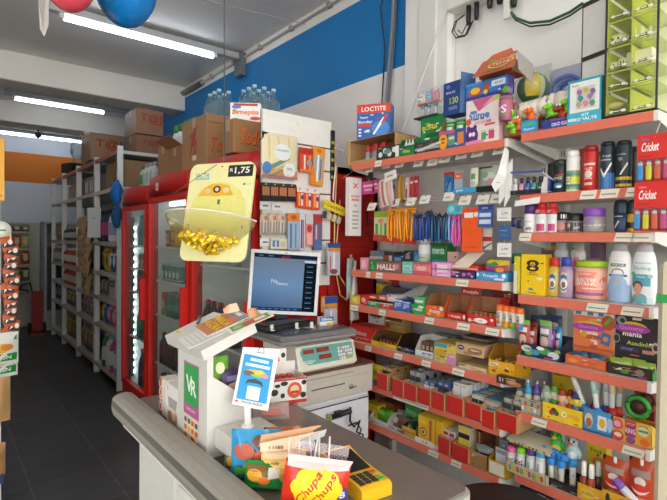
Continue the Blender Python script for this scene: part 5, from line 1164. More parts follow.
# clear drawer cabinet
a = AX(603,118,XS);b = AX(657,108,XS)
t = thing('gadget_cabinet','tall black framed cabinet with lime translucent drawers of small white gadgets','cabinet',(XS,(a.y + b.y) / 2,Z + .003),-90)
w = abs(a.y - b.y);W = w / 2;D = .19;H = .48
mb = MB();f = .006
for x in (-W,W - f):
    for yy in (0,D - f): mb.box(x,yy,0,x + f,yy + f,H,'#1c1c1d')
for zz in (0,H - f):
    for yy in (0,D - f): mb.box(-W,yy,zz,W,yy + f,zz + f,'#1c1c1d')
    for x in (-W,W - f): mb.box(x,0,zz,x + f,D,zz + f,'#1c1c1d')
mb.build('frame',t)
MB().box(-W + f,D - .006,f,W - f,D - .003,H - f,'#e3e6cc').build('back',t)
rows = [.006,.088,.146,.222,.302,.382,H - .006]
for i in range(6):
    z0,z1 = rows[i],rows[i + 1]
    for s in (0,1):
        x0,x1 = (-W + f + .001,-.001) if s == 0 else (.001,W - f - .001)
        q = MB().box(x0,.004,z0 + .0005,x1,D - .01,z0 + .003,mat('#dfe69a',.2,'clear')).box(x0,.002,z0 + .0005,x1,.004,z1 - .008,mat('#eef0b0',.1,'glass'),.0005).box(x0,.003,z0,x0 + .0015,D - .01,z1 - .01,'#c4cf5a').box(x0,.006,z1 - .008,x1,.012,z1 - .004,'#c0ca6a')
        mm = (x1 - x0)
        q.art(mm * .85,.012,[('p',[(-.5,.1),(.3,.1),(.5,.9),(-.4,.6)],'#2b2b26'),('e',-.3,.5,.12,.35,'#d9dbc9'),('e',.3,.5,.14,.35,'#e3e5d6'),('r',-.15,.35,.12,.6,'#e3e5d6')],x=(x0 + x1) / 2,y=.0015,z=z0 + .004)
        q.build('drawer',t)
# angled white side panels of the cabinet
q = Vector((-W - .001,.003,0));mb = MB();ang = math.radians(-172 + 90)
dv = Vector((-math.sin(math.radians(18)) * .3 - .05,.17,0)).normalized()
mb2 = MB()
P0 = Vector((-W - .002,.04,0));dv = Vector((-.966,.26,0));P1 = P0 + dv * .10
for (z0,z1,c) in ((.232,.40,'#d5d4cf'),(.0,.218,'#d5d4cf')):
    mb2.slab([P0 + Vector((0,0,z0)),P1 + Vector((0,0,z0)),P1 + Vector((0,0,z1)),P0 + Vector((0,0,z1))],.003,c)
for z0 in (.218,.40): mb2.slab([P0 + Vector((0,-.001,z0)),P1 + Vector((0,-.001,z0)),P1 + Vector((0,-.001,z0 + .014)),P0 + Vector((0,-.001,z0 + .014))],.006,'#232324')
mb2.tube([P1,P1 + Vector((0,0,.41))],.004,'#2a2a2b');mb2.build('side_panel',t)
ty,tx,tz = (a.y + b.y) / 2,XS,Z + .003
gadgets = [(1,2,'small white charger cubes'),]
def gad(px,py,label,mk,X=XS + .03):
    p = AX(px,py,X);o = mk();o.location = (X,p.y,p.z);o.rotation_euler = (0,0,-PI / 2);tag(o,label,'gadget');return o
def mcube(n=1): return lambda: MB().box(-.014,0,0,.014,.03,.026,'#ecebe6',.005).box(-.006,-.001,.008,-.003,0,.018,'#3a3a3a').box(.003,-.001,.008,.006,0,.018,'#3a3a3a').build('charger_plug')
def mcap(c='#eceae4',h=.035): return lambda: MB().lathe([(.006,0),(.007,.003),(.007,h * .7),(.004,h)],c,12).build('earphone_case')
gad(622,66,'white charger plug in the lower drawer, upper of two',mcube());gad(612,70,'white charger plug lying lower left in the drawer',mcube())
gad(615,44,'white rounded earphone case in the left drawer of the third row',lambda: MB().box(-.028,0,0,.028,.03,.033,'#e9e9e4',.01).box(-.012,-.001,.012,-.004,0,.02,'#55555a').box(.006,-.001,.012,.012,0,.02,'#55555a').build('earphone_case'))
for px,n_ in ((634,'left'),(642,'middle'),(650,'right')): gad(px,40,n_ + ' white bottle shaped gadget of the row of three',mcap('#e9e8e2' if px < 650 else '#d0d8dc',.042))
gad(639,66,'flat white boxed gadget filling the right drawer',lambda: MB().box(-.036,0,0,.036,.03,.05,'#f0ece8',.002).art(.072,.05,[('e',.42,.1,.05,.08,'#e08a9a')]).build('gadget_box'))
gad(614,110,'small beige round gadget in the bottom left drawer',lambda: MB().blob(0,0,.012,.03,.015,.012,'#cfc6a0').build('cable_coil'))

# ---- sprays
Z = B2z['s2']
WH = '#e8e8e4'
LT('deodorant_can','black deodorant can with plain black cap, behind the navy blue canister','spray can',548,557,163,Z,can('#23262a'),domecap('#17191b'),X=1.75)
LT('deodorant_can','black deodorant can with blue print and a green black cap','spray can',554.5,567,160,Z,can('#1d2124',.8),domecap('#26302c',.81),art=[('t','BOZZ',0,.72,.12,'#d9dde0',.7),('r',-.4,.84,.4,.9,'#b0382c'),('e',0,.35,.38,.12,'#2f7fb5'),('e',.1,.3,.2,.06,'#d9e6ef')],X=1.70)
LT('deodorant_can','white spray can with yellow green wave label and white cap','spray can',567,580,151,Z,can(WH,.82),domecap('#f0f0ee',.83,.9),art=[('r',-.8,.1,.8,.85,'#8fa83a'),('r',-.8,.2,.8,.3,'#3f7fa8'),('r',-.8,.66,.8,.76,'#4f8fa0'),('r',-.8,.32,.8,.6,'#d3d84a'),('r',-.3,.3,.0,.62,'#eef0e6'),('t','FREE',-.15,.46,.2,'#2f3f3a',.4,0,90)],X=1.70)
LT('deodorant_can','red deodorant can half hidden behind the front red can','spray can',578.5,587,149,Z,can('#b3201c'),domecap('#8c1a18'),X=1.735)
LT('deodorant_can','red deodorant can with white and pale print, front one of the two','spray can',584.5,598,146,Z,can('#c3241d',.84),domecap('#9a1b18',.85,.97),art=[('r',-.5,.92,.5,1.0,'#d9c9c0'),('t','OLD',0,.8,.09,'#efe6dc',.6),('e',0,.6,.3,.14,'#e3d0c2'),('t','spice',0,.44,.1,'#efe6dc',.7),('r',-.3,.2,.3,.3,'#e0b8a6')],X=1.695)
LT('deodorant_can','pale green can peeking between the red and navy cans','spray can',596,602,152,Z,can('#b5bfae'),domecap('#6f8f5a'),X=1.76)
vee = [('r',-.9,0,.9,.42,'#3f7fc4'),('p',[(-.42,.52),(-.06,.3),(.5,.66),(.44,.72),(-.04,.4),(-.36,.6)],'#e6edf2'),('t','fresh',.1,.86,.07,'#aeb9c2',.6),('r',-.4,.74,.4,.78,'#8fa0ae')]
LT('deodorant_can','navy deodorant can with white check mark over a blue base','spray can',601,615,142,Z,can('#26333f',.88),domecap('#16191c',.89,.97),art=vee,X=1.70,arth=.8)
LT('deodorant_can','dark deodorant can just behind the blue based one','spray can',612,618,147,Z,can('#20292f'),domecap('#141719'),X=1.77)
LT('deodorant_can','dark green navy deodorant can with a yellow band','spray can',616.5,632,141,Z,can('#1f2e34',.88),domecap('#16191c',.89,.97),art=[('r',-.9,.05,.9,.30,'#dcb423'),('r',-.9,.12,.9,.22,'#2a2f2c'),('p',[(-.1,.36),(.0,.34),(.44,.62),(.4,.68)],'#cfd6da'),('t','invisible',.0,.88,.05,'#8f9aa2',.6),('e',-.05,.76,.16,.05,'#7f8f98')],X=1.70,arth=.8)
LT('deodorant_can','dark deodorant can at the right, behind the hanging lighter cards','spray can',630,638,147,Z,can('#252b2c'),domecap('#141719'),X=1.76)
LT('blue_canister','round navy blue canister with a red emblem, right of the small opened display box','canister',541,553,176,Z,can('#24306b',.95),None,art=[('t','a',0,.62,.36,'#b5303c',.5),('r',-.6,.1,.6,.14,'#8fa0c9')],X=1.70,arth=.95)
single('blue_stopper','shiny blue stopper lying behind the upper red lighter card','cap',MB().lathe([(.02,0),(.022,.004),(.02,.016),(.008,.022)],'#2c4fa5',16),(1.70,AX(648,140,1.70).y,AX(648,142,1.7).z),-90)
single('blue_cap_stand','dark can under the blue stopper behind the lighter cards','spray can',MB().lathe([(.022,0),(.0225,.005),(.0225,AX(648,142,1.7).z - Z - .02),(.021,AX(648,142,1.7).z - Z - .003)],'#2a3140',16),(1.70,AX(648,140,1.70).y,Z + .001),-90)
# opened small display box with roll on tubes
t,w,h,y = TRAY('tube_display_box','small opened display box with blue rimmed flap holding slim roll on bottles',510,541,190,Z,.06,'#1b1c1f',[('r',-.5,.6,.5,1,'#2a2b2e')],X=1.640,hb=.06,inner='#d8d6d0',side='#dcdad8')
MB().slab([(-w / 2,.0,.082),(w / 2 + .004,-.0,.074),(w / 2 + .02,.062,.045),(-w / 2,.058,.078)],.002,'#e6e3df').slab([(-w / 2,-.001,.079),(w / 2 + .004,-.001,.072),(w / 2 + .004,-.001,.078),(-w / 2,-.001,.086)],.001,'#3a4f9f').build('lid_flap',t)
for i,(c,lab) in enumerate((('#d6d3d6','white'),('#d08aa8','pink'),('#2f5fb5','blue'),('#2f8f86','teal'),('#3a3c3a','black'))):
    o = thing('roll_on_bottle',lab + ' slim bottle in the small opened display box','bottle',PUT(1.640,y,Z,-w / 2 + .012 + (w - .024) * i / 4,.016,.003),-90)
    MB().box(-.008,-.008,0,.008,.008,.038,c,.004).art(.012,.03,[('e',0,.3,.3,.16,'#c9d68a'),('t','AS',0,.6,.2,'#e9e9ee',.7)],y=-.008).build('body',o)
    MB().lathe([(.006,.038),(.006,.056),(.003,.058)],'#25262b' if i else '#c9c9cc',10).build('cap',o)
single('white_shelf_label','white card label clipped below the small opened display box','label',MB().slab([(-.045,0,0),(.05,0,.008),(.056,-.004,.03),(-.04,-.004,.02)],.001,'#efeeea'),(1.634,AX(526,200,1.634).y,AX(526,206,1.634).z),-90)
# lighter cards
def lighter(c,c2='#c9c9c6'):
    def f():
        t = thing('x','x','lighter');MB().box(-.0075,-.005,0,.0075,.005,.042,c,.003).build('body',t)
        MB().box(-.006,-.004,.042,.006,.004,.052,c2,.002).lathe([(.003,.052),(.0032,.056),(.001,.057)],'#77777a',8).build('metal_top',t);return t
    return f
for k,(py0,py1,lab) in enumerate(((136,183,'upper'),(183,231,'lower'))):
    Xc = 1.60 - .012 * k;a = AX(637.5 - 3 * k,py0,Xc);b = AX(676 - 2 * k,py1,Xc);w = abs(a.y - b.y);h = abs(a.z - AX(637,py1,Xc).z)
    t = thing('lighter_card',lab + ' red lighter display card hanging at the right end of the near shelf','lighters',(Xc,(a.y + b.y) / 2,a.z - h),-90)
    mb = MB().box(-w / 2,0,h * .47,w / 2,.003,h,'#d42a24',.0005).box(-w / 2,.001,0,w / 2,.003,h * .5,'#d42a24',.0005)
    mb.art(w,h,[('t','Cricket',-.16,.74,.19,'#f4f1ee',.44,.12),('r',-.38,.88,-.2,.91,'#e08a7a' if k else '#5f6fb5'),('r',-.44,.54,-.1,.56,'#a31c18')]);mb.build('card',t)
    MB().box(-w / 2,-.020,.004,w / 2,.0,h * .47,mat('#c9e3f0',.1,'glass'),.004).build('blister',t)
    for i,c in enumerate(('#3f9ad6','#e6d820','#e8643a','#d94a86','#4fae4a')):
        o = lighter(c)();o.location = PUT(Xc,(a.y + b.y) / 2,a.z - h,-w / 2 + .013 + .022 * i,-.010,.004);o.rotation_euler = (0,0,-PI / 2);o.name = 'lighter'
        tag(o,('blue','yellow','orange','pink','green')[i] + ' lighter on the ' + lab + ' red lighter card','lighter')
single('clear_hook_string','thin clear string holding the lighter cards from the top shelf','string',MB().tube([(1.645,AX(658,118,1.62).y,1.76),(1.60,AX(658,118,1.62).y,AX(658,137,1.60).z)],.0012,'#c9c3b8'))

# ---- third shelf
Z = B2z['s3']
LT('foot_spray','white bottle with large number 40 and purple cap on the third near shelf','bottle',525,537,204.5,Z,can('#ece9ea',.62),domecap('#54307a',.63,.92),art=[('t','40',.05,.22,.2,'#3a3f4a',.9),('r',-.3,.62,.3,.66,'#c9a0b5')],X=1.69)
for (a,b,x_,lab) in ((536,548.5,1.69,'white spray bottle with red flowered top, next to the number 40 bottle'),(547.5,558.5,1.69,'white spray bottle with red flowered top, beside the black jars')):
    LT('hair_spray',lab,'bottle',a,b,203,Z,lambda r,h: ([(r * .9,0),(r,.004),(r,h * .6),(r * .98,h * .66,'#d83a3c'),(r * .8,h * .84,'#d83a3c')],'#e6e6e8'),domecap('#d8382a',.82,.72),art=[('e',-.2,.74,.3,.06,'#e9a0a0'),('e',.2,.70,.25,.05,'#b02a30'),('r',-.2,.05,.4,.3,'#c23a72'),('r',-.4,.45,.4,.6,'#d3dbe3')],arth=.95,X=x_)
LT('hair_jar','clear hair product jar with black lid and white sticker, left of two','jar',557,569.5,213,Z,lambda r,h: ([(r * .95,0),(r,.003),(r,h * .6),(r * .9,h * .62)],'#8f8b88'),lambda r,h: ([(r * 1.02,h * .6),(r * 1.04,h * .62),(r * 1.04,h * .97),(r * .9,h)],'#26211f'),art=[('r',-.9,.1,.9,.8,'#4a4544'),('e',0,.5,.35,.35,'#c9837a'),('r',.0,1.15,.5,1.5,'#eceae6')],X=1.70)
LT('hair_jar','clear hair product jar with black lid and flower print, right of two','jar',567.5,583,214,Z,lambda r,h: ([(r * .95,0),(r,.003),(r,h * .6),(r * .9,h * .62)],'#95918e'),lambda r,h: ([(r * 1.02,h * .6),(r * 1.04,h * .62),(r * 1.04,h * .97),(r * .9,h)],'#1f1c1c'),art=[('r',-.9,.1,.9,.85,'#3f3c3d'),('e',-.45,.5,.2,.3,'#c94f4a'),('e',-.2,.6,.14,.2,'#d9c9b5'),('t','gel',.3,.4,.3,'#c9c5c2',.5)],X=1.70)
LT('cream_jar','translucent jar with wide purple lid','jar',584,605,209,Z,lambda r,h: ([(r * .92,0),(r,.004),(r,h * .62),(r * .92,h * .66)],mat('#a39d9a',.15)),lambda r,h: ([(r * 1.0,h * .66),(r * 1.02,h * .68),(r * 1.02,h * .97),(r * .96,h)],'#8a4fb5'),art=[('r',-.9,.45,.9,.52,'#d9d5d3'),('r',-.2,.5,.2,1.0,'#8f7fa8')],X=1.70)
LT('roll_on','navy roll on deodorant with gold slash and tall domed cap','roll-on',614,628,200,Z,lambda r,h: ([(r * .75,0),(r * .85,h * .05),(r,h * .3),(r * .98,h * .56)],'#1c3a5a'),lambda r,h: ([(r * 1.0,h * .56),(r * 1.02,h * .6),(r * .98,h * .85),(r * .8,h * .96),(r * .4,h)],'#1f3440'),art=[('p',[(-.3,.2),(-.2,.2),(.1,.55),(.0,.58)],'#d3cfa8'),('r',-.3,.78,.3,.82,'#b9c4cc')],X=1.69)
LT('roll_on','black roll on deodorant with yellow label behind the lighter cards','roll-on',627,641,200,Z,lambda r,h: ([(r * .75,0),(r * .85,h * .05),(r,h * .3),(r * .98,h * .56)],'#e0b023'),lambda r,h: ([(r * 1.0,h * .56),(r * 1.02,h * .6),(r * .98,h * .85),(r * .8,h * .96),(r * .4,h)],'#22302c'),art=[('r',-.9,.2,.9,.5,'#22282a')],X=1.70)
y,w,h = span(511,524,210,Z,1.66)
single('navy_clips','dark navy hair clips hanging left of the number 40 bottle','hair clips',MB().pillow(.022,.035,.014,'#262a52',x=-.012,n=5).pillow(.022,.032,.014,'#20244a',x=.012,z=-.006,n=5).tube([(0,.0,.034),(0,.30,.034)],.002,'#8a8a88'),(1.665,AX(517,220,1.665).y,AX(517,227,1.665).z),-90)
# ---- shampoo shelf
Z = B2z['s4']
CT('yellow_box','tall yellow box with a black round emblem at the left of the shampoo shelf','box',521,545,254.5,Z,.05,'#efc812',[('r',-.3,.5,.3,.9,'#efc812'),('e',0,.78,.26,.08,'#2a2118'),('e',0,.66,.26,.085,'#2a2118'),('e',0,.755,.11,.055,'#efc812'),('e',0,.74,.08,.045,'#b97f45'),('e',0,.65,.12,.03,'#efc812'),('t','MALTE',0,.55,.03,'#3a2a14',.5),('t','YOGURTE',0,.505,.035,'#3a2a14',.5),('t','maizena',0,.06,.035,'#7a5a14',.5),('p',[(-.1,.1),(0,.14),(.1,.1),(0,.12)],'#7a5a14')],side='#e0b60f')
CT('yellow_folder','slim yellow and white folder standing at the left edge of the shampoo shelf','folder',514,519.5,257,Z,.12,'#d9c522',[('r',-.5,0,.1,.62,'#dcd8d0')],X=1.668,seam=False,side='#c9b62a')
def cyl(body,cap,zc):
    return (lambda r,h: ([(r * .9,0),(r,.004),(r,h * (zc - .14)),(r * .85,h * (zc - .05)),(r * .55,h * zc)],body),lambda r,h: ([(r * .62,h * zc),(r * .66,h * (zc + .01)),(r * .64,h * .98),(r * .5,h)],cap))
for (a,b,py,bc,cc,lab,lc,X,ov) in ((548,561.5,258,mat('#cdb04a',.15),'#cf2a20','small cologne bottle with red cap and yellow label','#e3c95a',1.70,.7),(559,573.5,257.5,mat('#a58aa8',.15),'#2c3fa5','small cologne bottle with blue cap and purple liquid','#e8da5a',1.695,.7),(571.5,580,258,mat('#c98f9f',.15),'#e0559a','small cologne bottle with pink cap, behind the peach tub','#d9c35a',1.74,.8)):
    B_,C_ = cyl(bc,cc,.78)
    LT('cologne_bottle',lab,'bottle',a,b,py,Z,B_,C_,X=X,oy=ov,art=[('e',0,.5,.42,.46,lc),('e',0,.5,.32,.38,'#4f7fb5' if ov == .7 else lc),('e',0,.45,.25,.24,'#e6e3d5'),('e',0,.4,.15,.14,'#7a6a5a'),('t','baby',0,.75,.1,'#2a3f6a',.4)],arth=.55,artz=.1)
t,r,h,y = LT('cream_tub','large peach hair cream tub with lime green lid','tub',575,609,261,Z,lambda r,h: ([(r * .82,0),(r * .9,h * .04),(r,h * .4),(r * .98,h * .72),(r * .86,h * .83)],'#eeb7a0'),lambda r,h: ([(r * .88,h * .84),(r * .92,h * .85),(r * .92,h * .97),(r * .86,h)],'#a9cc2c'),X=1.735,oy=.85,
   art=[('r',-.62,.06,.62,.92,'#ea8a74'),('t','SALADA',-.04,.84,.07,'#f3e0d6',.5),('t','DOCTER',-.02,.62,.12,'#f3ece6',.9),('t','TUTANO',-.02,.48,.12,'#f3ece6',.9),('r',-.1,.30,.5,.34,'#f3d6c8'),('e',-.42,.28,.13,.1,'#d98a2c'),('e',-.42,.28,.07,.06,'#8a4a1c'),('r',-.5,.08,.5,.18,'#9a5a9a'),('e',.5,.6,.12,.14,'#e0705a')],arth=.72,artz=.06)
def shampoo(name,label,px0,px1,pyt,body,cap,art,X=1.715,base2=None):
    y,w,h = span(px0,px1,pyt,Z,X);r = w / 2;t = thing(name,label,'bottle',(X,y,Z + .0015),-90)
    prof = [(r * .80,0),(r * .88,h * .03),(r * 1.0,h * .3),(r * .98,h * .55),(r * .86,h * .75),(r * .74,h * .83),(r * .6,h * .86)]
    if base2: prof = [(p[0],p[1],base2 if p[1] < h * .5 else body) for p in prof]
    mb = MB().lathe(prof,body,24,0,0,1,.55)
    mb2 = MB();vs0 = len(mb.v)
    # label follows the oval front
    def oval(u,z):
        rr = r
        for i in range(1,len(prof)):
            if prof[i][1] >= z: a,b = prof[i - 1],prof[i];rr = a[0] + (b[0] - a[0]) * (z - a[1]) / max(1e-6,b[1] - a[1]);break
        x = max(-.97,min(.97,u / rr));return -rr * .55 * math.sqrt(1 - x * x)
    mb.art(2 * r,h,art,surf=lambda u,v: oval(u * 2 * r,v * h) + .0007,lay=.00012);mb.build('body',t)
    MB().lathe([(r * .62,h * .86),(r * .66,h * .865),(r * .58,h * .98),(r * .5,h)],cap,18,0,0,1,.6).build('cap',t)
shampoo('shampoo_bottle','white and pale blue shampoo bottle with dark green label bar and grey cap',608,633,243,'#e9eaea','#a5a3a3',[('r',-.3,.60,.3,.65,'#4f6a4a'),('t','PALMOLIVE',0,.625,.028,'#e3e8e0',.5),('r',-.2,.69,.2,.695,'#a9adb0'),('e',0,.50,.26,.07,'#8a6a70'),('e',0,.49,.22,.06,'#e9eaea'),('r',-.36,.43,.36,.47,'#3a5f9f'),('t','NATURALS',0,.45,.022,'#dfe6f0',.5),('e',0,.22,.44,.24,'#9db9dc'),('r',-.3,.02,.3,.25,'#9db9dc'),('r',-.18,.30,.1,.305,'#e6ecf2'),('e',.0,.36,.08,.03,'#c9b58a')],base2='#a9c2e2')
shampoo('shampoo_bottle','white and teal shampoo bottle with a picture of a child on its label',632,658,243,'#e6e9ea','#b0aeae',[('r',-.3,.66,.3,.68,'#a9ccd0'),('t','Darling',-.02,.58,.07,'#7fb0b8',.66),('r',-.40,.30,.32,.49,'#4fa3b5'),('t','fofura',-.05,.45,.03,'#dceef0',.4),('e',-.36,.5,.1,.03,'#6fb58a'),('e',.3,.46,.1,.03,'#8fc0b5'),('e',-.16,.30,.21,.08,'#6a3f30'),('e',-.15,.26,.17,.085,'#d9a58a'),('r',-.42,.03,.32,.10,'#5fa0ac'),('e',-.08,.10,.3,.08,'#6fb0ba'),('r',-.22,.13,-.1,.2,'#d9a58a'),('r',.2,.02,.42,.12,'#c9dde0')],X=1.715)
# back row
LT('shampoo_bottle','grey capped white bottle behind the cologne bottles, left of two','bottle',554,569,243,Z,lambda r,h: ([(r * .9,0),(r,.004),(r,h * .8),(r * .7,h * .88)],'#d3d9e2'),lambda r,h: ([(r * .8,h * .86),(r * .84,h * .87),(r * .76,h)],'#b5b3b2'),X=1.83,oy=.6,art=[('r',-.5,.7,.5,.8,'#9fb5cc')],arth=.9)
LT('shampoo_bottle','grey capped white bottle behind the peach tub, right of two','bottle',571,586,243,Z,lambda r,h: ([(r * .9,0),(r,.004),(r,h * .8),(r * .7,h * .88)],'#dcdad5'),lambda r,h: ([(r * .8,h * .86),(r * .84,h * .87),(r * .76,h)],'#aeaaa6'),X=1.83,oy=.6,art=[('r',-.5,.74,.5,.8,'#6a6a6a')],arth=.9)
CT('dark_carton','dark purple and pink carton at the back of the shampoo shelf','box',590,600,243,Z,.05,'#6a4a6a',[('r',-.4,.5,.4,.7,'#b58aa5'),('e',0,.4,.3,.1,'#d9c5cf')],X=1.86)
CT('dark_carton','dark carton with a yellow stripe at the back left of the shampoo shelf','box',541,555,243,Z,.05,'#7a6a72',[('r',-.3,.84,.5,.95,'#d9b52c')],X=1.88)
t = thing('toothpaste_stack','stack of plain white toothpaste cartons behind the yellow box','boxes',(1.76,AX(526,250,1.76).y,Z + .001),-90)
for k in range(3): MB().box(-.09,0,.035 * k,.06,.04,.035 * k + .034,'#d3d1cc',.002).build('carton',t)
y,w,h = span(512,541,243.5,Z,1.76)
CTg = MB().box(-w / 2,0,0,w / 2,.04,.04,'#1f8f4a',.0015).art(w,.04,[('t','Closeup',-.1,.55,.4,'#d9e8dc',.7),('r',-.5,0,.5,.2,'#12633a'),('p',[(.1,.3),(.3,.8),(.26,.3)],'#2f5f9a')])
single('toothpaste_box','green toothpaste box above the yellow box, on the white carton stack','toothpaste',CTg,(1.758,y,Z + .107),-90)

# ---- gummy shelf
Z = B2z['s5']
t,w,h,y = TRAY('pouch_display','dark patterned open bag like display box of candy pouches',521,561,346,Z,.13,'#23304a',[('e',-.36,.6,.14,.26,'#c9d6c0'),('e',-.14,.4,.12,.22,'#3f8fc0'),('e',.1,.6,.16,.25,'#4f9a4a'),('e',.32,.4,.14,.28,'#c9d0d6'),('e',-.3,.25,.1,.14,'#7fae3a'),('e',.2,.2,.12,.12,'#2a2f6a'),('r',.1,.05,.3,.16,'#c24a5a'),('e',.0,.78,.1,.14,'#e3e6e3'),('e',.42,.75,.07,.14,'#8fae3a'),('t','SIBI',-.32,.6,.2,'#2a3a55',.2)],hb=.07,inner='#3a3f52')
for i,(px0,px1,py,c,hd,lab,ly) in enumerate(((519,530,321,'#b5403a','#6fae3c','red and brown candy pouch with green top at the left of the dark pouch display',.025),(527,537,326,'#a5301f','#7a2218','brick red candy pouch second in the dark pouch display',.045),(540,552,322,'#8a7a94','#7fb54a','grey purple candy pouch with green top in the dark pouch display',.025),(549,555,330,'#8f3fae','#7a3aa0','bright purple candy pouch beside the grey purple one',.05),(556,562,328,'#3f9fcf','#2f7fae','sky blue candy pouch at the right end of the pouch display',.06))):
    yy,ww,hh = span(px0,px1,py,Z,XF + ly)
    mb = MB().pillow(ww,hh - .01,.022,c,n=6,wob=.002).art(ww,hh,[('r',-.5,.84,.5,.98,hd),('r',-.35,.62,.35,.76,'#d9d3d0'),('e',0,.4,.32,.16,'#d0b0a0'),('r',-.3,.55,.3,.58,'#3a2a2a')],surf=lambda u,v,ww=ww,hh=hh: MB().pillow_y(u,v,ww,hh,.022) - .002)
    single('candy_pouch',lab,'candy',mb,(XF + ly,yy,Z + .008),-90)
for i,(px0,px1,py,lab,c) in enumerate(((532,542,315,'left','#c9623a'),(542,552,315,'middle','#3f7fae'),(551,563,315,'right','#c9c5c5'))):
    yy,ww,hh = span(px0,px1,py,Z,1.83)
    mb = MB().pillow(ww,hh,.03,'#262c3d',n=6,wob=.002).art(ww,hh,[('r',-.5,.86,.5,.99,'#2f4a6a'),('e',0,.72,.34,.1,c)],surf=lambda u,v,ww=ww,hh=hh: MB().pillow_y(u,v,ww,hh,.03) - .002)
    single('dark_pouch',lab + ' dark navy pouch standing behind the pouch display','candy',mb,(1.80,yy - .012,Z + .003),-90)
gum = lambda zz: [('e',-.1,zz + .07,.34,.1,'#e8b923'),('e',-.12,zz + .05,.42,.075,'#a53f9f'),('t','Gummy',-.12,zz + .05,.085,'#d98ac9',.62),('t','mania',-.1,zz - .045,.075,'#f3efec',.44)]
t,w,h,y = TRAY('gummy_box','orange gummy candy box with raised back card, on the near shelf',565,606,358,Z,.055,'#d9683a',[('t','Gummy',.1,.55,.3,'#b5502c',.5),('r',-.5,.0,.5,.2,'#c9582f'),('e',-.3,.5,.12,.2,'#e8914f')],hb=.035,inner='#b5703f',header=(AX(586,312,XF + .055).z - Z,gum(.66) + [('r',-.5,.93,.5,1,'#e9e6e2'),('r',-.45,.94,-.3,1,'#4f7fae'),('r',-.15,.94,.0,1,'#4f7fae'),('r',.12,.94,.25,1,'#4f7fae'),('e',.36,.84,.16,.14,'#b8502c'),('p',[(.24,.8),(.32,.78),(.46,.92),(.4,.95)],'#5fa03f'),('t','HOT DOG',.02,.53,.06,'#5a2a1c',.5),('e',-.22,.57,.08,.06,'#d9a02c'),('p',[(.18,.44),(.40,.40),(.44,.62),(.22,.66)],'#3f6fa5'),('e',.31,.53,.07,.05,'#d98a4a'),('r',-.05,.45,.1,.49,'#e8c9b5'),('r',-.5,.3,.5,.34,'#c25a30')],'#e37a48'))
INSIDE('gummy_pack','blue and white gummy pack lying in the orange gummy box','candy','packs in the orange gummy box',XF,y,Z,[(-.028,.02,.004),(.028,.022,.004),(0,.036,.004)],mpil(.055,.042,.02,'#30506f',[('e',0,.5,.35,.25,'#aebccb')]))
t,w,h,y = TRAY('gummy_box','black gummy candy box with bright lettering and green leaf side, at the right end',607,652,366,Z,.055,'#33271f',[('t','Gummy',.1,.55,.3,'#b5604a',.4),('e',.24,.5,.1,.3,'#8a7a70'),('p',[(-.34,.4),(-.2,.7),(-.1,.5)],'#d9d6c9'),('e',-.1,.4,.1,.2,'#5f8a2c'),('r',.2,.06,.4,.18,'#b03f5a')],hb=.035,inner='#3a2f28',header=(AX(630,314,XF + .055).z - Z,gum(.70) + [('e',-.36,.88,.12,.07,'#8fa09f'),('e',-.33,.87,.06,.04,'#1f2a26'),('t','Azedinho',.08,.51,.07,'#b9c95a',.6),('p',[(.2,.5),(.36,.5),(.42,.6),(.38,.52)],'#4fae3a'),('e',.42,.48,.08,.09,'#c9b0ac'),('e',.42,.48,.05,.05,'#5a1f24'),('e',-.46,.56,.08,.08,'#8a9690'),('e',-.46,.56,.06,.06,'#2a302c'),('r',.1,.94,.36,.98,'#a9a7a0'),('r',-.4,.36,.06,.44,'#3c355a'),('t','sour',-.2,.4,.04,'#8f7fc0',.4),('r',.14,.36,.4,.42,'#c98a78')],'#2b2725'),side='#2e2925')
INSIDE('gummy_pack','lime and white gummy pack lying in the black gummy box','candy','packs in the black gummy box',XF,y,Z,[(-.033,.02,.004),(.033,.022,.004),(0,.038,.006)],mpil(.065,.045,.022,'#b9cf5a',[('e',0,.5,.32,.2,'#e3e8d6'),('r',-.5,.8,.5,1,'#8fae3f')]))
single('green_leaf_flap','green leaf shaped flap on the right side of the black gummy box','flap',MB().prism([(-.012,0),(.012,0),(.016,.045),(.0,.02),(-.014,.04)],0,.002,'#4faa35'),(XF + .004,AX(653,372,XF).y,Z + .004),-80)

# ---- toy candy shelf
Z = B2z['s6']
def mk_spray(c,cap,art=None):
    return mthing([('body',lambda: MB().lathe([(.010,0),(.0115,.003),(.0115,.03),(.007,.04)],'#c9c3b0',12).art(.023,.03,[('e',-.2,.6,.2,.2,'#e0b52c'),('e',.2,.4,.2,.2,'#4a6a9a'),('e',0,.3,.16,.14,'#c9582f'),('r',-.5,.8,.5,.9,'#3a3a3a')],y=-.0115,R=.0115,c0=.0004)),('cap',lambda: MB().lathe([(.0095,.038),(.0105,.042),(.0105,.05),(.006,.052),(.0055,.058),(.002,.068)],c,12).blob(0,0,.062,.004,.004,.008,cap,8,5))])
for i,(px,py,c,cap,lab,X) in enumerate(((520,384,'#3f8fb0','#a9c9d6','teal capped spray candy, leftmost of the toy candies',1.70),(528,385,'#3f9fd6','#e3ecf2','blue capped spray candy with white nozzle at the left of the shelf',1.69),(537,386,'#6a55a5','#d9d3e6','purple capped spray candy next to the blue capped one',1.70),(544,388,'#9a7a8a','#c9b5b5','mauve capped spray candy beside the yellow tray',1.72))):
    o = mk_spray(c,cap)();o.name = 'spray_candy';o.scale = (1.3,1.3,1.6);o.location = (X,AX(px,400,X).y,Z + .002);o.rotation_euler = (0,0,-PI / 2);tag(o,lab,'candy')
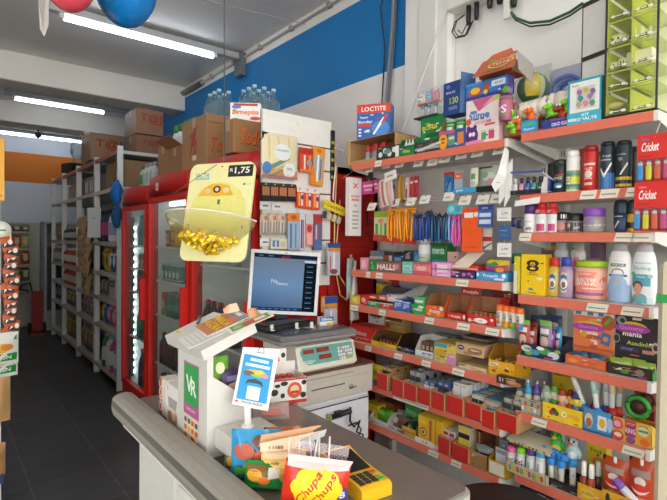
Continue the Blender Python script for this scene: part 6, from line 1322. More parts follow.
t,w,h,y = TRAY('patterned_tray','low clear tray printed with small yellow characters at the left of the toy candy shelf',514,541,399,Z,.06,'#a9a48f',[('e',-.4 + .115 * i,.3 + .35 * (i % 2),.05,.16,('#d9b52c','#4a5a6a','#e3ded0','#c9582f')[i % 4]) for i in range(8)],X=1.660,hb=.03,inner='#b9b5a5')
t,w,h,y = TRAY('yellow_candy_tray','yellow printed tray of small figure topped candies',542,583,407,Z,.10,'#efc724',[('t','CANDY',.2,.55,.2,'#d9a01c',.3),('e',-.2,.6,.08,.2,'#4a3a30'),('e',-.14,.5,.07,.16,'#3f6a3a'),('e',-.26,.48,.06,.16,'#a5402c'),('e',.06,.56,.07,.2,'#e9e3b5'),('e',.06,.56,.03,.09,'#c9a02c'),('r',.3,.12,.4,.2,'#c23a2c'),('e',.36,.5,.06,.14,'#e3a53a')],X=1.658,hb=.045,inner='#b58f1c')
def figure(c,c2,hat):
    return mthing([('tube',lambda: MB().lathe([(.010,0),(.011,.002),(.011,.035),(.008,.04)],c,12)),('figure',lambda: MB().blob(0,0,.05,.012,.011,.013,c2).blob(-.012,0,.046,.005,.005,.007,c2,8,5).blob(.012,0,.046,.005,.005,.007,c2,8,5)),('hat',lambda: MB().lathe([(.014,.058),(.014,.06),(.009,.061),(.008,.068),(.003,.071)],hat,12))])
for i,(px,c,c2,hat,lab) in enumerate(((547,'#7a9f7a','#b5bfae','#8fa58a','pale green'),(553,'#4f9a3f','#d9c9b5','#6aae4a','green'),(563,'#c98a6a','#e0b59a','#a5402c','pink and brown'),(569,'#b5503a','#d9b02c','#7a2a20','red and yellow'),(577,'#3f7fae','#d9c03a','#3a3f6a','blue and yellow'))):
    o = figure(c,c2,hat)();o.name = 'figure_candy';o.scale = (1.25,1.25,1.5);o.location = (1.70 if i % 2 else 1.685,AX(px,405,1.69).y,Z + .004);o.rotation_euler = (0,0,-PI / 2);tag(o,lab + ' figure topped candy in the yellow tray','candy')
CT('yellow_back_box','yellow speckled box at the back of the toy candy shelf','box',552,567,376,Z,.05,'#d9b81c',[('e',-.3 + .2 * i,.3 + .2 * (i % 3),.07,.06,'#a58a1a') for i in range(4)],X=1.85)
t,w,h,y = TRAY('blue_candy_tray','blue printed tray of tube candies with blue caps',583,613,411,Z,.10,'#4a8fc0',[('e',-.3,.5,.14,.3,'#d9c9b0'),('e',-.3,.4,.1,.2,'#a5604a'),('r',.0,.2,.3,.8,'#d8e2ea'),('e',.15,.5,.1,.2,'#e3b02c'),('e',.4,.5,.1,.3,'#9fc0d9'),('r',-.5,0,.5,.1,'#2f5f8f')],X=1.658,hb=.05,inner='#39719a')
def tubecandy(c,tip):
    return mthing([('tube',lambda: MB().lathe([(.006,.03),(.0075,.035),(.0075,.1),(.005,.108)],mat('#cfd6d3',.15),12)),('cap',lambda: MB().lathe([(.010,.0),(.013,.004),(.013,.02),(.008,.03)],c,12)),('tip',lambda: MB().lathe([(.0076,.07),(.0078,.1),(.005,.111)],tip,12))])
for i,(px,c,tip,lab,X,dx,tilt) in enumerate(((588,'#2f7fcf','#dde0d9','blue capped tube candy tilted left, at the left of the blue tray',1.69,0,-24),(599,'#2f8fe0','#a9cfc9','bright blue capped tube candy in the middle of the blue tray',1.68,0,-10),(595,'#b03a7a','#d9d3d9','magenta capped tube candy behind the blue capped ones',1.73,0,4),(606,'#5a3f8f','#c9c9d6','purple capped tube candy behind the blue tray',1.73,0,0),(612,'#c9281f','#e3d3a9','red capped tube candy between blue tray and ring box',1.72,0,0),(617,'#c9281f','#c9ae8a','second red capped tube candy with tan tip by the ring box',1.75,0,5))):
    o = tubecandy(c,tip)();o.name = 'tube_candy';o.scale = (1.2,1.2,1.15);o.location = (X,AX(px,405,X).y,Z + .044);o.rotation_euler = (0,math.radians(tilt),-PI / 2);tag(o,lab,'candy')
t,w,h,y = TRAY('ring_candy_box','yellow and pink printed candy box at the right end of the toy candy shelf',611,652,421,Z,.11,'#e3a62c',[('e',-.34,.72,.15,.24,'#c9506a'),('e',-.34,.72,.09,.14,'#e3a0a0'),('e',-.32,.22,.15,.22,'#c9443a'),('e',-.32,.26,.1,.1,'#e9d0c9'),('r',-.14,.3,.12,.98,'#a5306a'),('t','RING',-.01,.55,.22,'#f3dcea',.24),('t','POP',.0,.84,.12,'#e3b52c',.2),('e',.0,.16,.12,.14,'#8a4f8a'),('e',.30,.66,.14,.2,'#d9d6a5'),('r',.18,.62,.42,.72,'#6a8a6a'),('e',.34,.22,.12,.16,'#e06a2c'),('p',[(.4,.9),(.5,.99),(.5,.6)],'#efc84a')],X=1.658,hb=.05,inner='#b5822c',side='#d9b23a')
p = AX(640,408,1.70)
def disc(c,c2):
    return mthing([('roll',lambda: MB().tube([(.030 * math.cos(a * PI / 12),0,.034 + .030 * math.sin(a * PI / 12)) for a in range(25)],.008,c,8)),('centre',lambda: MB().lathe([(.022,-.003),(.022,.003)],c2,18))])
for (px,py,X,c,c2,lab) in ((634,409,1.675,'#2f9a35','#4a2a22','bright green candy roll wheel standing in front by the ring box'),(642,402,1.70,'#8a3a30','#5a2a24','dark red candy roll wheel behind the green one'),(649,402,1.72,'#1f5f33','#7a1f1f','dark green candy roll wheel at the right end of the shelf')):
    o = disc(c,c2)();o.name = 'candy_roll';o.location = (X + .03,AX(px,py,X).y,AX(px,py,X).z - .034);o.rotation_euler = (0,0,-PI / 2)
    for ch in o.children:
        if ch.name.startswith('centre'): ch.rotation_euler = (PI / 2,0,0);ch.location = (0,0,.034)
    tag(o,lab,'candy')
CT('dark_red_box','dark red carton at the back right of the toy candy shelf','box',641,655,392,Z,.05,'#7a2420',[('r',-.4,.6,.4,.8,'#b59a94')],X=1.84)

# ---- bottom shelf with bottle candies
Z = B2z['s7']
t,w,h,y = TRAY('bottle_candy_stand','two deck card stand of clear candy bottles with beige printed top',506,546,468,Z,.09,'#c9c3a5',[('e',-.4 + .1 * i,.5,.04,.3,('#8a9a6a','#d9b52c','#b5604a')[i % 3]) for i in range(9)],X=1.640,hb=.02,inner='#bdb89f')
zt = AX(525,441,1.66).z - Z
mb = MB().slab([(-w / 2,-.0,zt - .003),(w / 2 + .01,.0,zt - .006),(w / 2 + .01,.09,zt + .012),(-w / 2,.09,zt + .014)],.012,'#cfc8ae').box(-w / 2,.084,0,w / 2,.088,zt + .01,'#b5ae95').box(-w / 2 + .002,.07,0,-w / 2 + .005,.088,zt,'#c9c3a5').box(w / 2 - .005,.07,0,w / 2 - .002,.088,zt,'#c9c3a5')
mb.art(w,.012,[('e',-.45 + .09 * i,.5,.03,.35,('#6a8a4a','#d9b52c','#b5604a','#5a4a6a')[i % 4]) for i in range(11)],z=zt - .016,y=-.0005);mb.build('top_deck',t)
for i,(px,c,lab,bc) in enumerate(((511,'#e85fa5','pink',1),(520.5,'#86d62c','lime green',1),(530.5,'#5a3a7a','purple',0),(540,'#3fa9d9','sky blue',0))):
    o = thing('bottle_candy',lab + ' capped clear candy bottle in the two deck card stand','candy',(1.665,AX(px,458,1.66).y,Z + .006),-90)
    H = (AX(px,444 + i,1.66).z - Z) * 1.0 - .014;r = .0165
    mb = MB().lathe([(r * .9,0),(r,.004),(r,H * .72),(r * .95,H * .76)],mat('#d3d9d6',.12),14)
    mb.art(2 * r,H * .6,[('r',-.5,.1,.5,.95,'#e3e6e6')] + ([('e',-.3 + .2 * (k % 4),.2 + .22 * (k // 4) + .08 * (k % 2),.1,.08,('#c9443a','#3f6fae','#e3b52c','#5a9a4a','#8a4f9a')[(k * 3) % 5]) for k in range(12)] if bc else [('r',-.2,.2,.1,.8,'#b5b9c0'),('r',-.05,.3,.0,.6,'#5a5f6a')]),y=-r,z=H * .06,R=r,c0=.0004);mb.build('body',o)
    MB().lathe([(r * .96,H * .76),(r * .98,H * .78),(r * .98,H * .96),(r * .8,H)],c,14).build('cap',o)
def probe(px,py,X): p = AX(px,py,X);return p
# bird and duck topped tubes in a black tray
t,w,h,y = TRAY('black_tray','black tray under the bird topped tube candies on the bottom shelf',548,584,484,Z,.13,'#232321',[('r',-.4,.3,-.1,.6,'#4a4a45')],X=1.658,hb=.02,inner='#2a2a28')
def animaltube(c,beak,belly):
    return mthing([('tube',lambda: MB().lathe([(.004,.0),(.009,.014),(.009,.07),(.007,.075)],mat('#d6d3c9',.2),12).art(.018,.05,[('e',-.2,.3,.2,.1,'#d9b52c'),('e',.2,.6,.2,.1,'#8fb5c9')],y=-.009,z=.015,R=.009,c0=.0004)),('collar',lambda: MB().lathe([(.011,.07),(.013,.074),(.013,.088),(.009,.094)],'#2f8fd0',12)),
                   ('animal',lambda: MB().blob(0,0,.116,.020,.015,.024,c).blob(0,-.012,.108,.014,.008,.013,belly).blob(-.002,-.003,.144,.016,.014,.015,c).blob(.016,.0,.112,.008,.008,.014,c,8,5)),('beak',lambda: MB().blob(-.004,-.018,.142,.009,.008,.004,beak,8,5)),('eye',lambda: MB().blob(-.009,-.014,.150,.0035,.003,.004,'#17181a',8,5).blob(.005,-.015,.150,.0035,.003,.004,'#17181a',8,5))])
for (px,py,X,c,bk,be,lab,s) in ((557,480,1.70,'#2fae3f','#e8a52c','#e0c93a','green duck topped tube candy with yellow chest on the bottom shelf',1.0),(573,480,1.69,'#a9c5c9','#d9632c','#c9dadc','pale blue bird topped tube candy with orange feet on the bottom shelf',1.0)):
    o = animaltube(c,bk,be)();o.name = 'animal_candy';p = AX(px,460,X);o.location = (X,p.y,Z + .004);hh = AX(px,431 if px < 560 else 437,X).z - Z;sss = hh / .162;o.scale = (1.15,1.15,sss);o.rotation_euler = (0,0,math.radians(-80));tag(o,lab,'candy')
def clawtube():
    return mthing([('tube',lambda: MB().lathe([(.003,.0),(.009,.016),(.009,.062),(.008,.066)],mat('#d6d3c9',.2),12).art(.018,.045,[('e',-.1,.4,.3,.2,'#c9b58a')],y=-.009,z=.015,R=.009,c0=.0004)),('shark',lambda: MB().lathe([(.010,.064),(.014,.068),(.014,.082),(.010,.09)],'#2f8fe0',12).blob(0,-.004,.10,.026,.014,.014,'#2f86d6').blob(-.022,-.006,.112,.007,.006,.009,'#2f86d6',8,5).blob(.02,-.004,.112,.007,.006,.009,'#2f86d6',8,5)),('eye',lambda: MB().blob(-.008,-.018,.104,.003,.003,.003,'#17181a',8,5).blob(.008,-.018,.104,.003,.003,.003,'#17181a',8,5))])
for (px,X,lab) in ((551.5,1.672,'blue shark topped tube candy, left of the green duck'),(561.5,1.675,'blue shark topped tube candy, right below the green duck')):
    o = clawtube()();o.name = 'shark_candy';o.location = (X,AX(px,462,X).y,Z + .004);o.rotation_euler = (0,0,-PI / 2);o.scale = (1.1,1.1,1.05);tag(o,lab,'candy')
CT('fruit_box','yellow and green fruit printed box at the back of the bottom shelf','box',587,606,440,Z,.05,'#e0c02c',[('e',0,.2,.6,.25,'#7aae3a'),('e',.1,.5,.3,.12,'#e08a2c'),('t','Frut',0,.75,.1,'#4a7a2c',.6)],X=1.80)
t,w,h,y = TRAY('sauce_tray','orange yellow tray holding white capped sauce bottles',577,603,487,Z,.06,'#e3a823',[('e',-.1,.5,.3,.3,'#d9c04a'),('t','molho',-.1,.5,.2,'#a5602c',.5)],X=1.655,hb=.02,inner='#b58a1f')
for i,(px,X,py,lab,c) in enumerate(((584,1.672,462,'white capped sauce bottle, left of the three','#8f3a24'),(591.5,1.672,465,'white capped sauce bottle, front middle of the three','#a5482c'),(598,1.70,462,'grey capped dark sauce bottle, right of the three','#4a2a22'))):
    hh = AX(px,py,X).z - Z
    o = thing('sauce_bottle',lab,'bottle',(X,AX(px,475,X).y,Z + .004),-90)
    MB().lathe([(.011,0),(.012,.003),(.012,hh * .52),(.008,hh * .6)],c,12).build('body',o)
    MB().lathe([(.0085,hh * .6),(.009,hh * .61),(.008,hh * .95),(.005,hh)],'#efece6' if i < 2 else '#b5b2ae',12).build('cap',o)
for i,(px0,px1,lab) in enumerate(((603,629,'left'),(629,656,'right'))):
    yy,ww,hh = span(px0,px1,459 + 1.5 * i,Z,1.70)
    t = thing('baby_food_pouch','red and orange pouch with a white spout on the bottom shelf, %s one of two' % lab,'pouch',(1.70,yy,Z + .004),-90)
    mb = MB().pillow(ww,hh,.035,mat('#c24a26',.3),n=8,wob=.001)
    mb.art(ww,hh,[('r',-.36,.70,.36,.82,'#a58a80'),('e',.0,.62,.22,.08,'#efe0da'),('e',0,.46,.36,.12,'#d8382a'),('p',[(-.36,.5),(-.2,.42),(.0,.39),(.2,.42),(.36,.5),(.2,.46),(0,.44),(-.2,.46)],'#f0dcd6'),('e',0,.22,.34,.14,'#e0713a'),('t','sabor',0,.33,.06,'#f0dcd0',.6)],surf=lambda u,v,ww=ww,hh=hh: MB().pillow_y(u,v,ww,hh,.035) - .001);mb.build('body',t)
    MB().lathe([(.004,hh * .9),(.005,hh * .91),(.005,hh * 1.02),(.003,hh * 1.03)],'#f2efe9',10,0,-.006).build('spout',t)
t,w,h,y = TRAY('yellow_front_tray','yellow fruit printed tray edge in front of the red pouches',602,640,496,Z,.04,'#e0a42a',[('e',-.35,.6,.06,.3,'#2a2a26'),('e',-.1,.4,.2,.3,'#e8c25a'),('e',.3,.5,.14,.3,'#c9702c')],X=1.645,hb=.02,inner='#b58a1f')
o = thing('purple_capped_tube','white tube with a purple cap lying aslant before the red pouches','tube',(1.662,AX(622,486,1.662).y,AX(622,486,1.662).z - .004),-90);o.rotation_euler = (0,math.radians(128),math.radians(-90))
MB().lathe([(.0115,.0),(.0125,.002),(.0125,.1),(.008,.104)],'#d9dcdf',14).build('body',o);MB().lathe([(.013,-.028),(.0135,-.026),(.0135,.0),(.0125,.003)],'#7a4fae',14).build('cap',o)
# lowest shelf
Z = B2z['s8']
for (px0,px1,lab,c) in ((519,530,'navy box with yellow panel on the lowest near shelf, left of two','#20284a'),(531,552,'dark navy box with pale lettering on the lowest near shelf, right of two','#1d2240')):
    CT('navy_box',lab,'box',px0,px1,488,Z,.08,c,[('r',-.4,.70,.2,.86,'#d9a82c'),('t','TOP',.1,.78,.1,'#e3e3e6',.5)] if px0 < 525 else [('t','TE',0,.8,.14,'#c9c5a9',.4),('r',-.3,.6,.4,.64,'#8a8fb5'),('e',.2,.7,.12,.06,'#d9b52c')],X=1.67)
# white stand panel at the right edge
mb = MB().box(-.2,0,0,.17,.05,1.36,'#cdc4a9',.012).box(-.201,-.001,1.262,-.0,.03,1.282,'#2a9a4a',.001).box(-.2,-.01,.0,.17,.06,.03,'#b5b0a0')
single('white_stand_panel','cream white upright stand panel with a green stripe at the right edge','stand',mb,(1.33,.234,0),-90)
# ================================================================== BAY 1 (far)
Z = B1z['s1']
y,w,h = span(349,395,137,Z,XF)
t = thing('cardboard_tray','open fronted cardboard tray of red capped tubes, left end of the top far shelf','display box',(XF,y,Z + .001),-90)
KT = '#b8905f'
MB().box(-w / 2,0,0,w / 2,.15,.003,KT).box(-w / 2,0,0,w / 2,.004,.022,KT).box(-w / 2,.147,0,w / 2,.15,h,'#8f6a42').box(-w / 2,0,0,-w / 2 + .003,.15,h,KT).box(w / 2 - .003,0,0,w / 2,.15,h,KT).box(-w / 2,.0,h - .003,w / 2,.15,h,KT).build('tray',t)
MB().box(-w / 2 - .012,-.004,.0,-w / 2 + .012,.0,h,'#c49a68').build('flap',t)
def redcap(): return mthing([('tube',lambda: MB().lathe([(.013,0),(.014,.003),(.014,.048),(.011,.058)],'#8f9aa3',12).art(.028,.035,[('r',-.4,.3,.4,.7,'#b5c0c9')],y=-.014,R=.014,c0=.0003)),('cap',lambda: MB().lathe([(.0115,.057),(.012,.06),(.011,.086),(.006,.092)],'#c2242a',12))])()
INSIDE('glue_tube','red capped grey tube in the cardboard tray on the top far shelf','glue','red capped tubes in the cardboard tray',XF,y,Z + .001,[(-.05 + .028 * i,.03 + .012 * (i % 2),.003) for i in range(5)] + [(-.045 + .03 * i,.08,.003) for i in range(4)],redcap)
p0 = Vector((0,0,Z + h + .003))
big = CT('glue_box','blue and red glue box standing on the cardboard tray','box',362,386,104,p0.z - .001,.075,'#1f5fae',[('r',-.5,.74,.5,1,'#cf3a26'),('t','LOCTITE',.0,.86,.13,'#f2efec',.72),('t','Super',-.28,.62,.08,'#e3ecf5',.36),('t','Bonder',-.24,.5,.08,'#e3ecf5',.44),('r',-.44,.36,-.06,.45,'#cf3a26'),('p',[(-.02,.16),(.02,.12),(.34,.56),(.28,.62)],'#e6edf5'),('p',[(.22,.44),(.28,.4),(.40,.62),(.36,.68)],'#d8412a'),('e',.2,.3,.26,.22,'#3f86cf'),('p',[(-.02,.14),(.02,.11),(.3,.5),(.24,.56)],'#eef2f6'),('p',[(.22,.44),(.28,.4),(.42,.66),(.36,.7)],'#d8412a')] + [('r',-.44,.08 + .09 * i,-.36,.13 + .09 * i,'#dfe8f2') for i in range(3)],X=XF + .045,rz=32)
CT('striped_pack','small black and white patterned pack beside the cardboard tray','pack',377,398,146,Z,.05,'#2a2d2b',[('e',-.3 + .2 * i,.4 + .25 * (i % 2),.09,.2,'#d9ddd8') for i in range(4)] + [('r',.35,.1,.5,.9,'#e3e3dd'),('e',0,.6,.15,.2,'#5f8f7a')],X=1.665,rz=5)
t,w,h,y = TRAY('glue_display','small green display box of white glue tubes',399,414,146,Z,.05,'#1f7a3c',[('t','cola',0,.5,.3,'#c9d94a',.7),('r',-.5,.85,.5,1,'#155c2c')],hb=.085,inner='#2f5f3f')
INSIDE('white_glue_tube','white glue tube in the small green display box','glue','white tubes in the green display',XF,y,Z,[(-.02 + .02 * i,.02,.003) for i in range(3)],mthing([('tube',lambda: MB().lathe([(.008,0),(.009,.003),(.009,.05),(.003,.07),(.002,.078)],'#dfe0da',10))]))
t,w,h,y = TRAY('green_glue_card','wide green glue display box with yellow lettering and black tools in front',415,440,141,Z,.035,'#3a3d3c',[('r',-.5,.3,.5,.5,'#a5a9a8'),('p',[(-.4,.2),(.5,.6),(.5,.8),(-.4,.4)],'#c9ccca')],hb=.03,inner='#1f6a3a',header=(AX(427,117,XF + .035).z - Z,[('t','TEK',-.2,.80,.05,'#d9d93a',.3),('t','BOND',-.12,.7,.11,'#e3d93a',.6),('t','gel',.22,.58,.11,'#eef3ee',.4,.4,20),('e',0,.5,.3,.06,'#155c2c')],'#1a8040'))
# toys on top of the green display: flat pack with ghost figures
zt = AX(430,118,XF + .05).z
t = thing('figure_pack','clear pack of tube toys with white, blue and pink figures above the green display','toy pack',(XF + .05,AX(430,100,XF + .05).y,zt),-90)
MB().box(-.07,-.03,0,.06,.04,.008,'#3a4a42').build('card_base',t)
for i,(dx,c) in enumerate(((-.04,'#ece6df'),(-.005,'#9fc0df'),(.035,'#e88fae'))):
    MB().lathe([(.007,.008),(.008,.012),(.008,.045),(.007,.048)],mat('#c9d6d9',.15),10,dx).lathe([(.010,.046),(.010,.06),(.008,.062)],'#2f8fae',10,dx).build('tube',t)
    MB().blob(dx,0,.092,.019,.014,.026,c).blob(dx - .012,-.003,.112,.007,.006,.01,c,8,5).blob(dx + .012,-.003,.112,.007,.006,.01,c,8,5).blob(dx - .006,-.013,.1,.002,.002,.003,'#2a2a2a',8,5).blob(dx + .006,-.013,.1,.002,.002,.003,'#2a2a2a',8,5).build('figure',t)
MB().box(-.06,-.016,.062,.055,.016,.07,'#d9692f').build('orange_band',t)
MB().pillow(.15,.125,.05,mat('#dfe3e3',.1,'clear'),z=.008,n=7,wob=.004).build('wrap',t)
# brown box with green cans
t,w,h,y = TRAY('can_box','open brown box of green cans with a colourful lower front',439,466,130,Z,.10,'#3f56a0',[('e',-.34,.45,.17,.42,'#f0a81f'),('e',-.38,.6,.03,.06,'#2a2a2a'),('e',-.3,.6,.03,.06,'#2a2a2a'),('e',-.34,.4,.06,.05,'#8a4a1c'),('r',-.14,.2,.1,.75,'#5f9a7a'),('r',.2,.2,.42,.8,'#e08a4a'),('r',-.5,.82,.1,1,'#c25a8a'),('r',-.12,.5,.08,.64,'#d9d3b5')],hb=.14,inner='#a5824f',side='#9a7a50',hs=.14)
def greencan(): return mthing([('body',lambda: MB().lathe([(.021,0),(.022,.003),(.022,.07),(.020,.073)],'#2f8f3f',16).art(.044,.06,[('r',-.5,.25,.4,.75,'#c9d9cf'),('t','slm',-.05,.5,.2,'#3f7a4a',.5),('r',-.7,.85,.7,.95,'#8fae8a')],y=-.022,z=.005,R=.022,c0=.0003)),('lid',lambda: MB().lathe([(.0215,.073),(.022,.075),(.022,.080),(.019,.081)],'#b5c2b8',16))])()
INSIDE('green_can','green slime can in the open brown box','can','green cans in the brown box',XF,y,Z,[(-.028,.03,.045),(.026,.03,.045),(-.028,.075,.045),(.026,.075,.045)],greencan)
single('can_riser','brown card riser under the green cans','box',MB().box(-w / 2 + .004,.006,.003,w / 2 - .004,.095,.045,'#9a7a50'),(XF,y,Z),-90)
zt = AX(452,108,XF + .03).z
t = thing('navy_counter_box','navy blue counter box with a green number, its lid standing open, above the green cans','box',(XF + .0,AX(453,95,XF).y,Z + .144),-92)
w_,h_ = span(442,459,82,Z + .144,XF)[1:3]
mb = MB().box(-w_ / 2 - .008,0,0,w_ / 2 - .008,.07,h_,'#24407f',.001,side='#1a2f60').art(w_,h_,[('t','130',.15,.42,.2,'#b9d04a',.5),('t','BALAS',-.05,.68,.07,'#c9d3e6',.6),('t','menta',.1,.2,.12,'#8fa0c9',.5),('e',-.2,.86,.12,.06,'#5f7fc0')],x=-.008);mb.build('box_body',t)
MB().slab([(w_ / 2 - .008,.0,0),(w_ / 2 + .03,.05,.0),(w_ / 2 + .03,.05,h_ + .02),(w_ / 2 - .004,.0,h_ + .03)],.002,'#2c5a8f').build('open_flap',t)
# slime box
CT('slime_box','large white and pink slime box with a purple monster shape and small pots','toy box',466,499,98,Z,.12,'#ecdcd9',[('p',[(-.1,.72),(.5,.96),(.5,.99),(-.3,.99)],'#c9608a'),('p',[(.0,.8),(.34,.99),(.5,.99),(.5,.9)],'#e8a0b5'),('p',[(.3,.86),(.5,.9),(.5,.99),(.4,.99)],'#a9c93a'),('t','Slime',-.08,.63,.17,'#3f6fb5',.64,.1),('t','Slime',-.085,.64,.15,'#4f8fd0',.6,.1),('t','kimeleka',.05,.49,.1,'#c9a5b5',.5,.1),('e',-.3,.2,.20,.2,'#5a2f7a'),('e',-.4,.38,.06,.06,'#5a2f7a'),('e',-.2,.38,.06,.06,'#5a2f7a'),('e',-.34,.24,.05,.05,'#e9e3ee'),('e',-.24,.24,.05,.05,'#e9e3ee'),('r',.0,.08,.14,.26,'#5fa06a'),('r',.22,.08,.38,.28,'#c9486a'),('r',.0,.24,.14,.28,'#c9c9c9'),('r',.22,.26,.38,.3,'#c9c9c9'),('e',-.4,.52,.09,.07,'#d85a5a'),('r',.1,.38,.4,.42,'#d8486a'),('e',-.2,.05,.3,.05,'#e88fb0')],side='#e6c2c9',rz=0)
p = AX(505,110,1.66)
t = thing('slime_pot','dark pink round slime pot hanging at the right of the slime box','toy',(1.665,AX(506,110,1.665).y,AX(506,121,1.665).z),-92)
MB().lathe([(.020,0),(.022,.004),(.026,.07),(.024,.078)],'#b5607f',18).art(.05,.06,[('t','S',.12,.55,.5,'#e3e6ee',.4),('r',-.5,.1,.5,.2,'#6a9a4a'),('r',-.4,.5,-.1,.7,'#e3c2cf')],y=-.024,z=.008,R=.025,c0=.0015).build('body',t)
MB().lathe([(.025,.078),(.026,.082),(.022,.092)],'#8a6a6a',16).build('lid',t)
mb = MB().pillow(.06,.12,.03,'#8a6f52',z=-.05,y=.03,n=6,wob=.004);mb.build('pouch',t)
# long blue box on the slime box
zt = AX(480,98.5,XF + .01).z
CT('toy_car_box','long blue toy box with red and white prints, lying on top of the slime box','toy box',466,507,80,zt + .0,.05,'#2f7fc9',[('e',-.26,.45,.16,.3,'#c9403a'),('e',-.26,.5,.12,.2,'#e3c23a'),('r',-.05,.2,.08,.8,'#b5503f'),('r',.14,.5,.46,.84,'#e3e6ee'),('t','03 KIT',.32,.67,.16,'#3a3f6a',.2),('r',-.5,0,.5,.2,'#3a3f8f'),('e',.0,.3,.05,.14,'#d9d94a'),('r',.3,.18,.44,.3,'#c9d3e0'),('r',-.5,.85,-.1,1,'#4f9fd6')],X=XF + .01,side='#3f4f9f')
# orange carton lid with striped box behind
zt2 = zt + .07
t = thing('orange_carton','open orange red carton with lifted printed lid and striped front, above the slime box','box',(XF + .02,AX(495,70,XF + .02).y,AX(480,80,XF + .02).z + .002),-90)
w_ = .145
mb = MB().box(-w_ / 2,.0,0,w_ / 2,.10,.05,'#b5402c',.001,side='#a5705a').art(w_,.05,[('r',-.5,.2,.5,.85,'#3a2420')] + [('p',[(-.46 + .12 * i,.2),(-.40 + .12 * i,.2),(-.36 + .12 * i,.85),(-.42 + .12 * i,.85)],'#c9a52c') for i in range(8)])
mb.build('carton',t)
Ti = (Matrix.Translation(t.location) @ Matrix.Rotation(-PI / 2,4,'Z')).inverted()
P = [Ti @ p for p in (AX(472,78,1.635),AX(514,66,1.635),AX(517,50,1.72),AX(483,62,1.72))]
MB().slab(P,.003,'#c25a3a','#8f8a6a').slab([P[3].lerp(P[2],.1),P[3].lerp(P[2],.9),P[3].lerp(P[2],.8) + Vector((0,.012,.022)),P[3].lerp(P[2],.25) + Vector((0,.012,.020))],.003,'#d0653c').build('lid',t)
lx = (P[1] - P[0]);ly = (P[3] - P[0]);nn = lx.cross(ly).normalized()
if nn.y > 0: nn = -nn
zz_ = (ly - lx.normalized() * ly.dot(lx.normalized())).normalized();R = Matrix((lx.normalized(),-nn,zz_)).transposed().to_4x4();w_ = lx.length;R.translation = (P[0] + P[1]) / 2 + nn * .0034 + ly * .02 + lx * .02
mb = MB();mb.T = R
mb.art(w_ * .85,ly.length * .9,[('e',.05,.5,.36,.3,'#d9c24a'),('e',.05,.5,.3,.24,'#c94a3a'),('t','TOYS',.05,.5,.2,'#e9d9b5',.5),('r',-.3,.08,.3,.18,'#9a8a3a'),('e',-.3,.8,.1,.12,'#8a9a3a'),('r',.2,.74,.4,.9,'#e0a09a')],lay=.00014);mb.build('lid_print',t)
mb = MB().slab([P[2],Ti @ AX(533,64,1.73),Ti @ AX(533,84,1.72),P[1] + Vector((.0,.03,-.005))],.002,'#a8a29a');mb.build('side_flap',t)
o = mpil(.05,.045,.03,'#6a2f8a',[('e',.1,.5,.3,.3,'#5a9a3a')])();o.name = 'purple_pack';o.location = (XF + .005,AX(506,88,XF).y,AX(506,96,XF).z);o.rotation_euler = (0,0,-PI / 2);tag(o,'purple and green pack tucked at the right of the orange carton','pack')

# ---- peg hooks with price plates
def hookset(rowlist,X0_,name,label,grp):
    first = None
    for (px,py) in rowlist:
        p = AX(px,py,1.69);loc = (1.69,p.y,p.z)
        if first is None:
            first = thing(name,label,'hook',loc,-90,grp)
            MB().tube([(0,.274,.02),(0,.02,.02),(0,0,.03)],.0022,'#c9c9c6').build('hook',first)
            MB().slab([(-.028,-.004,-.012),(.028,-.004,-.012),(.028,.014,.026),(-.028,.014,.026)],.0015,'#e3e1d6').slab([(-.012,-.0045,.0),(.012,-.0045,.0),(.012,-.0005,.006),(-.012,-.0005,.006)],.0004,'#a5a399').build('price_plate',first)
        else: dup(first,loc)
hookset([(369,170),(386,166),(399,165),(418,164),(432,163),(444,160),(461,156),(477,154),(499,151)],0,'upper_peg_hook','steel peg hook with a price plate in the upper hook row','upper peg hooks')
hookset([(371,208),(394,204),(410,203),(424,201),(448,198),(464,202),(482,201),(496,200)],0,'lower_peg_hook','steel peg hook with a price plate in the lower hook row','lower peg hooks')
def HG(name,label,cat,px0,py0,px1,py1,c,items,t_=.015,X=1.72,kind='pillow',grp=None,rz=0,wob=.002,rough=.35,roll=0):
    pm = (py0 + py1) / 2
    a,b = AX(px0,pm,X),AX(px1,pm,X);top,bot = AX((px0 + px1) / 2,py0,X),AX((px0 + px1) / 2,py1,X)
    w,h = abs(a.y - b.y),top.z - bot.z;mb = MB()
    if kind == 'pillow': mb.pillow(w,h,t_,mat(c,rough),n=6,wob=wob,crimp=.04).art(w,h,items,surf=lambda u,v: MB().pillow_y(u,v,w,h,t_,.04) - wob * .6)
    else: mb.box(-w / 2,0,0,w / 2,t_,h,c,.0008).art(w,h,items)
    mb.tube([(0,t_ * .3,h - .004),(0,t_ * .3,h + .008)],.0015,'#b5b5b2',4)
    return single(name,label,cat,mb,(X,(a.y + b.y) / 2,bot.z),-90 + rz,grp,ry=roll)
for i in range(2): HG('pink_pack',('left','right')[i] + ' pink pack hanging at the left of the upper hook row','pack',362 + 10.5 * i,181 - 2 * i,374 + 10.5 * i,194 - 2 * i,'#c23a86',[('r',-.4,.55,.4,.72,'#e3b5cf'),('r',-.3,.25,.3,.4,'#e0a0c2')],kind='box')
HG('black_clip_pack','black clip hanging above the pink packs','clip',365,172,373,184,'#1d1d1e',[('e',0,.5,.3,.3,'#333333')],.01,X=1.76)
t = HG('pen_bag','clear bag of pink and cream sticks with white header in the upper hook row','bag',380,178,395,206,'#d9c9c2',[('r',-.46 + .16 * i,.02,-.36 + .16 * i,.92,('#c98a9a','#e3d3b5','#b5506a','#e9dfd6','#c9a06a','#d9a5ae')[i]) for i in range(6)],.02,X=1.68,roll=-10)
HG('header_card','white price header card over the bag of sticks','card',385,171,397,180,'#e6e3dc',[('r',-.3,.4,.2,.6,'#9a9a96')],.002,X=1.672,kind='box',roll=-10)
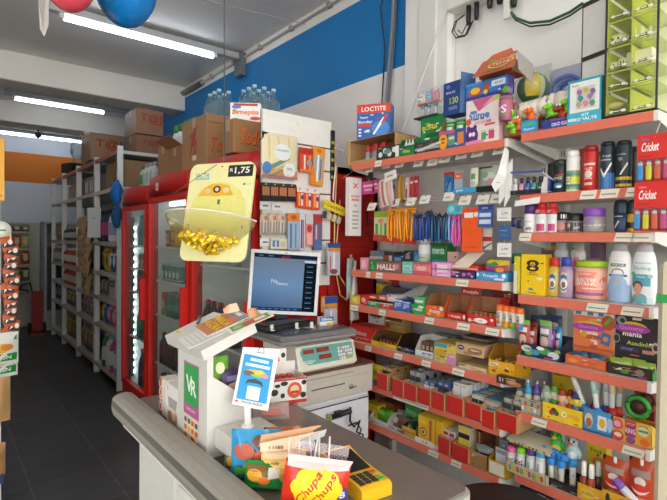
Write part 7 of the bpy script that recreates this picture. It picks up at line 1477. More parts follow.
HG('yellow_sticks','bunch of mustard yellow sticks right of the bag of sticks','sticks',397,176,404,203,'#b5822c',[('r',-.1,.02,.1,.95,'#d9a84a'),('r',.3,.02,.4,.95,'#8a5f1c')],.015)
for i in range(3): HG('red_pen',('first','second','third')[i] + ' from left of three red and white pens hanging in the upper row','pen',405 + 4.6 * i,178 - i,408.6 + 4.6 * i,200 - i,('#c9b5b2','#b52f3a','#a52a34')[i],[('r',-.3,.1,.1,.5,'#8f2430'),('r',-.4,.7,.4,.8,'#e0d3d0')],.008,kind='box')
HG('blue_orange_pack','blue and orange razor pack in the upper hook row','pack',454,171,462,192,'#9fb5c4',[('r',-.5,.62,.5,.92,'#e06a2c'),('t','bic',0,.76,.12,'#f0e3d6',.6),('r',-.5,0,.5,.14,'#2f9fd6')],.012,kind='box',X=1.74)
HG('blue_pack','dark blue pack left of the blue and orange pack','pack',444,172,453,193,'#2a6aa5',[('r',-.3,.1,.3,.5,'#5f9fcf'),('p',[(-.2,.1),(.3,.7),(.1,.75),(-.3,.2)],'#1f4a7a'),('r',-.5,.85,.5,1,'#a5302f')],.012,kind='box',X=1.745)
HG('blue_shelf_strip','bright blue card strip along the hooks under the blue packs','card',453,188,476,193,'#2f9fd6',[('t','promo',-.2,.5,.5,'#e3f0f8',.3)],.004,kind='box',X=1.70)
HG('black_strip','short black plastic rail at the right of the blue card strip','rail',476,186,491,191.5,'#1b1c1e',[('r',-.5,.8,.5,.9,'#2d2e30')],.03,kind='box',X=1.70)
HG('white_tube_pack','white tube with green print hanging beside the green net pack','tube',470,168,478,187,'#e3e0d6',[('r',-.2,.4,.3,.7,'#5fa06a'),('e',0,.2,.3,.1,'#c9c5b5')],.015,X=1.72)
HG('net_pack','clear pack with green net and coloured pieces in the upper hook row','pack',479,166,499,188,'#a5b0a5',[('r',-.5,.1,-.4,.98,'#8fae2a'),('r',-.5,.9,.2,.98,'#3a4a1c'),('e',.1,.5,.3,.2,'#c9d6b5'),('e',.2,.3,.2,.12,'#d98aae'),('e',-.1,.6,.2,.15,'#7fa08f')],.03,X=1.72,rough=.2)
mb = MB().slab([(-.02,0,0),(.028,.004,.05),(.034,.0,.15),(.018,.0,.17),(-.004,-.012,.07),(-.03,-.012,.03)],.0015,'#ecebe7').slab([(.0,-.006,-.05),(.034,.0,.0),(.030,.006,.05),(-.005,.0,.02)],.0015,'#e3e2de').slab([(.02,-.004,-.06),(.05,.0,-.01),(.05,.0,.12),(.03,0,.1)],.0015,'#e9e8e4')
single('white_papers','white paper sheets hanging crooked from the end of the upper hook row','paper',mb.art(.03,.02,[('r',-.3,.2,.3,.3,'#9a9a96')],x=.0,z=.03,y=-.013),(1.655,AX(500,190,1.655).y,AX(500,192,1.655).z),-90)
# lower hook row
HG('green_brush_pack','green and yellow toothbrush pack at the left of the orange pens','toothbrush',374,211,388,236,'#c9d0a8',[('r',-.5,.75,.5,1,'#8fae2a'),('r',-.4,.02,-.2,.5,'#4f9a4a'),('r',-.05,.02,.1,.55,'#7ab53f'),('r',.25,.02,.4,.5,'#3f8a5a'),('e',0,.6,.2,.1,'#e08a6a')],.015,kind='box',X=1.735)
HG('red_tray_edge','red display tray edge under the green pack and the orange pens','tray',373,236,409,242.5,'#c22f2a',[('e',-.3,.5,.04,.3,'#5f8a3a'),('e',0,.6,.04,.3,'#d9b54a'),('e',.3,.5,.04,.3,'#5f8a3a')],.05,kind='box',X=1.72,roll=4)
def pens(px0,px1,py0,py1,cs,n,label,grp,X=1.70,name='disposable_razor',cat='razor',depth=.06,rows=2,head=None):
    first = {}
    for r in range(rows):
        for i in range(n):
            px = px0 + (px1 - px0) * (i + .5 * (r % 2)) / n;c = cs[(i + r) % len(cs)]
            Xr = X + depth * r / max(1,rows);tp,bt = AX(px,py0 + 1.5 * math.sin(i * 2.1),Xr),AX(px,py1,Xr);L = tp.z - bt.z
            if c not in first:
                t = thing(name,label[c],cat,(Xr,bt.y,bt.z),-90,grp + ' ' + c)
                t['group'] = grp if len(cs) == 1 else label[c] + 's'
                MB().tube([(0,0,0),(.001,-.004,L * .5),(0,0,L * .88)],[.0038,.0052,.004],c,7).build('handle',t)
                MB().box(-.011,-.006,L * .86,.011,.004,L * .92,head or c,.002).tube([(0,0,L * .92),(0,.004,L * 1.0)],.002,head or c,5).build('head',t);first[c] = t
            else: dup(first[c],(Xr,bt.y,bt.z + random.uniform(-.012,.012)),-90 + random.uniform(-25,25),ry=random.uniform(-7,7),rx=random.uniform(-5,3))
pens(388,414,208,239,['#f09a1c'],8,{'#f09a1c': 'orange disposable razor in the tight bunch on the lower hook row'},'orange razors',rows=3)
pens(414,433,212,240,['#1f4fa5','#2a3a7a'],6,{'#1f4fa5': 'royal blue disposable razor in the bunch right of the orange ones','#2a3a7a': 'dark navy disposable razor in the bunch right of the orange ones'},'blue razors',head='#2a3050')
pens(432,449,212,241,['#1f6a8f','#1f2f5a'],5,{'#1f6a8f': 'teal blue disposable razor in the bunch before the pink ones','#1f2f5a': 'black blue disposable razor in the bunch before the pink ones'},'teal razors',head='#232a3f')
pens(449,454,210,240,['#8fa0e0'],2,{'#8fa0e0': 'lilac disposable razor next to the pink ones'},'lilac razors',head='#5f9fcf')
pens(453,463,213,244,['#d85aa5'],4,{'#d85aa5': 'pink disposable razor in the bunch beside the orange folder'},'pink razors',head='#c24a8f')
HG('teal_header','teal header card over the lilac and pink razors','card',447,204,462,214,'#4fb5c4',[('e',-.2,.5,.2,.3,'#8fd0da'),('e',.2,.5,.2,.3,'#3f9aae')],.003,kind='box',X=1.69)
HG('orange_card','tall bright orange display card standing above the sweets','card',462,208,482,252,'#ef5a1c',[('p',[(-.5,.99),(.5,.99),(.5,.86),(-.5,.80)],'#e8481c'),('r',-.4,.78,.06,.9,'#ece6df'),('p',[(-.5,.78),(-.4,.9),(-.4,.78)],'#3f4a6a'),('r',.1,.8,.46,.9,'#e9e3de'),('r',-.5,.48,.5,.485,'#c9451a'),('e',-.1,.66,.02,.012,'#a5361a'),('e',-.1,.4,.02,.012,'#a5361a'),('r',-.3,.1,.3,.12,'#c9451a')],.003,kind='box',X=1.69)
HG('blue_blister','blue and white blister pack right of the orange card','pack',478,205,492,227,'#3a5fa5',[('r',-.5,.78,.5,1,'#2a3f86'),('r',-.4,.46,.42,.64,'#c9d9ea'),('r',-.4,.14,.42,.34,'#c9d9ea'),('t','gillete',0,.86,.09,'#c9d3ea',.6)],.01,kind='box',X=1.685)
HG('red_white_card','red and white card half hidden behind the orange card','card',483,228,492,250,'#d9d6d2',[('r',-.5,.4,.5,.6,'#c9341f'),('p',[(-.5,.0),(.5,.3),(.5,.36),(-.5,.1)],'#4a4f5a')],.003,kind='box',X=1.72)
for i,(py0,py1) in enumerate(((207.5,221),(243,257))): HG('price_card',('upper','lower')[i] + ' white price card in the column at the right end of the hooks','card',497,py0,511,py1,'#e6e4e0',[('t','3,99',.05,.55,.22,'#7a7a78',.6),('r',-.3,.2,.2,.26,'#a5a5a2')],.003,kind='box',X=1.66)
HG('blue_card','slate blue card between the two white price cards','card',498,225,511,240,'#3f5f96',[('r',-.3,.6,.2,.66,'#8fa5c9'),('r',-.3,.3,.3,.34,'#6f8ab5')],.003,kind='box',X=1.662)
single('wire_tangle','tangle of thin black wires hanging in front of the grey shelf back','wire',MB().tube([AX(x,y_,1.90) for x,y_ in ((366,205),(368,220),(364,230),(374,238),(376,250))],.003,'#1d1e20').tube([AX(x,y_,1.90) for x,y_ in ((360,232),(366,226),(372,222))],.0025,'#1d1e20').tube([AX(x,y_,1.90) for x,y_ in ((368,210),(365,240),(362,262))],.003,'#26272a'))

# ---- sweets shelf (second)
Z = B1z['s2']
def STK(name,lab,px0,px1,py,c,items=(),X=XF,d=.09,cat='sweets',**k): return CT(name,lab,cat,px0,px1,py,Z,d,c,list(items),X=X,seam=False,**k)
STK('pink_sweet_pack','pink sweets pack at the far left of the sweets shelf',360,367,258,'#d98f9f',[('r',-.3,.2,.3,.8,'#e8b9c2')])
STK('green_sweet_pack','small dark green sweets pack beside the maroon box',369,376,260,'#1f7a3f',[('p',[(-.3,.2),(0,.9),(.3,.2)],'#4fae5a')])
STK('cough_sweet_box','maroon brown sweets box with big white capital letters',376,400,262,'#8f5a52',[('t','HALLS',-.06,.5,.55,'#f0ebe6',.76,.15),('e',.36,.6,.1,.24,'#c98a86')])
STK('teal_sweet_pack','teal and white sweets packs beside the maroon box',402,412,262,'#6fbfae',[('r',-.4,.3,.4,.7,'#a9d9cc'),('t','ice',0,.5,.3,'#3f8a7a',.5)])
STK('strawberry_box','pink and red sweets box with white print',413,430,263,'#e07a80',[('r',-.5,.0,.5,.3,'#c9545f'),('e',0,.55,.3,.2,'#e9b0b2'),('r',-.5,.86,.5,1,'#c25a64')])
for i in range(3): STKh = CT('lilac_sweet_pack',('lowest','middle','topmost')[i] + ' flat lilac pink pack in the stack of three','sweets',432,450,AX(441,0,XF) and 274 - 5.4 * i - i * .2,Z + .0125 * i,.09,'#e8a5d3',[('r',-.4,.25,.35,.75,'#efd0e6'),('e',-.3,.5,.08,.3,'#d060a5')],seam=False)
STK('navy_dotted_pack','navy pack with pink dots, left of the two',450.5,460,271,'#2d2f6a',[('e',-.2,.5,.2,.2,'#d85a9f'),('e',.2,.3,.12,.14,'#d9d6e6'),('r',-.4,.75,.4,.9,'#e0c9d9')])
STK('navy_dotted_pack','navy pack with pink dots, right of the two',460.5,474,271,'#2a2d64',[('e',-.25,.5,.15,.22,'#d85a9f'),('e',.15,.6,.15,.2,'#c94f8f'),('e',.35,.3,.08,.12,'#d9d6e6')])
STK('mint_box','light blue and white sweets box at the right end of the sweets shelf',476,507,272,'#3f9ad6',[('t','Freegells',-.02,.5,.4,'#e6f0f8',.8,.1),('e',.4,.6,.07,.25,'#e9f3fa'),('e',-.44,.6,.04,.2,'#e9f3fa'),('r',.1,.08,.42,.3,'#d9e3ea'),('r',-.5,.88,.5,1,'#2f7fb5')])
# second row
zz = Z
def STK2(name,lab,px0,px1,py,c,items=(),X=1.80,d=.07,cat='sweets'): return CT(name,lab,cat,px0,px1,py,Z,d,c,list(items),X=X,seam=False)
STK2('blue_label_box','white blue labelled box at the back left of the sweets shelf',370,383,251,'#6f7a8f',[('r',-.5,.0,.5,.7,'#c9d3e3'),('t','trident',-.05,.35,.3,'#2a4a9a',.6)])
STK2('red_black_box','red and black sweets box in the back row',384,393,252,'#3a3435',[('r',-.5,.2,.0,.8,'#b5402f'),('r',.05,.3,.4,.8,'#c9c5c0')])
STK2('blue_black_box','blue and black sweets box in the back row',393.5,403,252,'#2a4a6a',[('r',-.4,.2,.3,.7,'#6fa5cf'),('r',-.5,.8,.5,1,'#1f1f22')])
STK2('black_red_box','black sweets box with red stripe in the back row',403.5,413,251,'#262729',[('r',-.5,.3,.5,.5,'#a53a35'),('r',-.3,.6,.2,.8,'#8a9aa5')])
STK2('cyan_box','cyan and blue sweets box in the back row, left of the white jar',413.5,420,252,'#3f7fcf',[('e',0,.5,.35,.3,'#5fc0d6')])
LT('gum_jar','white cylinder gum jar with grey bands standing in the back row','jar',420,430,234,Z,lambda r,h: ([(r * .95,0),(r,.003),(r,h * .45,'#b9c9b5'),(r,h * .5,'#c9cdca'),(r,h * .72,'#e3e6e6'),(r,h * .78,'#9aa5a5'),(r,h * .9,'#e6e8e8')],'#dfe3e0'),lambda r,h: ([(r * 1.02,h * .9),(r * 1.03,h * .92),(r * 1.0,h)],'#d9dcda'),X=1.80,art=[('e',.25,.16,.16,.1,'#b5404f'),('r',-.4,.62,.4,.68,'#8a9696')])
STK2('green_gum_box','dark green box with white lettering beside the white jar',431,446,243,'#1f7a3f',[('t','menta',0,.74,.2,'#cfe6d3',.8),('r',-.5,.0,.5,.45,'#5f8fc0'),('r',-.5,.88,.5,1,'#155c2c')])
t = thing('orange_lid_box','red sweets box whose pale lid flap hangs open below the orange card','box',(1.675,AX(467,264,1.675).y,Z + .034),-90)
MB().box(-.065,.0,.0,.05,.09,.022,'#c9382a',.001).art(.115,.022,[('r',-.5,.2,.5,.4,'#e3b5a5')],x=-.0075).build('box_body',t)
MB().slab([(-.075,-.012,.008),(.015,-.012,.012),(.05,.05,.075),(-.03,.05,.072)],.002,'#e9dcc9','#e0622c').build('lid_flap',t)
HGs = MB().pillow(.10,.045,.03,'#e0c32c',n=7,wob=.006).art(.10,.045,[('p',[(-.4,.5),(0,.9),(.2,.6),(-.1,.4)],'#3f9a4a'),('r',-.4,.1,.4,.2,'#b5402a')],surf=lambda u,v: -.02)
single('yellow_sweet_bag','yellow and green bag of sweets at the right, below the white price cards','sweets',HGs,(1.70,AX(498,262,1.70).y,Z + .036),-90)
single('pink_sweet_bag','purple and orange bag of sweets on the light blue box','sweets',MB().pillow(.10,.03,.03,'#b5486a',n=7,wob=.005).art(.10,.03,[('e',-.2,.6,.2,.3,'#8a3f9a'),('e',.25,.4,.2,.3,'#e0902c')],surf=lambda u,v: -.019),(1.69,AX(497,270,1.69).y,Z + .032),-90)
for i,(px0,px1,c,lab) in enumerate(((447,452,'#d9b0a5','pale pink sweets box just left of the open flap'),)): STK2('pale_box',lab,px0,px1 + 6,252,c,[('r',-.4,.3,.4,.6,'#e6cfc6')])

# ---- gum and jelly shelf (third)
Z = B1z['s3']
CT('yellow_gum_box','small yellow sweets box at the left end of the third far shelf','sweets',351,359,296,Z,.09,'#e0c32c',[('e',0,.5,.3,.3,'#e9dc8a')],seam=False)
CT('red_gum_box','red gum box next to the small yellow one','sweets',360,367,295,Z,.09,'#c22a24',[('e',0,.5,.3,.25,'#e3b0a0')],seam=False)
gumd = [(367.5,379,302,'#1f8a3f','#d9e3d6','green gum pack in the front gum row, left one'),(379.5,393,303.5,'#b5322c','#e6d3cf','red gum pack in the front gum row'),(393.5,402,300,'#3a62b5','#c9d6ea','blue gum pack in the front gum row, left of two'),(402,410,302,'#2f56a8','#b5c6e3','blue gum pack in the front gum row, right of two')]
for px0,px1,py,c,c2,lab in gumd: CT('gum_pack',lab,'gum',px0,px1,py,Z,.08,c,[('t','gum',0,.5,.5,c2,.7,.2),('r',-.5,.85,.5,1,c2)],seam=False)
zz3 = Z + .038
for px0,px1,c,lab in ((368,377,'#c9402f','red gum pack lying on the green one'),(378,387,'#c96a5a','salmon gum pack lying on the red one'),(387,396,'#d3cfcf','striped white gum pack above the blue packs')):
    a = CT('gum_pack',lab,'gum',px0,px1,295,Z + .034,.08,c,[('r',-.3,.3,.3,.6,'#e9ddd6'),('r',-.3,.7,-.1,.95,'#a52f2a')],X=1.69,seam=False)
CT('mint_gum_box','green mint gum box left of the orange jelly box','gum',411,425,305,Z,.09,'#2f9f45',[('t','mint',0,.5,.36,'#e0efe3',.7,.2),('e',.2,.8,.2,.15,'#d9e9d9')],seam=False)
CT('mint_gum_box','green and white gum pack on top of the mint gum box','gum',414,424,297,Z + .038,.08,'#5fae6a',[('r',-.4,.3,.4,.6,'#dfeadf')],X=1.685,seam=False)
t,w,h,y = TRAY('blue_gum_display','opened blue gum display with a brown inside and grey lid flap',381,404,293,Z + .0,.06,'#2f6fc0',[('t','gum',-.2,.8,.14,'#c9d9ea',.4),('r',.0,.6,.5,.8,'#3f86d6')],X=1.80,hb=.085,inner='#6a5a4a')
single('grey_flap','grey cardboard flap rising behind the green gum box','flap',MB().slab([(-.08,0,0),(.05,.0,.0),(.05,.05,.055),(-.02,.05,.045)],.002,'#b5b4b2').box(-.078,.03,-.062,.05,.05,.002,'#8f8f8e'),(1.735,AX(413,300,1.735).y,Z + .064),-90)
CT('blue_navy_box','small dark blue box at the back of the gum shelf','gum',382,394,286,Z,.05,'#2c3a6a',[('t','gum',0,.8,.12,'#c9d3ea',.6)],X=1.87)
CT('red_back_box','small red box at the back left of the gum shelf','gum',384,393,279,Z,.05,'#b5241f',[('r',-.4,.8,.4,.9,'#d98a80')],X=1.92)
CT('yellow_back_box','yellow box at the back left of the gum shelf','gum',376,385,284,Z,.05,'#c9b02a',[('r',-.3,.5,.3,.6,'#a58f1c')],X=1.86)
def JB(label,px0,px1,py,c,name_txt,hdr=None,extra=(),side=None,hb=.095):
    return TRAY('jelly_box',label,px0,px1,py,Z,.10,c,[('t',name_txt,.0,.5,.34,'#f3ebe3',.8,.15)] + list(extra),hb=hb,inner='#9a6b48',header=hdr,side=side)
t,w,h,y = JB('orange jelly sweets box with patterned front on the third far shelf',425.5,444,306,'#e0662a','fruits',None,[('e',-.3,.2,.1,.15,'#f0a03a'),('e',.2,.2,.14,.15,'#e8923a'),('e',.36,.8,.1,.2,'#c9d9e0'),('e',0,.85,.1,.12,'#f09a3a')])
INSIDE('jelly_bar','orange wrapped jelly bar inside the orange jelly box','sweets','bars in the orange jelly box',XF,y,Z,[(-.03 + .02 * i,.035,.003) for i in range(4)],mbox(.016,.04,.03,'#d95a20',[('r',-.3,.5,.3,.7,'#f0c9a5')]))
hh = (AX(452,286,XF + .1).z - Z)
t,w,h,y = JB('red jelly sweets box with a printed back card in the middle of the third shelf',446,466,313,'#c92a20','frutela',(hh,[('t','Fruttella',0,.86,.1,'#f0dcd0',.9),('r',-.5,.62,.5,.74,'#b5402a')],'#b53a24'),[('e',.4,.55,.06,.3,'#e9d9d3')])
INSIDE('jelly_bar','dark red jelly bar inside the middle red box','sweets','bars in the middle red box',XF,y,Z,[(-.035 + .02 * i,.04,.003) for i in range(4)],mbox(.016,.028,.03,'#8f2a1f',[('r',-.3,.4,.3,.7,'#d9a58f')]))
t,w,h,y = JB('bright red sweets box with a white oval mark, right of the middle one',467,495,316,'#d3291f','Lillo',None,[('e',-.0,.4,.24,.3,'#ece6e3'),('t','Lillo',0,.4,.2,'#c92a20',.34),('e',-.4,.3,.06,.2,'#e9d0c9'),('r',.34,.5,.44,.8,'#e3dcd6')],hb=.1)
INSIDE('jelly_bar','tan jelly bar inside the bright red box','sweets','bars in the bright red box',XF,y,Z,[(-.05 + .022 * i,.04,.003) for i in range(5)],mbox(.018,.04,.03,'#a5683f',[('r',-.3,.4,.3,.7,'#d9b59a')]))
CT('dark_red_back_box','dark red carton at the back right of the third far shelf','box',492,514,291,Z,.05,'#7f1f1a',[('t','Bis',.2,.85,.12,'#c98a80',.4),('r',-.5,.5,.5,.55,'#65140f')],X=1.80)
CT('tan_back_box','flat brown carton behind the bright red sweets box','box',466,490,297,Z,.05,'#9a6a3a',[('r',-.5,.6,.5,.8,'#b58a4a')],X=1.82)
for i,(px,c,c2,lab) in enumerate(((498.5,'#c9c3b5','#d8542a','orange capped candy tube with red letters, leftmost of four'),(504.5,'#e0b52a','#e0782a','orange capped candy tube with yellow base, second of four'),(511,'#5fae3a','#e8661f','orange capped candy tube with green base, third of four'),(518,'#4f8fcf','#e0601c','orange capped candy tube with blue base, rightmost of four'))):
    X = 1.675;zt = AX(px,305 + i * 1.2,X).z;H = zt - Z;r = .0155
    o = thing('candy_tube',lab,'sweets',(X + .012,AX(px,320,X).y,Z + .002),-90)
    MB().lathe([(r,0,c),(r,H * .3,c),(r,H * .74,'#d9d3c5')],'#d9d3c5',14).art(2 * r,H * .55,[('t','m&m',0,.5,.3,'#5a3a2a',.8,0,90),('e',0,.1,.3,.12,c2)],y=-r,z=H * .15,R=r,c0=.0004).build('body',o)
    MB().lathe([(r * 1.02,H * .74),(r * 1.05,H * .75),(r * 1.0,H * .97),(r * .7,H)],'#ec6f1f',14).build('cap',o)

# ---- chocolate shelf (fourth)
Z = B1z['s4']
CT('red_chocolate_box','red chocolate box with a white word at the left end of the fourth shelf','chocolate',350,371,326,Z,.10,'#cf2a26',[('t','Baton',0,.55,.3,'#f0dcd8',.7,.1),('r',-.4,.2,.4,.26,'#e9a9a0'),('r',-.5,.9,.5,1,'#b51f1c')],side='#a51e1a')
t,w,h,y = TRAY('yellow_chocolate_box','open yellow chocolate box with cut out front',371,396,343,Z,.10,'#efba1f',[('t','sensacao',-.05,.62,.24,'#7a4a14',.7),('r',-.3,.3,.2,.36,'#a5781c'),('e',.36,.3,.1,.2,'#e3a01f')],hb=.065,inner='#5f4326')
INSIDE('chocolate_bar','brown wrapped bar inside the open yellow chocolate box','chocolate','bars in the yellow box',XF,y,Z,[(-.05 + .024 * i,.03,.003) for i in range(5)],mbox(.02,.03,.05,'#5a3620',[('r',-.3,.4,.3,.7,'#a57a4a')]))
CT('white_back_box','white chocolate box at the back left of the fourth shelf','chocolate',368,384,313,Z,.06,'#dfdcd8',[('t','neve',0,.8,.1,'#5a4a44',.6),('r',-.4,.84,.4,.98,'#3a2f2c')],X=1.83)
CT('tan_back_chocolate','tan and brown chocolate box at the back of the fourth shelf','chocolate',384,404,316,Z,.06,'#b58f4f',[('r',-.4,.8,.4,.95,'#4a3020'),('t','choco',.05,.68,.12,'#5a3a1f',.6),('e',-.3,.6,.12,.14,'#8f4a2a')],X=1.82)
t,w,h,y = TRAY('dark_chocolate_box','dark brown chocolate box with a white label, right of the yellow box',397,415,348,Z,.10,'#35211c',[('t','prestig',.1,.6,.22,'#d9c9c2',.6),('r',-.2,.48,.42,.78,'#4a5f9a'),('t','suflair',.11,.63,.2,'#e6e3ea',.5),('e',-.36,.8,.1,.14,'#c9c0bd')],hb=.075,inner='#2f1f1a')
t,w,h,y = TRAY('white_chocolate_box','white chocolate box with a blue word, its front cut out',415,433,351,Z,.10,'#e3e3e3',[('r',-.1,.5,.4,.72,'#3f5fa5'),('t','Galak',.14,.61,.16,'#e6ecf5',.46),('e',.3,.3,.06,.1,'#d9c23a'),('r',-.4,.1,.3,.16,'#b5bcc9')],hb=.085,inner='#cfcdc9')
INSIDE('chocolate_bar','brown bar inside the white chocolate box','chocolate','bars in the white box',XF,y,Z,[(-.03 + .024 * i,.03,.003) for i in range(3)],mbox(.02,.06,.05,'#6a4a35',[('r',-.3,.4,.3,.7,'#c9b5a5')]))
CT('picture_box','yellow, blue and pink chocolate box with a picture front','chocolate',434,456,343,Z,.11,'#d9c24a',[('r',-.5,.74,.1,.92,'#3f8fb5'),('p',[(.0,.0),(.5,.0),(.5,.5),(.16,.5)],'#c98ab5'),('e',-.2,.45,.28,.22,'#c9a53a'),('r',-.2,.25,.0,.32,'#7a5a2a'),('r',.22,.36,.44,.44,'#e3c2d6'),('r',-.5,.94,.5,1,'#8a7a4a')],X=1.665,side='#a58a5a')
def ovomark(u,v): return [('e',u,v,.13,.2,'#2d3560'),('r',u - .08,v - .03,u + .08,v + .05,'#c9cfe3')]
CT('beige_chocolate_box','lower beige chocolate box with a navy round mark at the left','chocolate',458,486,366,Z - .022 + .022,.11,'#d8bd8f',ovomark(-.36,.66) + [('t','Opereta',.08,.5,.26,'#b5622c',.6,.1),('e',.3,.2,.14,.16,'#b5804a'),('r',-.5,.92,.5,1,'#c2a06a')],X=1.662)
CT('beige_chocolate_box','upper beige box leaning on the lower one, chocolate picture on its front','chocolate',456,483,344,Z + .052,.11,'#c9a578',ovomark(-.3,.6) + [('e',.2,.45,.26,.26,'#8f6a4a'),('t','Alpino',.2,.5,.22,'#ecd9c2',.5,.1),('e',-.05,.2,.16,.14,'#a57a52'),('r',-.5,.9,.5,1,'#a58358')],X=1.668,rz=4)
CT('chocolate_pack_top','dark brown wrapped packs lying on the upper beige box','chocolate',462,488,340,Z + .112,.07,'#54463f',[('r',-.4,.2,.3,.6,'#7a6a60')],X=1.70,seam=False)
CT('silver_bag_box','silver and dark flat pack behind the picture box','chocolate',434,456,335,Z,.05,'#8a8784',[('r',-.4,.85,.4,.95,'#3a3a3f')],X=1.80,seam=False)
t,w,h,y = TRAY('yellow_bonbon_box','big yellow bonbon box with torn front at the right end of the fourth shelf',488,515,362,Z,.11,'#e5a91c',[('p',[(-.46,.8),(-.1,.9),(-.1,.7),(-.46,.6)],'#e3dcc9'),('t','SAO',-.3,.74,.12,'#3a3a6a',.24),('e',.2,.5,.09,.09,'#8a4a1f'),('e',-.28,.34,.08,.08,'#8a4a1f'),('s',.2,.52,.1,.1,'#7a3f1c',5),('r',.36,.5,.44,.56,'#b5401f')],hb=.11,inner='#9a6a1f',X=1.66)
INSIDE('bonbon','brown and yellow bonbon inside the big yellow box','chocolate','bonbons in the yellow box',1.66,y,Z,[(-.04 + .03 * i,.04 + .02 * (i % 2),.035) for i in range(4)],mpil(.03,.03,.02,'#7a5526',[('e',0,.5,.3,.3,'#c9a03a')]))
single('bonbon_riser','yellow card insert inside the big yellow bonbon box','card',MB().box(-w / 2 + .004,.004,.003,w / 2 - .004,.1,.034,'#c9921a'),(1.66,y,Z),-90)
CT('brown_cookie_box','dark brown box with white number and cookie picture, before the yellow bonbon box','chocolate',496,521,378,Z - .012,.03,'#3f2a1d',[('t','51',-.3,.6,.42,'#ece6e0',.24),('e',.2,.4,.3,.34,'#a5704a'),('e',.15,.5,.16,.16,'#c9996a'),('r',-.05,.8,.3,.92,'#c9b08a'),('e',-.3,.2,.12,.14,'#6a4630')],X=1.622)

# ---- red divider shelf (fifth)
Z = B1z['s5']
DIV = [(377,388,373,390),(392,404,379,397),(404,417,383,401),(418,431,388,405),(432,445,392,410),(447,464,396,415),(466,482,403,419),(482,495,410,428),(497,518,413,432)]
ordn = ('first','second','third','fourth','fifth','sixth','seventh','eighth','ninth')
CON = {0: [('#b58a4a','brown')],2: [('#8f969a','grey')],3: [('#3f5f9f','blue')],4: [('#3a56a0','dark blue')],5: [('#d9d6cf','white')],6: [('#cfc9bd','cream')],7: [('#3fa0d0','bright blue')],8: [('#8f8a80','taupe')]}
for i,(px0,px1,pt,pb) in enumerate(DIV):
    X = 1.628;a,b = AX(px0,(pt + pb) / 2,X),AX(px1,(pt + pb) / 2,X);top = AX((px0 + px1) / 2,pt,X);bot = AX((px0 + px1) / 2,pb,X);w = abs(a.y - b.y);h = top.z - bot.z;yc = (a.y + b.y) / 2
    t = thing('pack_bin','open bin with a plain red front on the fifth far shelf, %s from the left' % ordn[i],'bin',(X,yc,bot.z),-90)
    zb = Z - bot.z + .003;zb = max(zb,.002)
    mb = MB().box(-w / 2,0,0,w / 2,.004,h,'#c4211b',.001);mb.art(w,h,[('r',.42,0,.5,1,'#c9a06a'),('r',-.5,.93,.5,1.0,'#b5896a')]);mb.build('red_front',t)
    mb = MB().box(-w / 2,.004,zb,-w / 2 + .004,.26,h * .9 + .012,'#b98f62',.0008).box(w / 2 - .004,.004,zb,w / 2,.26,h * .9 + .012,'#b98f62',.0008).box(-w / 2,.004,zb,w / 2,.26,zb + .003,'#a57f55',.0008).box(-w / 2,.256,zb,w / 2,.26,h,'#a57f55',.0008);mb.build('card_body',t)
    for c,cn in CON.get(i,()):
        cells = [(lx,ly) for ly in (.03,.085,.14) for lx in ((-w * .22,w * .22) if w > .06 else (0,))]
        bw = w * .40 if w > .06 else w * .75
        INSIDE('cigarette_pack',cn + ' small carton pack standing in the %s red fronted bin' % ordn[i],'pack','packs in the %s red bin' % ordn[i],X,yc,bot.z,[(lx,ly,zb + .004) for lx,ly in cells],mbox(bw,h - zb + .016 + .012 * (i % 3),.035,c,[('r',-.5,.62,.5,.82,'#d9d6d0' if i % 2 else '#3a3a3f'),('r',-.3,.88,.3,.96,'#b5b0a5'),('e',0,.4,.3,.16,'#b5c93a' if i == 3 else '#a5a29a')],top='#8f9a9a' if i < 5 else c))
CT('yellow_label_card','yellow label sticking up behind the first red fronted bin','card',371,384,365,B1z['s5'] + .02,.004,'#d9c52f',[('r',-.3,.4,.3,.6,'#a5962a')],X=1.66,seam=False)
CT('flat_display_pack','long grey brown box lying across the seventh and eighth red bins','box',483,500,400,AX(490,407,1.66).z,.22,'#8f857a',[('r',-.4,.3,.4,.7,'#b5aca0')],X=1.655)
CT('blue_display_pack','bright blue flat box lying over the sixth red bin','box',470,488,394,AX(476,402,1.69).z,.15,'#4fa5d0',[('r',-.4,.3,.4,.6,'#cfe3ec')],X=1.69)
CT('white_display_pack','white and yellow box lying over the fifth red bin','box',450,466,391,AX(457,397,1.68).z,.15,'#ddd8d0',[('r',.3,0,.5,1,'#d9c02c'),('t','free',-.1,.5,.4,'#8a8a86',.5)],X=1.68)
CT('pale_pack','pale rose pack beside the last red bin','pack',508,516,407,AX(512,414,1.66).z,.1,'#c9b5ae',[('r',-.3,.3,.3,.7,'#8a6a6a')],X=1.66)

# ---- sixth shelf
Z = B1z['s6']
CT('yellow_flat_box','yellow box with black lettering at the left end of the sixth shelf','box',364,377,404,Z,.12,'#e0bb1c',[('t','FUMO',0,.35,.3,'#2a2418',.8),('r',-.5,.8,.5,.86,'#b5941a')],X=1.70)
CT('brown_flat_box','flat rusty brown box behind the green bag','box',378,394,402,Z,.1,'#8a4a2a',[('r',-.4,.4,.3,.6,'#6a3620')],X=1.76)
t,w,h,y = TRAY('white_card_tray','small white tray holding a leaf green bag',369,387,421,Z,.12,'#d9dcd6',[('r',-.5,0,.5,.3,'#c9cdc5')],hb=.05,inner='#c9ccc6')
single('green_bag','leaf green bag lying in the small white tray','bag',MB().pillow(.085,.06,.045,'#5fae2a',n=7,wob=.006).art(.085,.06,[('e',0,.5,.3,.24,'#8fc94a'),('r',-.3,.3,.2,.4,'#3f7a1f')],surf=lambda u,v: -.029),(XF + .035,y,Z + .006),-90,rx=-25)
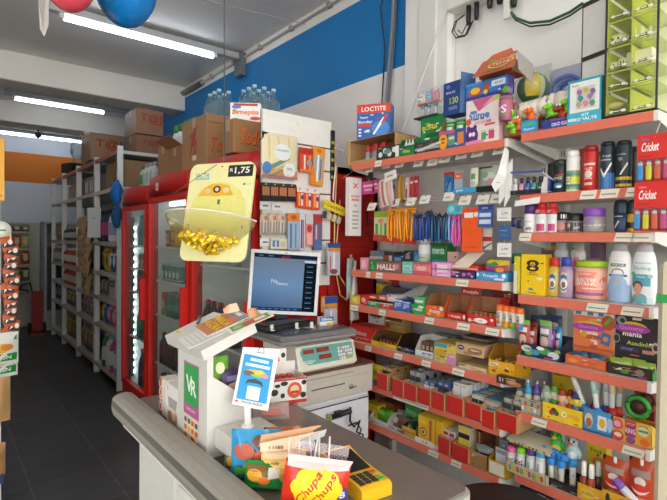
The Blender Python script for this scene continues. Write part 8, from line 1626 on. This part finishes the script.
t,w,h,y = TRAY('pink_card_tray','white tray with a maroon and clear bag of sweets, right of the green bag',386,405,428,Z,.12,'#d3cfd0',[('e',-.2,.5,.2,.3,'#9a8a90'),('e',.25,.4,.2,.3,'#8a3f4a')],hb=.055,inner='#cfc9ca')
single('maroon_bag','clear bag of maroon sweets slumped in the white tray','bag',MB().pillow(.085,.055,.04,'#8a6a6f',n=7,wob=.006).art(.085,.055,[('e',-.2,.5,.2,.24,'#c9bfc2'),('e',.2,.4,.2,.2,'#6a2f3a')],surf=lambda u,v: -.027),(XF + .03,y,Z + .006),-90,rx=-25)
CT('green_top_box','bright green flat pack raised behind the yellow edged tray','box',405,422,406,Z + .05,.1,'#2f9a4a',[('r',-.4,.3,.2,.6,'#6fc27a')],X=1.74)
CT('riser_box','dark box under the bright green flat pack','box',405,421,412,Z,.09,'#23352a',[('e',0,.5,.3,.2,'#3f5a3f')],X=1.745)
t,w,h,y = TRAY('yellow_edge_tray','dark tray with a yellow front edge, left of the yellow carton',402,416,428,Z,.1,'#d9a92a',[('r',-.4,.3,.4,.6,'#b5861c')],hb=.05,inner='#2a2f26')
INSIDE('green_lighter_pack','dark green small pack in the yellow edged tray','pack','packs in the yellow edged tray',XF,y,Z,[(-.018,.03,.003),(.018,.035,.003)],mbox(.03,.05,.03,'#2a4a2f',[('e',0,.6,.3,.2,'#6a8a4a')]))
t = thing('yellow_carton','big yellow carton with a dark round seal on the sixth shelf','box',(1.664,span(418,442,419,Z,1.664)[0],Z + .001),-90)
_,w,h = span(418,442,419,Z,1.664)
MB().box(-w / 2,0,0,w / 2,.11,h,'#e6b41c',.002).art(w,h,[('e',-.28,.42,.15,.17,'#3a2f1a'),('e',-.28,.42,.12,.13,'#e9c95a'),('e',-.28,.42,.06,.07,'#8a5a2a'),('r',-.02,.2,.08,.95,'#a5602a'),('r',.22,.0,.26,1,'#b58a14'),('r',-.46,.72,-.1,.86,'#f0c62a'),('r',-.5,0,.4,.12,'#e3ded0')]).build('carton',t)
MB().slab([(-w / 2,.0,h + .001),(w / 2,.0,h + .001),(w / 2,.06,h + .008),(-w / 2,.06,h + .008)],.002,'#efc63a').build('top_flap',t)
single('white_price_strip','long white price strip clipped before the yellow carton','label',MB().box(-.075,0,0,.03,.002,.022,'#e9e6df',.0004).art(.1,.022,[('e',-.1,.5,.04,.3,'#c9952a'),('e',.1,.5,.04,.3,'#8a8a8a')],x=-.02),(1.655,AX(428,443,1.655).y,Z + .001),-90)
for i,(px0,px1,pt,pb) in enumerate(((438,450,438,458),(452,469,446,466))):
    X = 1.645;a,b = AX(px0,(pt + pb) / 2,X),AX(px1,(pt + pb) / 2,X);top = AX((px0 + px1) / 2,pt,X);w = abs(a.y - b.y);h = top.z - Z;yc = (a.y + b.y) / 2
    t = thing('pack_bin','open bin with a plain red front on the sixth far shelf, %s of two' % ('left','right')[i],'bin',(X + .0,yc,Z + .003),-90)
    MB().box(-w / 2,0,0,w / 2,.004,h,'#c4211b',.001).art(w,h,[('r',.44,0,.5,1,'#c9a06a'),('r',-.5,.95,.5,1.0,'#b5896a')]).build('red_front',t)
    MB().box(-w / 2,.004,0,-w / 2 + .004,.22,h,'#b98f62',.0008).box(w / 2 - .004,.004,0,w / 2,.22,h,'#b98f62',.0008).box(-w / 2,.004,0,w / 2,.22,.003,'#a57f55',.0008).build('card_body',t)
    if i == 0: INSIDE('white_small_box','small white and red box in the left red bin of the sixth shelf','box','small boxes in the left bin',X,yc,Z + .003,[(-.016,.03,.004),(.016,.03,.004),(-.016,.085,.004),(.016,.085,.004)],mbox(.03,h + .016,.05,'#d9d6d2',[('r',-.4,.75,.4,.9,'#b5403a'),('r',-.3,.55,.2,.65,'#8a8a8a')]))
    else:
        CT('yellow_black_box','tall yellow and black striped box standing in the right red bin','box',458,470,427,Z + .006,.06,'#c9c0a5',[('r',-.46,.82,.46,.96,'#e0c22a'),('r',-.46,.62,.46,.78,'#23211f'),('r',-.46,.42,.46,.6,'#e8cf2c'),('r',-.46,.2,.46,.38,'#2a2724'),('r',-.46,.05,.46,.18,'#d9d3b5')],X=1.675)
        INSIDE('orange_edge_pack','slim brown pack with pale edge standing beside the yellow black box','pack','slim brown packs',1.70,AX(477,440,1.70).y,Z + .003,[(-.022,.0,.0),(-.004,.0,.0),(.014,.0,0)],mbox(.012,AX(477,432,1.70).z - Z,.10,'#6a3a22',[('r',-.5,0,-.2,1,'#c9a57a')]))
t,w,h,y = TRAY('kraft_box','plain kraft box covered with clear plastic film on the sixth shelf',469,487,453,Z,.11,'#a07850',[('r',-.5,.9,.5,1,'#b58f62')],hb=.06,inner='#8a6642',X=1.655)
single('film_pack','crumpled clear film on top of the kraft box','film',MB().pillow(.10,.04,.07,mat('#c9d0cb',.15,'clear'),n=9,wob=.008).pillow(.08,.03,.05,'#aab5ae',n=7,wob=.006,z=.002),(1.70,y,Z + .045),-90)
t,w,h,y = TRAY('yellow_note_box','yellow box with a blank white note on its front, right end of sixth shelf',488,506,462,Z,.10,'#d9b02a',[('r',-.42,.12,.38,.9,'#e9e3d6')],hb=.07,inner='#b58f1f',X=1.650)
single('white_card_pack','white card with a small square print standing in the yellow note box','card',MB().box(-.022,0,0,.026,.012,.095,'#cdd0d6',.001).art(.048,.095,[('r',-.2,.2,.2,.4,'#6a6470'),('r',-.4,.8,.4,.95,'#8f949c')],x=.002),(1.672,y + .0,Z + .006),-90)
CT('grey_card_pack','dark grey rounded card behind the white card in the yellow note box','card',499,508,440,Z + .004,.01,'#7f848c',[('r',-.3,.3,.3,.5,'#9aa0a8')],X=1.70,seam=False)

# ------------------------------------------------------------------ stool behind the counter
t = thing('round_stool','stool with a round black seat between the counter and the shelves','stool',(1.27,.785,0))
MB().lathe([(.02,.575),(.16,.58),(.172,.595),(.172,.62),(.16,.632),(.02,.636)],'#161617',32).build('seat',t)
MB().lathe([(.025,.12),(.025,.58)],'#8a8c8f:metal',12).build('post',t)
for i in range(4):
    a = i * PI / 2 + .4;MB().tube([(0,0,.13),(.2 * math.cos(a),.2 * math.sin(a),.03),(.23 * math.cos(a),.23 * math.sin(a),.012)],.012,'#2a2b2d').build('leg',t)
single('floor_bin','dark rounded bin standing low behind the counter','bin',MB().lathe([(.09,0),(.11,.25),(.1,.30),(.04,.33)],'#1a1b1d',20),(1.42,1.12,.0))

# ------------------------------------------------------------------ electrics on the white wall
a,b = AX(452,8,2.0),AX(546,0,2.0)
t = thing('electric_box','white electrical box with black cable plugs high on the white wall','electrical box',(2.045,(a.y + b.y) / 2,2.535),-90)
w = abs(a.y - b.y)
MB().box(-w / 2,-.09,0,w / 2,-.0,.35,'#e3e2dc',.006).build('enclosure',t)
def glx(px): return (a.y + b.y) / 2 - AX(px,15,1.98).y
for px,z0,c,r in ((466,-.09,'#1c1d1f',.012),(474,-.08,'#1c1d1f',.012),(487,-.05,'#2a2523',.014),(497,-.05,'#1c1d1f',.015),(511,-.09,'#1f2022',.015)):
    MB().lathe([(r * .8,z0 + .0),(r,z0 + .02),(r,-.0),(r * .7,.002)],c,10,glx(px),-.045).build('cable_gland',t)
MB().box(glx(501),-.05,-.13,glx(507),-.035,.02,'#e0dfd8',.002).build('white_stub',t)
gx = [AX(x,y_,1.985) for x,y_ in ((463,16),(455,22),(452,32),(456,38),(465,36),(471,22))]
single('black_cable_loop','loop of thin black and red cables under the white electrical box','cable',MB().tube(gx,.0035,'#232426').tube([p + Vector((0,-.012,.004)) for p in gx],.003,'#5a2a2a').tube([AX(x,y_,1.985) for x,y_ in ((468,22),(462,34),(458,30))],.003,'#2a2a2c'))
single('green_cable','dark green cable sagging along the white wall to the cabinet','cable',MB().tube([AX(x,y_,1.985) for x,y_ in ((511,12),(516,18),(530,23),(550,21),(570,12),(583,3))],.006,'#2a5a3f').tube([AX(x,y_ + 1.5,1.98) for x,y_ in ((511,12),(516,19),(530,25),(550,23),(570,14),(583,5))],.004,'#1f3f30'))
# ------------------------------------------------------------------ light
struct('bounce_pavement',MB().box(XL - 8,-14,-.2,XR + 8,YF - .001,-.02,wall_mat('bounce_concrete',[],'#bdb8ad',1)))  # unseen pale ground, added to bounce daylight up to the ceiling
struct('side_bounce_pavement',MB().box(XL - 8,YF,-.2,XL - .2,7,-.02,wall_mat('side_bounce_concrete',[],'#bdb8ad',1)))  # the same added bounce ground, carried round the open left side
w = bpy.data.worlds.new('daylight');sc.world = w;w.use_nodes = True
bg = w.node_tree.nodes['Background'];bg.inputs[0].default_value = (1.0,.985,.96,1);bg.inputs[1].default_value = 4.4
s = bpy.data.lights.new('sun','SUN');s.energy = 9;s.angle = .02;s.color = (1,.95,.87);so = bpy.data.objects.new('sun',s);C.objects.link(so)
so.rotation_euler = Vector((-.15,.30,-1)).to_track_quat('-Z','Y').to_euler()
sc.view_settings.view_transform = 'Standard';sc.view_settings.look = 'None';sc.view_settings.gamma = 1;sc.view_settings.exposure = .05
sc.view_settings.use_curve_mapping = False
